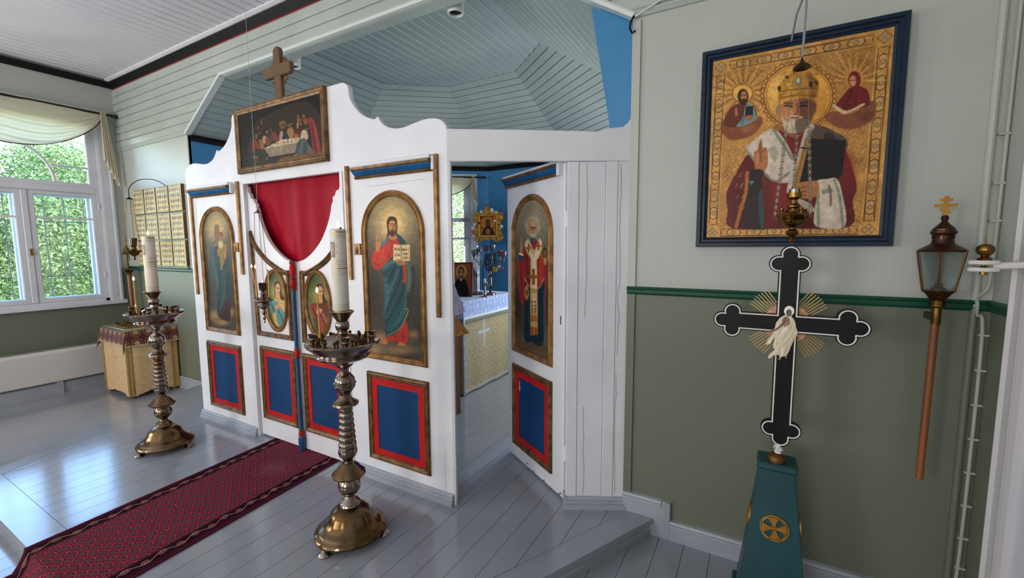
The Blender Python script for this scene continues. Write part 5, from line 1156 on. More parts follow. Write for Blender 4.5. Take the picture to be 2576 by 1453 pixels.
    for k in range(15): p.line('b08a5c', [(290 + (k * 37) % 90, 1000 + (k * 61) % 240), (300 + (k * 37) % 90, 1000 + (k * 61) % 240 - 16)], 9, 4, .6)
    p.poly('3a2c2a', [(372, 970), (440, 1000), (448, 1150), (446, 1298), (340, 1300), (320, 1290), (345, 1180), (365, 1060)], 6); p.poly('3f5a58', [(430, 1095), (450, 1090), (456, 1296), (438, 1296), (425, 1180)], 8); p.line('a8733e', [(362, 985), (352, 1100), (322, 1200), (298, 1292)], 20, 4); p.poly('6d3a2a', [(440, 975), (470, 990), (490, 1030), (452, 1060)], 8)
    # omophorion, collar, book
    p.poly('9a6a3c', [(508, 738), (560, 718), (650, 770), (700, 720), (690, 800), (640, 905), (622, 890)], 4); p.poly('7a2a26', [(540, 745), (640, 790), (690, 735), (676, 800), (636, 890)], 5)
    p.poly('c8bfba', [(353, 850), (400, 800), (520, 734), (626, 900), (616, 1032), (520, 1036), (468, 988), (400, 900)], 4); p.glow('e2dcd6', 470, 860, 110, 120, .5)
    p.line('8c958a', [(515, 742), (620, 905)], 19, 4); p.line('8c958a', [(356, 856), (460, 985), (527, 1033), (600, 985)], 14, 4); p.poly('a2a69c', [(480, 850), (520, 830), (545, 880), (520, 920), (495, 900)], 6, False, .8); p.poly('a2a69c', [(425, 870), (455, 850), (470, 880), (440, 905)], 6, False, .6)
    p.poly('5f5750', [(700, 714), (780, 720), (880, 760), (932, 800), (915, 852), (740, 792)], 5); p.poly('3e3733', [(800, 760), (850, 760), (870, 810), (810, 800)], 8); p.poly('c2bab2', [(700, 718), (748, 722), (700, 800), (640, 1000), (600, 1100), (588, 1070), (640, 920)], 4); p.line('8c958a', [(735, 730), (690, 800)], 10, 4)
    p.poly('221a1e', [(718, 788), (926, 800), (904, 1000), (860, 1032), (640, 1086), (620, 1082)], 3, False); p.poly('a8864e', [(692, 796), (720, 788), (652, 1080), (622, 1086), (626, 1030)], 3, False); p.line('6d4f28', [(700, 800), (632, 1070)], 4, 3, .7); p.line('3a2c30', [(770, 950), (790, 880)], 8, 8, .7); p.line('221a1e', [(672, 842), (712, 848)], 9, 3)
    # right hand and white cloth
    p.poly('cbc1b8', [(752, 1036), (820, 1020), (872, 1020), (902, 1100), (918, 1290), (754, 1292), (744, 1200), (760, 1120)], 4); p.line('8f9a8e', [(764, 1060), (766, 1290)], 17, 4); p.line('8f9a8e', [(858, 1030), (888, 1120), (906, 1290)], 17, 4); p.poly('8f9a8e', [(785, 1082), (848, 1072), (850, 1096), (788, 1108)], 5, False); p.line('6a625c', [(828, 1060), (838, 1120), (836, 1172)], 12, 8, .8); p.glow('ece6e0', 830, 1230, 60, 90, .5)
    p.poly('bdb4ab', [(632, 1130), (700, 1150), (752, 1200), (740, 1210), (690, 1195)], 5); p.poly('b07f58', [(652, 1046), (700, 1034), (762, 1036), (764, 1112), (705, 1135), (650, 1124), (628, 1098), (650, 1080)], 4)
    for y in (1066, 1090, 1112): p.line('6a4028', [(648, y + 8), (700, y)], 4, 3, .8)
    # blessing hand
    p.poly('b07c58', [(402, 930), (400, 872), (420, 850), (434, 796), (448, 798), (448, 836), (474, 846), (480, 920), (462, 972), (412, 972)], 4); p.line('6d412c', [(440, 810), (432, 870)], 4, 3); p.line('6d412c', [(470, 850), (440, 872), (442, 920)], 4, 3); p.line('cf9c76', [(420, 880), (418, 930)], 10, 8, .6)
    p.poly('35282a', [(374, 992), (412, 966), (456, 976), (432, 1030), (380, 1034)], 4); p.poly('55909c', [(370, 1032), (404, 1032), (384, 1058)], 3, False)
    # head
    p.poly('a08c72', [(528, 612), (552, 585), (565, 650), (550, 672), (526, 645)], 5); p.poly('6a5844', [(735, 566), (756, 598), (748, 645), (726, 628)], 5)
    p.poly('b4845c', [(556, 600), (600, 566), (700, 558), (748, 575), (742, 645), (720, 700), (680, 742), (622, 756), (574, 735), (556, 690), (550, 640)], 5)
    p.poly('6a452f', [(668, 560), (750, 574), (742, 650), (696, 735), (672, 690), (658, 630)], 22, True, .8); p.glow('d8a87c', 600, 640, 50, 60, .7)
    p.poly('c2b8a8', [(558, 650), (580, 690), (625, 676), (640, 690), (680, 742), (622, 760), (575, 738)], 7); p.poly('7a6e60', [(640, 684), (690, 676), (724, 690), (684, 742), (640, 750)], 8); p.glow('e6ded0', 600, 700, 40, 40, .6); p.line('8a7c6c', [(612, 690), (625, 750)], 6, 5, .6); p.line('c9bfae', [(590, 668), (630, 660), (676, 668)], 9, 5)
    p.line('2e1c14', [(578, 602), (596, 600), (618, 606)], 9, 4); p.line('22140e', [(664, 604), (684, 600), (704, 602)], 10, 4); p.line('5a4230', [(572, 584), (620, 588)], 7, 5); p.line('3a281c', [(660, 588), (708, 580)], 7, 5); p.line('7a4e34', [(646, 590), (648, 640), (632, 650)], 7, 5); p.line('8a4438', [(612, 668), (648, 668)], 5, 3); p.line('8a5e44', [(585, 622), (610, 620)], 5, 5, .5)
    # mitre
    p.poly('c3963c', [(540, 584), (541, 510), (560, 460), (600, 420), (655, 394), (720, 408), (760, 450), (772, 492), (746, 562), (700, 552), (640, 556), (590, 562)], 4); p.glow('ecc66c', 610, 490, 80, 90, .6); p.poly('8a6226', [(700, 410), (760, 450), (772, 492), (746, 560), (716, 552), (726, 480)], 16, True, .7)
    mt_ = fbm(X * .05, Y * .05); i_ = np.nonzero((X > 545) & (X < 768) & (Y > 400) & (Y < 556) & (mt_ > .52))[0]
    p.C[i_] = p.C[i_] * .82
    p.line('7a5422', [(545, 520), (650, 505), (766, 500)], 6, 4, .8); p.line('7a5422', [(543, 560), (640, 540), (750, 545)], 5, 4, .8)
    for a in ((590, 436, 12, 8), (545, 502, 10, 16), (726, 478, 12, 18), (760, 470, 8, 14)): p.ell('4a3622', *a, 4)
    p.ell('8a8474', 656, 460, 19, 28, 5); p.ell('c9c4b2', 654, 456, 9, 14, 5)
    p.grain(.05, .2); p.grain(.25, .16)
    return p
def golden_icon():
    t = thing('framed_icon', 'large gold-ground icon of a mitred bishop in a dark blue frame on the right wall', 'icon', (1.58, D, 1.49))
    ob('backing', MB().box(1.215, 1.94, 1.50, 2.395, 0, .022, EW), M_frame, t)
    picture('painting', EW, (1.245, 1.912, 1.524, 2.36), .026, 260, 320, [(119.6, 1368.7), (1121.5 - 8, 1357.9), (1216.2, 140.3), (158.4, 346.7)], nich_big, t, vmat('gilded_painting', .42, .15, spec=.3, bump=.12, bscale=220))
    ob('frame', MB().sweep([(1.205, 1.49), (1.955, 1.49), (1.955, 2.405), (1.205, 2.405)], [(0, 0), (0, .04), (.004, .05), (.018, .05), (.024, .042), (.034, .042), (.038, .034), (.046, .03), (.048, 0)], EW), M_frame, t)
M_frame = mat('dark_blue_frame_paint', '0c2438', .4, spec=.3, col2='0a1c2e', scale=8)
golden_icon()
# ------------------------------------------------------------------ processional cross on its stand
M_cross = mat('black_brown_cross_paint', '120e10', .45, spec=.2, col2='1c1618', scale=8, stretch=(1, 1, .4))
M_line = mat('silver_white_line_paint', 'd8d4cf', .35)
M_teal = mat('dark_teal_stand_paint', '124348', .4, col2='0f3a40', scale=6)
M_goldp = mat('gold_paint', 'b98434', .35, .6, col2='9a6a26', scale=20)
def cross_outline(cx, cz, off):
    hw = .038 - off; L = .269; T = .314; B = .516; r = .0345 - off
    pts = []
    def lobe(ex, ez, dx, dz):
        # trefoil at the end of an arm pointing along (dx,dz); start on the arm's right side (ccw)
        out = []; px, pz = -dz, dx      # left of the direction
        ja = 180 + math.degrees(math.asin(off / r)); hh = math.degrees(math.acos(.02687 / r)); cs = [(ex - dx * .0725 - px * .038, ez - dz * .0725 - pz * .038, -ja, 45 - hh - .3), (ex - dx * .0345, ez - dz * .0345, hh - 135 + .3, 135 - hh - .3), (ex - dx * .0725 + px * .038, ez - dz * .0725 + pz * .038, hh - 45 + .3, ja)]
        for x, z, a0, a1 in cs:
            for k in range(17):
                a = math.radians(a0 + (a1 - a0) * k / 16); out.append((x + r * (dx * math.cos(a) + px * math.sin(a)), z + r * (dz * math.cos(a) + pz * math.sin(a))))
        return out
    pts += [(cx + hw, cz - hw)] + lobe(cx + L, cz, 1, 0) + [(cx + hw, cz + hw)] + lobe(cx, cz + T, 0, 1) + [(cx - hw, cz + hw)] + lobe(cx - L, cz, -1, 0) + [(cx - hw, cz - hw)] + lobe(cx, cz - B, 0, -1)
    return pts
def rest_cross():
    cx, cz, y = 1.588, 1.181, .15
    F = Fr((0, y, 0), (1, 0, 0), (0, 0, 1), (0, -1, 0))
    st = thing('cross_stand', 'dark teal tapering wooden stand with gold openwork crosses', 'stand', (1.583, .16, ZL))
    sx, sy = 1.583, .17
    def ring(h, a, b): return [(sx - a, sy - b, h), (sx + a, sy - b, h), (sx + a, sy + b, h), (sx - a, sy + b, h)]
    m_ = MB().loft([ring(ZL, .135, .115), ring(ZL + .04, .133, .113), ring(.567, .064, .054)]); ob('body', m_, M_teal, st, bevel=.004)
    ob('cap', MB().loft([ring(.566, .075, .065), ring(.595, .072, .062)]), M_teal, st, bevel=.006)
    ob('plinth', MB().loft([ring(ZL, .15, .13), ring(ZL + .05, .15, .13)]), M_teal, st, bevel=.006)
    def emblem(fr, label=None):
        m_ = MB(); n = 32; R0, R1 = .052, .044
        m_.sweep([(R1 * math.cos(2 * math.pi * i / n), R1 * math.sin(2 * math.pi * i / n)) for i in range(n)], [(0, 0), (0, .006), (-.009, .006), (-.009, 0)], fr)
        for k in range(4):
            a = math.pi / 2 * k + math.pi / 4 * 0 + .12; e = np.array([math.cos(a), math.sin(a)]); q = np.array([-e[1], e[0]])
            pl = [tuple(e * .004 - q * .006), tuple(e * .018 - q * .007), tuple(e * .032 - q * .014), tuple(e * .045 - q * .026), tuple(e * .048), tuple(e * .045 + q * .026), tuple(e * .032 + q * .014), tuple(e * .018 + q * .007), tuple(e * .004 + q * .006)]
            m_.prism(pl, 0, .006, fr)
        m_.prism([(.01 * math.cos(i), .01 * math.sin(i)) for i in np.linspace(0, 2 * math.pi, 10)[:-1]], 0, .006, fr)
        ob('gold_emblem', m_, M_goldp, st)
    tilt = math.atan2(.057, .6); 
    fb = lambda h: .113 - (.113 - .056) * (h + .06) / .6
    emblem(Fr((1.583, sy - fb(.33) - .001, .33), (1, 0, 0), (0, math.sin(tilt), math.cos(tilt)), (0, -math.cos(tilt), math.sin(tilt))))
    fa = lambda h: .133 - (.133 - .066) * (h + .06) / .6
    t2 = math.atan2(.067, .6)
    emblem(Fr((sx - fa(.33) - .001, sy - .01, .33), (0, -1, 0), (math.sin(t2), 0, math.cos(t2)), (-math.cos(t2), 0, math.sin(t2))))
    emblem(Fr((sx + fa(.33) + .001, sy - .01, .33), (0, 1, 0), (-math.sin(t2), 0, math.cos(t2)), (math.cos(t2), 0, math.sin(t2))))
    t = thing('processional_cross', 'black trefoil-ended cross with white outline and robed figure on the teal stand', 'cross', (cx, y, .595))
    outl = cross_outline(cx, cz, 0)
    ob('cross_board', MB().prism(outl, -.012, .012, F), M_cross, t)
    ob('outline', MB().sweep(cross_outline(cx, cz, .004), [(0, .0118), (0, .0132), (.0052, .0132), (.0052, .0118)], F), M_line, t)
    ob('orb', MB().ellipsoid((cx - .008, y, .6), .034, .034, .036, 24, 14), M_bronzeo, t, smooth=True)
    nk = MB().lathe([(0, .628), (.014, .63), (.012, .64), (.02, .648), (.013, .656), (.017, .67), (0, .67)], 16, (cx - .005, y, 0)); ob('neck', nk, mat('chipped_white_paint', 'dcdad8', .5, col2='4a4446', scale=60, lo=.56, hi=.6), t, smooth=True)
    # ray bundles between the arms
    M_ray = mat('pale_gold_ray', 'b59a66', .4, .4); M_pl = mat('peeling_gilt_wood', 'd2a184', .6, col2='b5773c', scale=60)
    for sx_, sz in ((1, 1), (1, -1), (-1, 1), (-1, -1)):
        q = lambda a, b: (cx + sx_ * a, cz + sz * b)
        ob('ray_base', MB().prism([q(.03, .03), q(.075, .034), q(.058, .058), q(.034, .075)] if sx_ * sz > 0 else [q(.03, .03), q(.034, .075), q(.058, .058), q(.075, .034)], -.01, .0, F), M_pl, t)
        for k in range(8):
            f = (k - 3.5) / 3.5; a = math.radians(45 + 7 * f); c0 = (.056 + .022 * f, .056 - .022 * f); ln = .075 - .008 * abs(f)
            p0 = q(*c0); p1 = q(c0[0] + ln * math.cos(math.radians(45 - 9 * f)), c0[1] + ln * math.sin(math.radians(45 - 9 * f)))
            ob('ray', MB().tube([F.p(*p0, -.005), F.p(*p1, -.005)], .0028, 5), M_ray, t)
    # carved flat figure
    Hm = hom([(1.545, 1.02), (1.63, 1.02), (1.63, 1.25), (1.545, 1.25)], [(0, 0), (1, 0), (1, 1), (0, 1)])
    nu, nv = 90, 150; u0, u1, v0, v1 = 1.512, 1.645, 1.02, 1.256; U, V = uvgrid(u0, u1, v0, v1, nu, nv)
    # sketch coordinates: px of the study, x 510..1030, y 420..1260
    X = 515 + (U - 1.518) / .114 * 515; Y = 425 + (1.251 - V) / .223 * 820
    body = [(800, 545), (830, 560), (890, 560), (950, 620), (980, 720), (1010, 800), (985, 880), (930, 980), (890, 1100), (860, 1160), (868, 1200), (850, 1215), (828, 1180), (780, 1190), (770, 1235), (740, 1245), (728, 1215), (740, 1180), (690, 1165), (600, 1230), (568, 1230), (590, 1160), (660, 1085), (632, 1060), (640, 970), (650, 910), (590, 1010), (515, 1022), (560, 920), (620, 830), (560, 830), (560, 800), (640, 770), (660, 680), (720, 600)]
    p = Paint(X, Y, '1d1719')
    def inside(poly):
        P = np.array(cat_rom(poly, 3)); r = np.zeros(len(X), bool)
        for a, b in zip(P, np.roll(P, -1, 0)):
            c = ((a[1] > Y) != (b[1] > Y)); r ^= c & (X < (b[0] - a[0]) * (Y - a[1]) / (b[1] - a[1] + 1e-12) + a[0])
        return r
    halo = np.hypot(X - 857, Y - 490) < 82; keep = inside(body) | halo | (np.hypot((X - 855) / 50, (Y - 510) / 70) < 1)
    p.C[:] = srgb('d9cbb0'); p.grain(.02, .15)
    p.ell('8a6a4c', 815, 650, 62, 80, 14); p.poly('6d4f38', [(800, 580), (750, 680), (640, 780), (560, 800), (560, 832), (640, 810), (740, 740), (820, 640)], 10); p.ell('8f7052', 745, 1225, 30, 34, 8); p.ell('8f7052', 845, 1195, 24, 34, 8); p.line('5a4232', [(815, 590), (812, 690)], 6, 5, .7)
    for a in ([(880, 620), (760, 740), (700, 860)], [(930, 640), (860, 800), (760, 920)], [(960, 760), (840, 960), (720, 1060)], [(980, 820), (900, 1000), (800, 1160)], [(740, 1060), (740, 1170)], [(840, 1040), (830, 1170)], [(700, 880), (700, 1000)]): p.line('b39a74', a, 13, 12, .7)
    for a in ([(850, 700), (770, 800)], [(900, 840), (820, 940)], [(790, 1070), (785, 1160)], [(620, 900), (560, 1000)]): p.line('f2ead8', a, 18, 16, .8)
    p.ell('f0efe9', 857, 490, 82, 66, 5); p.ell('33241c', 855, 515, 42, 52, 6); p.ell('7a5a42', 857, 515, 24, 40, 5); p.line('231814', [(842, 505), (872, 505)], 6, 4)
    q = np.clip(1 - np.hypot((X - 800) / 260, (Y - 850) / 420), 0, 1); w = .0145 + .008 * q + .002 * (vnoise(X * .03, Y * .012) - .5)
    o = link('carved_figure', grid_mesh('carved_figure', fr_pos(F, U, V, w), nu, nv, p.C, keep), vmat('painted_carving', .5), t); o['label'] = 'small painted figure in a cream robe with a white halo'
    sm = o.modifiers.new('thickness', 'SOLIDIFY'); sm.thickness = .006; sm.offset = -1
M_bronzeo = mat('bronze_ball', '7a5526', .4, .7, col2='5c3f1c', scale=14)
rest_cross()

# ------------------------------------------------------------------ lantern on a pole, right wall
def lantern():
    y = .365; x = 2.088
    t = thing('processional_lantern', 'copper lantern with glass sides and three-barred cross on a wooden pole', 'lantern', (x, y, .55))
    top = Vector((x + .004, y, 1.262)); bot = Vector((x - .002, y, .55))
    ob('pole', MB().tube([bot, top], .0125, 14), mat('reddish_wood', '8f4f26', .4, col2='74401f', scale=30, stretch=(1, 1, .1)), t, smooth=True)
    c = (x + .004, y, 0); M_cop = mat('old_copper', '7a4a2c', .3, 1.0, col2='5c3a26', scale=20)
    ob('ferrule', MB().lathe([(.0, 1.185), (.014, 1.185), (.0145, 1.19), (.0145, 1.25), (.024, 1.256), (.025, 1.28), (.02, 1.282), (.0, 1.282)], 20, c), M_brass, t, smooth=35)
    ob('lower_cup', MB().lathe([(.02, 1.278), (.024, 1.284), (.038, 1.306), (.046, 1.312), (.05, 1.318), (0, 1.318)], 24, c), M_cop, t, smooth=35)
    n = 6; z0, z1, r0, r1 = 1.316, 1.47, .052, .078
    def pt(k, r, z): a = 2 * math.pi * k / n + math.radians(12); return Vector((c[0] + r * math.cos(a), c[1] + r * math.sin(a), z))
    gl = glass('old_lantern_glass', (.80, .85, .83), .12, .08)
    for k in range(n):
        ob('glass_pane', MB().add([pt(k, r0 * .98, z0), pt(k + 1, r0 * .98, z0), pt(k + 1, r1 * .98, z1), pt(k, r1 * .98, z1)], [(0, 1, 2, 3)]), gl, t)
        fr_ = MB().tube([pt(k, r0, z0), pt(k, r1, z1)], .0028, 6); fr_.tube([pt(k, r0, z0), pt(k + 1, r0, z0)], .0028, 6); fr_.tube([pt(k, r1, z1), pt(k + 1, r1, z1)], .0028, 6); ob('corner_bar', fr_, M_cop, t)
    M_db = mat('dark_copper_roof', '5a3d2c', .32, .9, col2='46302a', scale=16)
    ob('roof', MB().lathe([(.07, 1.468), (.072, 1.474), (.055, 1.486), (.038, 1.496), (.034, 1.502), (.032, 1.51), (0, 1.51)], 24, c), M_db, t, smooth=35)
    vt = MB().lathe([(.031, 1.508), (.032, 1.514), (.03, 1.516), (.03, 1.53), (.034, 1.532), (.039, 1.54), (.039, 1.546), (.034, 1.55), (.034, 1.555), (.024, 1.566), (.014, 1.576), (.008, 1.586), (.011, 1.592), (.012, 1.598), (.008, 1.606), (0, 1.608)], 24, c); ob('chimney', vt, M_db, t, smooth=35)
    for k in range(14):
        a = 2 * math.pi * k / 14; ob('vent_slot', MB().box(c[0] + .0305 * math.cos(a) - .002, c[0] + .0305 * math.cos(a) + .002, c[1] + .0305 * math.sin(a) - .002, c[1] + .0305 * math.sin(a) + .002, 1.518, 1.529), M_black, t)
    F = Fr((c[0], c[1], 0), (1, 0, 0), (0, 0, 1), (0, -1, 0)); m_ = MB()
    m_.box(-.006, .006, 1.602, 1.68, -.002, .002, F); m_.box(-.017, .017, 1.66, 1.671, -.0025, .0025, F); m_.box(-.033, .033, 1.64, 1.65, -.0025, .0025, F); m_.prism([(-.016, 1.626), (.016, 1.614), (.016, 1.623), (-.016, 1.635)], -.0025, .0025, F)
    ob('three_barred_cross', m_, M_goldp, t)
    ob('candle_holder', MB().lathe([(0, 1.318), (.022, 1.318), (.022, 1.328), (.012, 1.332), (.012, 1.345), (0, 1.345)], 16, c), M_db, t, smooth=35)
    ob('wall_bracket', MB().box(x - .01, x + .01, 1.0, 1.02, D, y - .01).add([], []) if False else MB().box(x - .012, x + .012, y + .005, D, 1.2, 1.225), M_db, t)
lantern()

# white bracket with brass finial near the door casing
def bracket():
    t = thing('curtain_tieback', 'white looped bracket holding a brass finial beside the door casing', 'bracket', (2.15, .13, 1.39))
    c = (2.135, .13, 0)
    ob('finial', MB().lathe([(0, 1.395), (.0095, 1.395), (.0095, 1.42), (.005, 1.425), (.005, 1.44), (.018, 1.444), (.02, 1.449), (.012, 1.453), (.009, 1.457), (.02, 1.466), (.0235, 1.478), (.02, 1.49), (.01, 1.497), (0, 1.498)], 20, c), M_brass, t, smooth=35)
    M_b = mat('cream_plastic', 'd8d0cc', .4)
    ob('rod', MB().lathe([(0, 1.49), (.0018, 1.49), (.0018, 1.53), (0, 1.53)], 8, c), M_brass, t)
    for z in (1.436, 1.412): ob('loop', MB().tube([(c[0] + .03 * math.cos(a) * 1.1, c[1] + .022 * math.sin(a), z) for a in [k * math.pi / 8 for k in range(16)]], .0075, 8, closed=True), M_b, t, smooth=True)
    ob('arm', MB().tube([(c[0] + .02, c[1], 1.424), (XR - .03, c[1] - .01, 1.43), (XR, c[1] - .01, 1.43)], .012, 8), M_b, t, smooth=True)
bracket()
# cable run in the corner
def cable():
    t = thing('wall_cable', 'pale painted cable clipped down the corner beside the lantern', 'cable', (2.25, D - .02, 0))
    p = [(2.262, D - .012, 2.6), (2.26, D - .012, 1.75), (2.256, D - .014, 1.45), (2.25, D - .014, 1.33), (2.225, D - .012, 1.292), (2.222, D - .03, 1.26), (2.228, D - .014, 1.22), (2.248, D - .014, 1.16), (2.25, D - .014, .6), (2.246, D - .014, .15), (2.235, D - .014, .06), (2.24, D - .02, 0.02)]
    pp = cat_rom(p, 4, False); ob('cable', MB().tube([tuple(q) for q in pp], .0062, 8), mat('sage_cable_paint', 'a9afa0', .5), t, smooth=True)
    for z in (1.9, 1.72, 1.58, 1.40, 1.14, 1.0, .86, .72, .58, .44, .30, .17): ob('clip', MB().box(2.236, 2.268, D - .02, D, z, z + .008), MATS['sage_cable_paint'], t)
cable()
struct('trim_18', MB().tube([(XR - .05, D - .008, -.1), (XR - .05, D - .008, 3.3)], .012, 10), M_wall)
# dark cable end at the top of the jamb
o = ob('cable_end', MB().tube([(.872, D - .02, 2.66), (.86, D - .03, 2.63), (.855, D - .03, 2.6), (.868, D - .03, 2.575), (.878, D - .012, 2.59)], .005, 8), M_black, smooth=True); tag(o, 'short black cable looped at the top of the corner strip', 'cable')
o = ob('pale_cable', MB().tube([(.88, D - .02, 2.655), (1.0, D - .022, 2.70), (1.5, D - .022, 2.702), (2.26, D - .022, 2.702)], .006, 8), mat('cream_cable', 'c9cdc0', .5), smooth=True); tag(o, 'pale cable along the moulding above the large icon', 'cable')

# ------------------------------------------------------------------ left side: chest, cloth, tray
def brocade(base, ink, light, per):
    def fn(U, V):
        p = Paint(U, V, base); row = np.floor(V / per); uu = (U + (row % 2) * per * .5) % per - per / 2; vv = V % per - per / 2; r = np.hypot(uu, vv); s = per / .1
        ring = np.clip((.004 * s - np.abs(r - .03 * s)) / (.002 * s), 0, 1); c = ((np.abs(uu) < .006 * s) | (np.abs(vv) < .006 * s)) & (r < .024 * s); pet = np.clip((.5 - np.abs(np.sin(2 * np.arctan2(vv, uu)))) * 4, 0, 1) * (r < .022 * s)
        st = np.clip((.003 * s - np.abs(np.abs(uu) + np.abs(vv) - .062 * s)) / (.002 * s), 0, 1)
        for m_, c_, o_ in ((ring, ink, .8), (pet, light, .8), (st, ink, .5)): m_ = (m_ * o_)[:, None]; p.C = p.C * (1 - m_) + srgb(c_) * m_
        p.grain(60, .12); return p
    return fn
def cloth_face(name, parent, fr, u0, u1, v0, v1, nu, nv, fn, material, wf=None, keep=None):
    U, V = uvgrid(u0, u1, v0, v1, nu, nv); w = wf(U, V) if wf else 0
    return link(name, grid_mesh(name, fr_pos(fr, U, V, w), nu, nv, fn(U - u0, V - v0).C, keep(U, V) if keep else None), material, parent)
M_cloth = vmat('woven_brocade', .7, sheen=.3, spec=.3, bump=.2, bscale=400)
def chest():
    x0, x1, y0, y1, z1 = -4.83, -4.24, -.02, .425, .62
    t = thing('covered_table', 'small table hung with peach brocade in the corner by the radiator', 'table', ((x0 + x1) / 2, (y0 + y1) / 2, ZL))
    ob('core', MB().box(x0 + .01, x1 - .01, y0 + .01, y1 - .01, ZL + .06, z1), mat('peach_lining', 'd0ac7a', .8), t)
    for a in (x0 + .03, x1 - .03):
        for b in (y0 + .03, y1 - .03): ob('leg', MB().lathe([(0, ZL), (.018, ZL), (.022, ZL + .015), (.018, ZL + .1), (0, ZL + .1)], 10, (a, b, 0)), mat('brown_leg_wood', '6b4426', .5), t, smooth=True)
    fn = brocade('d6b282', 'cc9a5c', 'dcb988', .15)
    def fn2(U, V):
        p = fn(U, V)
        for d in ((0, .02),): p.line('8a7448', [(.29, .33), (.29, .47)], .012, .006, .7); p.line('8a7448', [(.24, .41), (.34, .41)], .012, .006, .7)
        return p
    def edge(p_, L): pass
    wavy = lambda U, V: .006 * np.sin(U * 26)
    lo = lambda a, b: (lambda U, V: V > ZL + .022 + .03 * np.clip(np.sin((U - a) / (b - a) * math.pi), 0, 1) ** 2)
    f1 = Fr((0, y0, 0), (1, 0, 0), (0, 0, 1), (0, -1, 0)); f2 = Fr((x1, 0, 0), (0, 1, 0), (0, 0, 1), (1, 0, 0)); f3 = Fr((x0, 0, 0), (0, 1, 0), (0, 0, 1), (-1, 0, 0))
    cloth_face('front_skirt', t, f1, x0, x1, ZL + .02, z1, 60, 76, fn2, M_cloth, wavy, lo(x0, x1)); cloth_face('side_skirt', t, f2, y0, y1, ZL + .02, z1, 50, 76, fn2, M_cloth, wavy, lo(y0, y1)); cloth_face('side_skirt', t, f3, y0, y1, ZL + .02, z1, 50, 76, fn2, M_cloth, wavy)
    M_tr = mat('gold_braid', 'b99a4a', .5, .3, col2='7d6a3a', scale=90)
    for a, b in ((x1, y0), (x0, y0), (x1, y1)): ob('braid_edge', MB().box(a - .012, a + .012, b - .012, b + .012, ZL + .03, z1), M_tr, t, bevel=.004)
    ob('braid_edge', MB().box(x1, x1 + .004, y0 + .03, y0 + .05, ZL + .04, z1), M_tr, t); ob('braid_edge', MB().box(x1, x1 + .004, y1 - .05, y1 - .03, ZL + .04, z1), M_tr, t)
    for z in np.linspace(ZL + .1, z1 - .1, 6): ob('bow', MB().tube([(x1 + .012, y0 - .018, z), (x1 + .018, y0 - .02, z + .008), (x1 + .03, y0 - .0, z - .004)], .004, 6), mat('gold_bow', '9a7a30', .5), t)
    # maroon cover, hanging in points at the corners
    c = thing('table_cover', 'maroon and gold star-patterned cloth draped over the small corner table', 'cloth', ((x0 + x1) / 2, (y0 + y1) / 2, z1))
    def star(U, V):
        p = Paint(U, V, '4f0d1a'); per = .115; uu = U % per - per / 2; vv = V % per - per / 2; r = np.hypot(uu, vv); a = np.arctan2(vv, uu)
        for m_, c_ in ((np.clip((.004 - np.abs(r - .047)) / .002, 0, 1), '8a6a3a'), (np.clip((.022 + .013 * np.cos(8 * a) - r) / .003, 0, 1), 'c2a062'), (np.clip((.006 - r) / .002, 0, 1), '6a1424')): p.C = p.C * (1 - m_[:, None]) + srgb(c_) * m_[:, None]
        p.grain(50, .15); return p
    cx, cy = (x0 + x1) / 2, (y0 + y1) / 2; hx, hy = (x1 - x0) / 2 + .012, (y1 - y0) / 2 + .012; nu = nv = 110; ext = .165
    U, V = uvgrid(-hx - ext, hx + ext, -hy - ext * .9, min(hy, hy) + .02, nu, nv)
    ox = np.maximum(np.abs(U) - hx, 0); oy = np.maximum(-V - hy, 0); dr = np.maximum(ox, oy) + .6 * np.minimum(ox, oy)
    px = np.clip(U, -hx, hx) + np.sign(U) * (ox * .14 + .10 * np.minimum(ox, oy)); py = np.clip(V, -hy, 9) - oy * .14 - .10 * np.minimum(ox, oy); pz = z1 + .006 - dr * .97
    drop = np.maximum(ox, oy)
    P = star(U + 1, V + 1); edge_ = (np.abs(U) > hx + ext - .014) | (V < -hy - ext * .9 + .014); P.C[edge_] = srgb('b3a184')
    link('cover', grid_mesh('cover', np.stack([cx + px, cy + py, pz], -1), nu, nv, P.C), M_cloth, c)
    # metal candle tray with little sockets
    b = thing('candle_tray', 'flat gilt tray with tiny candle cups on the small corner table', 'tray', (cx, cy, z1 + .008))
    ob('plate', MB().box(x0 + .01, x1 - .02, y0 + .0, y1 - .05, z1 + .008, z1 + .03), mat('pale_gilt_metal', 'b3a070', .3, .8), b, bevel=.004)
    for k in range(14): ob('cup', MB().lathe([(0, 0), (.012, 0), (.012, .004), (.006, .008), (.006, .02), (.011, .026), (.011, .036), (0, .036)], 10, (x0 + .16 + .06 * (k % 7), y0 + .08 + .07 * (k // 7), z1 + .03)), M_brass, b, smooth=True)
chest()

def radiator():
    t = thing('radiator', 'long white panel radiator low on the wall under the window', 'radiator', (XW + .06, -.7, .03))
    M_rad = mat('radiator_enamel', 'cfcac6', .4)
    m_ = MB().prism([(.09, .045), (.165, .045), (.17, .055), (.17, .36), (.155, .395), (.09, .402)], -1.7, .14, Fr((XW, 0, 0), (1, 0, 0), (0, 0, 1), (0, 1, 0))); ob('panel', m_, M_rad, t)
    for k in range(78): ob('fin_slot', MB().box(XW + .1, XW + .15, -1.66 + k * .0228, -1.66 + k * .0228 + .009, .394, .4035), mat('slot_dark', '6a6866', .7), t)
    for y in (-1.5, -.33): ob('support', MB().box(XW + .1, XW + .15, y, y + .05, ZL, .06), M_base, t)
radiator()

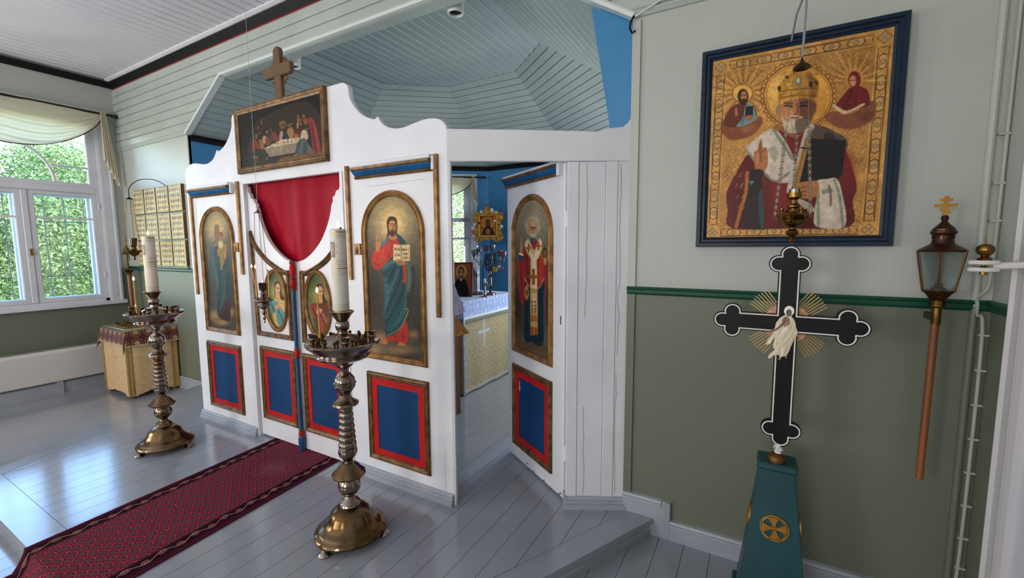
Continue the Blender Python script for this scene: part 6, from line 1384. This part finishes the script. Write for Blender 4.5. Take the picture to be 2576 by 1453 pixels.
# icon boards on the left part of the east wall
def rack():
    rows, cols = 3, 4; x0, x1, z0, z1 = -4.985, -3.82, 1.29, 2.18; cw = (x1 - x0) / cols; rh = (z1 - z0) / rows
    me = None
    order = ['top', 'middle', 'bottom']; pos_ = ['first', 'second', 'third', 'fourth']
    for r in range(rows):
        for c in range(cols):
            a = x0 + c * cw + .006; b = x0 + (c + 1) * cw - .01; d = z1 - (r + 1) * rh + .008; e = z1 - r * rh - .008
            t = thing('calendar_icon', '%s pale many-figured icon board from the left in the %s row' % (pos_[c], order[r]), 'icon', ((a + b) / 2, D, d), 'rows of calendar icons')
            ob('board', MB().box(a, b, d, e, 0, .03, EW), mat('icon_board_edge', '6b3f22', .5, col2='55311b', scale=20), t)
            sd = r * 4 + c
            def fn(X, Y, sd=sd, c=c):
                p = Paint(X, Y, 'cbc59e'); n = fbm(X * 5 + sd * 3, Y * 5); p.C *= (.85 + .3 * n)[:, None]
                for k in range(4):
                    y = .12 + .21 * k; p.poly('d9d3b0', [(.08, y - .02), (.92, y - .02), (.92, y + .17), (.08, y + .17)], .02, False, .6)
                    for q in range(9):
                        x = .13 + q * .092 + .02 * math.sin(q * 3 + sd); h = .10 + .04 * math.sin(q * 5 + k + sd); col = ['6d6a72', '7a4a3e', '54606e', '8a7a56', '5e4a48', '7d7f78'][(q * 3 + k + sd) % 6]
                        p.ell(col, x, y + .05, .038, h * .55, .03, .75); p.ell('8a6a50', x, y + .115, .02, .022, .015, .8)
                p.line('a89a6a', [(.04, .03), (.96, .03), (.96, .97), (.04, .97), (.04, .03)], .025, .01, .8, False); p.line('8a6a3a', [(.2, .955), (.8, .955)], .03, .02, .6, False)
                p.grain(20, .25); return p
            picture('painted_face', EW, (a + .002, b - .002, d + .002, e - .002), .0312, 54, 60, None, fn, t, M_paint)
    s = ob('shelf_strip', MB().box(x0, x1, z0 - .012, z0, 0, .03, EW).box(x0, x1, z1 - rh - .006, z1 - rh + .004, 0, .012, EW).box(x0, x1, z1 - 2 * rh - .006, z1 - 2 * rh + .004, 0, .012, EW), M_rail)
    tag(s, 'thin dark ledges carrying the rows of calendar icons', 'ledge')
rack()
def corner_lamp():
    x, y = -4.60, .25; t = thing('hanging_oil_lamp', 'small dark brass oil lamp hanging before the icon boards in the far corner', 'lamp', (x, y, 1.4)); c = (x, y, 0)
    ob('bowl', MB().lathe([(0, 1.36), (.008, 1.37), (.012, 1.385), (.006, 1.4), (.012, 1.41), (.04, 1.425), (.05, 1.445), (.075, 1.462), (.08, 1.47), (.05, 1.474), (.025, 1.485), (.02, 1.51), (.03, 1.53), (0, 1.53)], 22, c), M_brass, t, smooth=35)
    ob('glass_cup', MB().lathe([(0, 1.53), (.03, 1.53), (.035, 1.61), (.03, 1.61), (0, 1.56)], 18, c), M_redglass, t, smooth=35)
    ob('cap', MB().lathe([(.002, 2.07), (.008, 2.055), (.035, 2.04), (.033, 2.037), (0, 2.045)], 16, c), M_black, t, smooth=True)
    for k in range(3): a = math.radians(30 + 120 * k); chain(t, (x + .028 * math.cos(a), y + .028 * math.sin(a), 2.04), (x + .074 * math.cos(a), y + .074 * math.sin(a), 1.475), 26, .011, M_brass)
    ob('wall_hook', MB().tube([tuple(q) for q in cat_rom([(x, y, 2.07), (x + .02, y + .0, 2.16), (x + .12, y + .05, 2.24), (x + .3, y + .12, 2.24), (x + .45, D - .03, 2.17), (x + .5, D, 2.12)], 5, False)], .004, 8), M_black, t, smooth=True)
corner_lamp()
def corner_staff():
    x, y = -5.02, .33; t = thing('processional_staff', 'brass-topped processional staff with small cross standing in the far corner', 'staff', (x, y, ZL))
    ob('pole', MB().tube([(x + .03, y, ZL), (x, y, 1.2)], .018, 12), mat('copper_brown_wood', '9a6238', .4, col2='7d4c28', scale=20), t, smooth=True); c = (x, y, 0)
    ob('cup', MB().lathe([(0, 1.18), (.022, 1.18), (.026, 1.2), (.03, 1.215), (.05, 1.235), (.058, 1.245), (.05, 1.25), (0, 1.25)], 20, c), M_brass, t, smooth=35)
    ob('rod', MB().tube([(x, y, 1.25), (x - .01, y, 1.44)], .009, 8), M_brass, t); ob('crown', MB().lathe([(0, 1.42), (.05, 1.43), (.052, 1.44), (.03, 1.455), (.036, 1.47), (.022, 1.5), (.01, 1.52), (.012, 1.53), (0, 1.535)], 18, (x - .01, y, 0)), M_brass, t, smooth=35)
    F = Fr((x - .01, y, 0), (1, 0, 0), (0, 0, 1), (0, -1, 0)); ob('cross', MB().box(-.007, .007, 1.53, 1.62, -.004, .004, F).box(-.03, .03, 1.577, 1.59, -.004, .004, F), M_brass, t)
    ob('branch', MB().tube([(x, y, 1.44), (x + .05, y - .02, 1.42), (x + .09, y - .03, 1.40)], .006, 6).tube([(x + .03, y, 1.43), (x + .06, y, 1.36)], .005, 6), M_brass, t)
corner_staff()

# ------------------------------------------------------------------ swag curtain on its rod
M_sheer = None
def sheer():
    mt = bpy.data.materials.new('cream_sheer_fabric'); mt.use_nodes = True; nt = mt.node_tree; N = nt.nodes; L = nt.links
    b = N['Principled BSDF']; b.inputs['Base Color'].default_value = (*lin('e6ddc9'), 1); b.inputs['Roughness'].default_value = .8
    tr = N.new('ShaderNodeBsdfTranslucent'); tr.inputs[0].default_value = (*lin('f2e8cc'), 1); mx = N.new('ShaderNodeMixShader'); mx.inputs[0].default_value = .45
    geo = N.new('ShaderNodeNewGeometry'); nz = N.new('ShaderNodeTexNoise'); nz.inputs['Scale'].default_value = 300; L.new(geo.outputs['Position'], nz.inputs['Vector']); bp = N.new('ShaderNodeBump'); bp.inputs['Strength'].default_value = .1; L.new(nz.outputs[0], bp.inputs['Height']); L.new(bp.outputs[0], b.inputs['Normal'])
    L.new(b.outputs[0], mx.inputs[1]); L.new(tr.outputs[0], mx.inputs[2]); L.new(mx.outputs[0], N['Material Output'].inputs[0]); MATS['cream_sheer_fabric'] = mt; return mt
def swag_curtain(fr, ya, yb, zt, sag, tails, name, label, w0=.1):
    t = thing(name, label, 'curtain', fr.p((ya + yb) / 2, zt - .5, .1)); nu, nv = 90, 60
    S, V = uvgrid(0, 1, 0, 1, nu, nv); k = 4 * S * (1 - S)
    z = zt - V * (.1 + sag * k ** .75) + .0 - .02 * (1 - V); z = zt + .01 - V * (.075 + (sag - .075) * k ** .8)
    n = np.cos(V * 34 + 3 * np.sin(S * 6)) * .013 * (.3 + k); y = ya + (yb - ya) * S; w = w0 + .05 * k * V + n * (.5 + V)
    link('swag', grid_mesh('swag', fr_pos(fr, y, z, w), nu, nv, None), MATS.get('cream_sheer_fabric') or sheer(), t)
    s = np.linspace(0, 1, 40); e = [fr.p(ya + (yb - ya) * q, zt + .01 - (.075 + (sag - .075) * (4 * q * (1 - q)) ** .8), w0 + .05 * 4 * q * (1 - q) + .012) for q in s]
    ob('braid_edge', MB().tube(e, .006, 6), mat('maroon_braid', '4a1a26', .7), t, smooth=True)
    for yt, wd, ln in tails:
        nu2, nv2 = 40, 50; A, B = uvgrid(0, 1, 0, 1, nu2, nv2); zb = ln * (0.62 + .38 * A) + .035 * np.abs(((A * 5) % 1) - .5)
        y = yt + (A - .45) * wd * (.35 + .65 * B) + .03 * B; zz = zt + .01 - B * zb; w = w0 + .03 + .025 * np.sin(A * 28) * (.4 + .6 * B)
        link('tail', grid_mesh('tail', fr_pos(fr, y, zz, w), nu2, nv2, None), MATS['cream_sheer_fabric'], t)
    return t
swag_curtain(LW, -1.2, .285, 3.06, .50, [(.285, .13, .86), (-1.2, .13, .86)], 'swag_curtain', 'cream sheer swag curtain with hanging tail over the left window')
def rod(fr, a, b, z, w, label, r=.013):
    t = thing('curtain_rod', label, 'curtain rod', fr.p((a + b) / 2, z, w)); M_rod = mat('dark_bronze_rod', '3a3026', .35, .7)
    ob('rod', MB().tube([fr.p(a, z, w), fr.p(b, z, w)], r, 12), M_rod, t, smooth=True)
    for q, s in ((a, -1), (b, 1)):
        ob('finial', MB().lathe([(0, 0), (r * 1.3, 0), (r * 1.4, r), (r * .9, r * 1.5), (r * 1.7, r * 2.6), (r * 1.9, r * 3.6), (r * 1.3, r * 4.6), (0, r * 5)], 14, fr.p(q, z, w), axis=fr.U * s), M_rod, t, smooth=True)
        ob('bracket', MB().tube([fr.p(q - s * .03, z, w), fr.p(q - s * .03, z, 0)], r * .7, 8), M_rod, t, smooth=True)
rod(LW, -1.3, .37, 3.05, .1, 'dark curtain rod with turned ends above the left window')

# ------------------------------------------------------------------ lamps on the apse ceiling
def spot(x, y, label):
    t = thing('ceiling_spotlight', label, 'lamp', (x, y, 3.08), 'white cylinder spotlights'); c = (x, y, 0); M_lp = mat('white_lamp_enamel', 'e4e4e0', .3)
    ob('housing', MB().lathe([(.0, 3.25), (.05, 3.25), (.056, 3.245), (.056, 3.09), (.053, 3.082), (.047, 3.082), (.047, 3.11), (0, 3.11)], 28, c), M_lp, t, smooth=35)
    ob('stem', MB().lathe([(0, 3.25), (.012, 3.25), (.012, 3.405), (.03, 3.405), (.03, 3.418), (0, 3.418)], 16, c), M_lp, t, smooth=35); ob('lens', MB().lathe([(0, 3.1), (.046, 3.1), (.046, 3.106), (0, 3.106)], 24, c), M_black, t)
spot(-.40, .64, 'white cylinder spotlight under the beam, well right of the top cross')
spot(-2.17, .64, 'white cylinder spotlight half hidden behind the top cross')
# ------------------------------------------------------------------ sanctuary
def altar():
    x0, x1, y0, y1, z1 = -1.80, -1.03, 1.53, 2.50, .95
    t = thing('altar_table', 'altar table hung with gold cross-patterned brocade, seen through the open door', 'table', ((x0 + x1) / 2, (y0 + y1) / 2, 0))
    ob('core', MB().box(x0 + .02, x1 - .02, y0 + .02, y1 - .02, 0, z1 - .01), mat('altar_wood', '6b4a2c', .6), t)
    base = brocade('a89a72', '877a50', 'cfc08c', .1)
    def side_fn(U, V):
        p = base(U, V)
        p.line('b9c4d2', [(.38, .44), (.38, .70)], .026, .008, 1); p.line('b9c4d2', [(.28, .585), (.48, .585)], .026, .008, 1); p.line('6d7a86', [(.38, .45), (.38, .69)], .006, .004, .7)
        for v in (.008, .03): p.line('cfd0c4', [(0, v), (2, v)], .01, .006, .8)
        p.line('7d8a8c', [(0, .018), (2, .018)], .008, .004, .8); return p
    f2 = Fr((x1, 0, 0), (0, 1, 0), (0, 0, 1), (1, 0, 0)); f1 = Fr((0, y0, 0), (1, 0, 0), (0, 0, 1), (0, -1, 0)); wv = lambda U, V: .006 * np.sin(U * 18) * (1 - V)
    cloth_face('side_skirt', t, f2, y0, y1, .015, z1, 110, 100, side_fn, M_cloth, wv); cloth_face('front_skirt', t, f1, x0, x1, .015, z1, 80, 100, brocade('a8743a', '7d5426', 'c99a52', .12), M_cloth, wv)
    fb = MB().box(x1 - .008, x1 + .014, y0 - .014, y0 + .02, .01, z1); ob('braid_edge', fb, mat('silver_blue_braid', 'b5bfcc', .5, col2='6a7480', scale=80), t)
    c = thing('altar_cloth', 'white and blue cross-patterned cloth over the altar table top', 'cloth', ((x0 + x1) / 2, (y0 + y1) / 2, z1))
    blue = brocade('a3b8e0', '5f76ac', 'f0f4fb', .13); nu, nv = 100, 120; cx, cy = (x0 + x1) / 2, (y0 + y1) / 2; hx, hy = (x1 - x0) / 2 + .012, (y1 - y0) / 2 + .012; ext = .215
    U, V = uvgrid(-hx - ext, hx + ext, -hy - ext, hy + .02, nu, nv); ox = np.maximum(np.abs(U) - hx, 0); oy = np.maximum(-V - hy, 0); mn = np.minimum(ox, oy); dr = ox + oy
    px = np.clip(U, -hx, hx) + np.sign(U) * (ox * .1 + .08 * mn); py = np.clip(V, -hy, 9) - oy * .1 - .08 * mn; pz = z1 + .008 - (np.maximum(ox, oy) + .5 * mn) * .97
    P = blue(U + 2, V + 2); ed = (np.abs(U) > hx + ext - .04) | (V < -hy - ext + .04); P.C[ed] = srgb('6d7668'); ed = (np.abs(np.abs(U) - (hx + ext - .045)) < .008); P.C[ed] = srgb('dfe4ea')
    link('cover', grid_mesh('cover', np.stack([cx + px, cy + py, pz], -1), nu, nv, P.C), M_cloth, c)
    return z1 + .009
za = altar()
def lectern():
    # covered lectern just inside the screen, hung with lace and orange brocade
    x, y = -.80, 1.02; t = thing('covered_lectern', 'lectern hung with lilac-white lace and an orange brocade point behind the screen edge', 'lectern', (x, y, 0))
    ob('body', MB().loft([[(x - .16, y - .14, 0), (x + .0, y - .14, 0), (x + .0, y + .14, 0), (x - .16, y + .14, 0)], [(x - .16, y - .14, 1.0), (x - .03, y - .14, 1.0), (x - .03, y + .14, 1.0), (x - .16, y + .14, 1.0)]]), mat('brown_velvet', '5c3a26', .9), t)
    ob('top', MB().box(x - .2, x - .06, y - .1, y + .16, 1.0, 1.40), mat('lace_support', 'cfc8dc', .8), t)
    F = Fr((0, y - .05, 0), (1, 0, 0), (0, 0, 1), (0, -1, 0))
    def lace(U, V):
        p = Paint(U, V, 'd8d4e4'); q = np.sin(U * 90 + 2 * np.sin(V * 50)) * np.sin(V * 90 + 2 * np.sin(U * 50)); m_ = np.clip(q * 3, 0, 1)[:, None] * .45; p.C = p.C * (1 - m_) + srgb('8f88ac') * m_; return p
    def tri(a, b): return lambda U, V: True
    def drape(name, x0_, x1_, zt, zl, zr, fn, dep):
        nu, nv = 40, 50; A, B = uvgrid(0, 1, 0, 1, nu, nv); zb = zl + (zr - zl) * A; zz = zt - (zt - zb) * B; xx = x0_ + (x1_ - x0_) * A * (.25 + .75 * B); w = dep + .012 * np.sin(A * 14) * B
        return link(name, grid_mesh(name, fr_pos(F, xx, zz, w), nu, nv, fn(xx + 3, zz).C), M_cloth, t)
    drape('lace_cloth', -.84, -.555, 1.40, .86, .98, lace, .05)
    drape('brocade_point', -.84, -.525, 1.02, .70, .80, brocade('c98a3c', '9a6426', 'e2b870', .14), .035)
    for z in (.12, .2): ob('tassel', MB().lathe([(0, 0), (.02, .005), (.024, .03), (.012, .06), (0, .065)], 12, (-.665, .87, z - .1)), mat('white_tassel', 'd6d8e2', .8), t, smooth=True)
lectern()
def saint_panel():
    t = thing('panel_icon', 'red-brown panel icon of a dark-suited saint standing on the altar', 'icon', (-1.30, 1.86, za))
    F = Fr((-1.30, 1.86, za), (.92, .38, 0), (0, .08, 1), (.38, -.92, .05))
    ob('board', MB().box(-.13, .13, 0, .37, -.012, .01, F), mat('red_brown_icon_paint', '7d3a26', .5, col2='6d3020', scale=9), t, bevel=.003)
    def fn(X, Y):
        p = Paint(X, Y, 'a2643a'); p.C[(X < .06) | (X > .94) | (Y < .04) | (Y > .96)] = srgb('7d3324'); p.ell('d9b268', .52, .74, .24, .2, .03); p.poly('1c1a22', [(.2, .02), (.28, .4), (.42, .52), (.62, .52), (.78, .4), (.86, .02)], .03); p.ell('2a1c16', .52, .72, .13, .16, .03); p.ell('c9976c', .52, .69, .1, .14, .03); p.line('2a1c16', [(.45, .72), (.49, .72)], .025, .02); p.line('2a1c16', [(.55, .72), (.59, .72)], .025, .02); p.poly('dedad2', [(.46, .53), (.58, .53), (.52, .42)], .02, False); p.line('2a1c16', [(.44, .6), (.52, .57), (.6, .6)], .04, .02); return p
    picture('painting', F, (-.125, .125, .005, .365), .0112, 50, 70, None, fn, t, M_paint)
    ob('stand_strut', MB().box(-.02, .02, 0, .25, -.08, -.012, F), M_gilt, t)
saint_panel()
def dome():
    x, y = -1.33, 2.12; c = (x, y, 0); t = thing('glass_dome', 'clear glass dome standing behind the panel icon on the altar', 'dome', (x, y, za))
    R = .115; H = .60
    pr = [(R, 0), (R, H - R)] + [(R * math.cos(a), H - R + R * math.sin(a)) for a in [math.pi / 2 * i / 8 for i in range(1, 9)]]
    ob('glass', MB().lathe([(r, za + .02 + h) for r, h in pr], 32, c), glass('dome_glass', (.96, .98, .98), const=.12), t, smooth=True); ob('base', MB().lathe([(0, za), (.13, za), (.13, za + .02), (0, za + .02)], 32, c), M_brass, t, smooth=35)
    ob('gilt_shrine', MB().box(x - .05, x + .05, y - .04, y + .04, za + .02, za + .2).prism([(x - .06, za + .2), (x + .06, za + .2), (x, za + .3)], y - .05, y + .05, Fr((0, 0, 0), (1, 0, 0), (0, 0, 1), (0, 1, 0))), M_silver, t)
dome()
def candelabrum():
    x, y = -1.10, 2.16; c = (x, y, 0); t = thing('candelabrum', 'silver branched candelabrum with glass cups on the altar', 'candelabrum', (x, y, za))
    ob('stem', MB().lathe([(0, za), (.06, za), (.05, za + .02), (.018, za + .03), (.016, za + .07), (.024, za + .09), (.024, za + .1), (.014, za + .11), (.014, za + .19), (.026, za + .205), (.03, za + .22), (.012, za + .24), (.01, za + .27), (0, za + .27)], 20, c), M_silver, t, smooth=35)
    M_fil = mat('blue_filigree_metal', '46607c', .35, .8, col2='2f4258', scale=60)
    F = Fr((x, y, 0), (.95, .3, 0), (0, 0, 1), (.3, -.95, 0)); ob('filigree_plate', MB().prism([(-.05, za + .27), (.0, za + .255), (.06, za + .28), (.075, za + .35), (.06, za + .46), (-.06, za + .46), (-.075, za + .35)], -.006, .006, F), M_fil, t)
    gm = mat('pale_blue_gem', 'a9c4d8', .1)
    for a, b in ((-.03, .31), (.03, .31), (-.03, .36), (.03, .36), (0, .41), (0, .335)): ob('gem', MB().ellipsoid(F.p(a, za + b, .008), .008, .008, .008, 8, 6), gm, t, smooth=True)
    cups = [(-.19, .44, .0), (-.14, .45, -.03), (-.05, .49, 0), (.03, .49, .02), (.10, .43, -.02), (.155, .42, .02)]
    for i, (u, h, w) in enumerate(cups):
        ob('branch', MB().tube([F.p(0, za + .33, 0), F.p(u * .6, za + .34, w), F.p(u, za + h - .04, w)], .006, 8), M_silver, t, smooth=True)
        ob('cup', MB().lathe([(0, za + h - .045), (.01, za + h - .04), (.008, za + h - .02), (.026, za + h), (.033, za + h + .05), (.034, za + h + .055), (.03, za + h + .055), (0, za + h + .02)], 16, (F.p(u, 0, w).x, F.p(u, 0, w).y, 0)), mat('smoked_glass_cup', '6a6e74', .12, .4), t, smooth=35)
        ob('cup_rim', MB().lathe([(.031, za + h + .05), (.035, za + h + .05), (.035, za + h + .062), (.031, za + h + .062)], 16, (F.p(u, 0, w).x, F.p(u, 0, w).y, 0)), [M_silver, mat('red_wax', 'b03034', .4), mat('blue_wax', '30509a', .4)][(1 if i in (1, 4, 5) else (2 if i == 2 else 0))], t, smooth=True)
    fl = thing('silk_flowers', 'yellow, white and pink flowers fixed on the candelabrum', 'flowers', F.p(.08, za + .27, .03))
    for (u, h, r, cn, col) in ((.06, .285, .028, 'yellow', 'd8b41c'), (.105, .315, .016, 'white', 'e2ddd8'), (.14, .30, .016, 'pink', 'd84a6a')):
        m_ = MB()
        for k in range(7): a = k * 2 * math.pi / 7; m_.ellipsoid(F.p(u + r * .6 * math.cos(a), za + h + r * .6 * math.sin(a), .03), r * .5, r * .4, r * .5, 8, 5)
        ob('flower', m_, mat(cn + '_silk', col, .7), fl, smooth=True)
candelabrum()
def small_stick():
    x, y = -.98, 2.0; c = (x, y, 0); x = -1.055; c = (x, 1.97, 0); t = thing('candlestick', 'small silver candlestick with a short white candle on the altar edge', 'candlestick', (x, 1.97, za))
    ob('stick', MB().lathe([(0, za), (.045, za), (.042, za + .012), (.014, za + .02), (.01, za + .05), (.016, za + .06), (.01, za + .075), (.011, za + .13), (.014, za + .14), (.034, za + .147), (.034, za + .152), (0, za + .152)], 20, c), M_silver, t, smooth=35)
    k = thing('short_candle', 'short unlit white candle in the small silver candlestick', 'candle', (x, 1.97, za + .152)); ob('wax', MB().lathe([(0, za + .152), (.013, za + .152), (.012, za + .195), (0, za + .197)], 14, c), M_wax, k, smooth=35)
small_stick()
def gilt_icon():
    cx, cy = -1.93, 3.42; F = Fr((cx, cy, 1.56), (.94, .34, 0), (0, 0, 1), (.34, -.94, 0))
    t = thing('gilded_icon', 'openwork gilded icon frame with artificial flowers in the blue corner', 'icon', F.p(0, 0, 0))
    M_ow = mat('openwork_gilt', 'c99a42', .35, .6, col2='7a5524', scale=55, lo=.47, hi=.53, bump=.4, bscale=60)
    n = 60; out = []
    for k in range(n):
        a = 2 * math.pi * k / n; out.append((a, 1))
    ow = [(-.20, .02), (-.12, .0), (-.04, .035), (.0, .02), (.04, .035), (.12, 0), (.2, .02), (.225, .09), (.19, .15), (.2, .22), (.19, .27), (.225, .33), (.21, .41), (.14, .43), (.10, .40), (.075, .455), (.03, .49), (0, .50), (-.03, .49), (-.075, .455), (-.10, .40), (-.14, .43), (-.21, .41), (-.225, .33), (-.19, .27), (-.2, .22), (-.19, .15), (-.225, .09)]
    ob('openwork_frame', MB().prism([tuple(q) for q in cat_rom(ow, 3)], -.012, .0, F), M_ow, t)
    sc = MB()
    for k, (u, v, r) in enumerate([(-.17, .37, .035), (.17, .37, .035), (-.17, .06, .035), (.17, .06, .035), (0, .44, .04), (-.17, .2, .03), (.17, .2, .03), (-.07, .41, .028), (.07, .41, .028), (0, .05, .028), (-.09, .05, .025), (.09, .05, .025), (-.165, .28, .025), (.165, .28, .025), (-.17, .13, .02), (.17, .13, .02)]):
        for rr in (r, r * .55): sc.tube([F.p(u + rr * math.cos(a), v + rr * math.sin(a), .004) for a in [i * math.pi / 5 for i in range(10)]], .005, 5, closed=True)
    ob('scrollwork', sc, mat('bright_gilt', 'd8ab52', .3, .7), t)
    def fn(X, Y):
        p = Paint(X, Y, 'b9863a'); p.poly('3a2f2a', [(.15, .02), (.2, .3), (.34, .42), (.4, .62), (.5, .74), (.6, .62), (.66, .42), (.8, .3), (.85, .02)], .03); p.ell('2e2522', .5, .66, .13, .16, .03); p.ell('7a5a42', .5, .62, .07, .1, .02); p.ell('a8763a', .5, .2, .14, .16, .04); p.line('4a3a2c', [(.12, .4), (.3, .3)], .05, .03); p.line('4a3a2c', [(.88, .4), (.7, .3)], .05, .03); p.line('6a4a24', [(.03, .03), (.97, .03), (.97, .97), (.03, .97), (.03, .03)], .04, .02, 1, False); return p
    picture('painting', F, (-.12, .12, .09, .37), .006, 40, 46, None, fn, t, M_paint)
    ob('inner_frame', MB().sweep([(-.135, .075), (.135, .075), (.135, .385), (-.135, .385)], [(0, 0), (0, .016), (.016, .012), (.016, 0)], F), mat('bright_gilt', 'd8ab52', .3, .7), t)
    ob('cross', MB().box(-.006, .006, .495, .55, -.006, .0, F).box(-.022, .022, .52, .53, -.006, 0, F), M_silver, t)
    g = thing('silk_flowers', 'red, orange, yellow and white artificial flowers around the gilded icon', 'flowers', F.p(-.2, .2, .02))
    cols = {'white': 'dfe2e8', 'orange': 'd8582a', 'red': '8a1c22', 'yellow': 'd8b030', 'pink': 'c83a5a', 'green': '2f5a38', 'blue': '3a5c80'}
    for u, v, r, cn in ((-.21, .14, .028, 'orange'), (-.225, .2, .024, 'white'), (-.2, .25, .024, 'white'), (-.21, .08, .022, 'white'), (-.13, .27, .02, 'red'), (-.09, .35, .022, 'red'), (.1, .36, .03, 'orange'), (.1, .3, .02, 'white'), (.2, .34, .026, 'yellow'), (.21, .4, .022, 'pink'), (.2, .22, .026, 'white'), (.23, .3, .024, 'blue'), (.21, .45, .024, 'blue'), (-.1, .43, .022, 'white'), (.06, .45, .03, 'white'), (.12, .42, .022, 'white'), (.22, .25, .02, 'green')):
        m_ = MB()
        for k in range(6): a = k * 2 * math.pi / 6; m_.ellipsoid(F.p(u + r * .55 * math.cos(a), v + r * .55 * math.sin(a), .02), r * .5, r * .4, r * .5, 7, 5)
        ob('flower', m_, mat(cn + '_silk', cols[cn], .7), g, smooth=True)
gilt_icon()
o = ob('dark_staff', MB().tube([(-1.945, 3.50, 0), (-1.985, 3.53, 1.28)], .018, 10), mat('dark_staff_wood', '2a1d18', .5), smooth=True); tag(o, 'dark wooden staff leaning in the blue corner behind the altar', 'staff')
fr, L_ = AW[1]
swag_curtain(fr, L_ - 1.2, L_ - .235, 2.50, .30, [(L_ - .235, .10, .42)], 'swag_curtain', 'cream sheer swag curtain over the sanctuary window', .07)
rod(fr, L_ - 1.25, L_ - .10, 2.50, .07, 'dark curtain rod in the blue sanctuary', .012)

# ------------------------------------------------------------------ outdoors seen through the windows
M_grass = mat('grass', '6f8a3a', .9, col2='8fa050', scale=.8)
g = ob('ground', MB().box(-45, 20, -30, 30, -1.1, -1.0), M_grass); g['kind'] = 'structure'
def tree(x, y, h, r, seed, label, dark=False):
    rnd = np.random.RandomState(seed); t = thing('birch_tree' if not dark else 'pine_tree', label, 'tree', (x, y, -1), 'trees outside the window')
    ob('trunk', MB().lathe([(0, -1), (.14, -1), (.11, h * .4), (.05, h * .85), (0, h * .95)], 10, (x, y, 0)), mat('birch_bark', 'd6d4cc', .8, col2='6a6660', scale=6, stretch=(1, 1, 3)) if not dark else mat('pine_bark', '7a5a44', .9), t, smooth=True)
    n = 22000; th = rnd.rand(n) * 2 * math.pi; hh = rnd.rand(n) ** .8; rad = r * np.sqrt(rnd.rand(n)) * (0.35 + .65 * np.sin(np.pi * np.clip(hh * .92 + .08, 0, 1)) ** .7)
    cl = np.floor(rnd.rand(n) * 60).astype(int); cc = rnd.randn(60, 3) * .25
    c = np.stack([x + rad * np.cos(th), y + rad * np.sin(th), -.6 + hh * (h + .4)], -1) + cc[cl]
    d1 = rnd.randn(n, 3); d1 /= np.linalg.norm(d1, axis=1)[:, None]; d2 = np.cross(d1, rnd.randn(n, 3)); d2 /= np.linalg.norm(d2, axis=1)[:, None]; s = (.022 + .03 * rnd.rand(n))[:, None]
    P = np.stack([c - d1 * s, c + d2 * s * .5, c + d1 * s, c - d2 * s * .5], 1).reshape(-1, 3)
    me = bpy.data.meshes.new('foliage'); F = np.arange(n * 4, dtype=np.int32); me.vertices.add(n * 4); me.vertices.foreach_set('co', P.astype(np.float32).ravel()); me.loops.add(n * 4); me.loops.foreach_set('vertex_index', F); me.polygons.add(n); me.polygons.foreach_set('loop_start', np.arange(0, n * 4, 4, dtype=np.int32)); me.polygons.foreach_set('loop_total', np.full(n, 4, np.int32)); me.update(calc_edges=True)
    o = link('foliage', me, mat('birch_leaves', '93a052', .6, col2='5f7a34', scale=1.5) if not dark else mat('pine_leaves', '78894a', .6, col2='46602a', scale=1.5), t); o['kind'] = 'stuff'
side_ = ['nearest', 'second', 'third', 'fourth', 'fifth', 'sixth', 'seventh', 'eighth', 'ninth', 'tenth', 'eleventh', 'twelfth']
spots = [(-11.5, 0.9, 2.6, 1.5), (-11.8, 4.4, 2.8, 1.6), (-13.2, 7.4, 3.2, 1.7), (-15.0, 2.4, 4.2, 1.8), (-16.0, 5.8, 4.4, 1.8), (-17.5, 9.6, 4.8, 2.0), (-18.5, 3.4, 4.9, 2.1), (-19.8, 7.4, 5.1, 2.2), (-22.0, 11.5, 5.5, 2.4), (-22.5, 5.2, 5.6, 2.4), (-14.6, -1.2, 4.0, 1.8)]
for i, (x, y, h, r) in enumerate(spots):
    tree(x, y, h, r, 20 + i, ('sunlit leafy birch outside the left window, ' if i % 3 else 'sunlit darker tree outside the left window, ') + side_[i] + ' from the glass', i % 3 == 0)
for i, (x, y, h, r) in enumerate([(-8.5, 9.5, 4.5, 2.0), (-6.5, 11, 5, 2.0)]):
    tree(x, y, h, r, 50 + i, ('nearer' if i == 0 else 'farther') + ' leafy tree outside the sanctuary window', False)
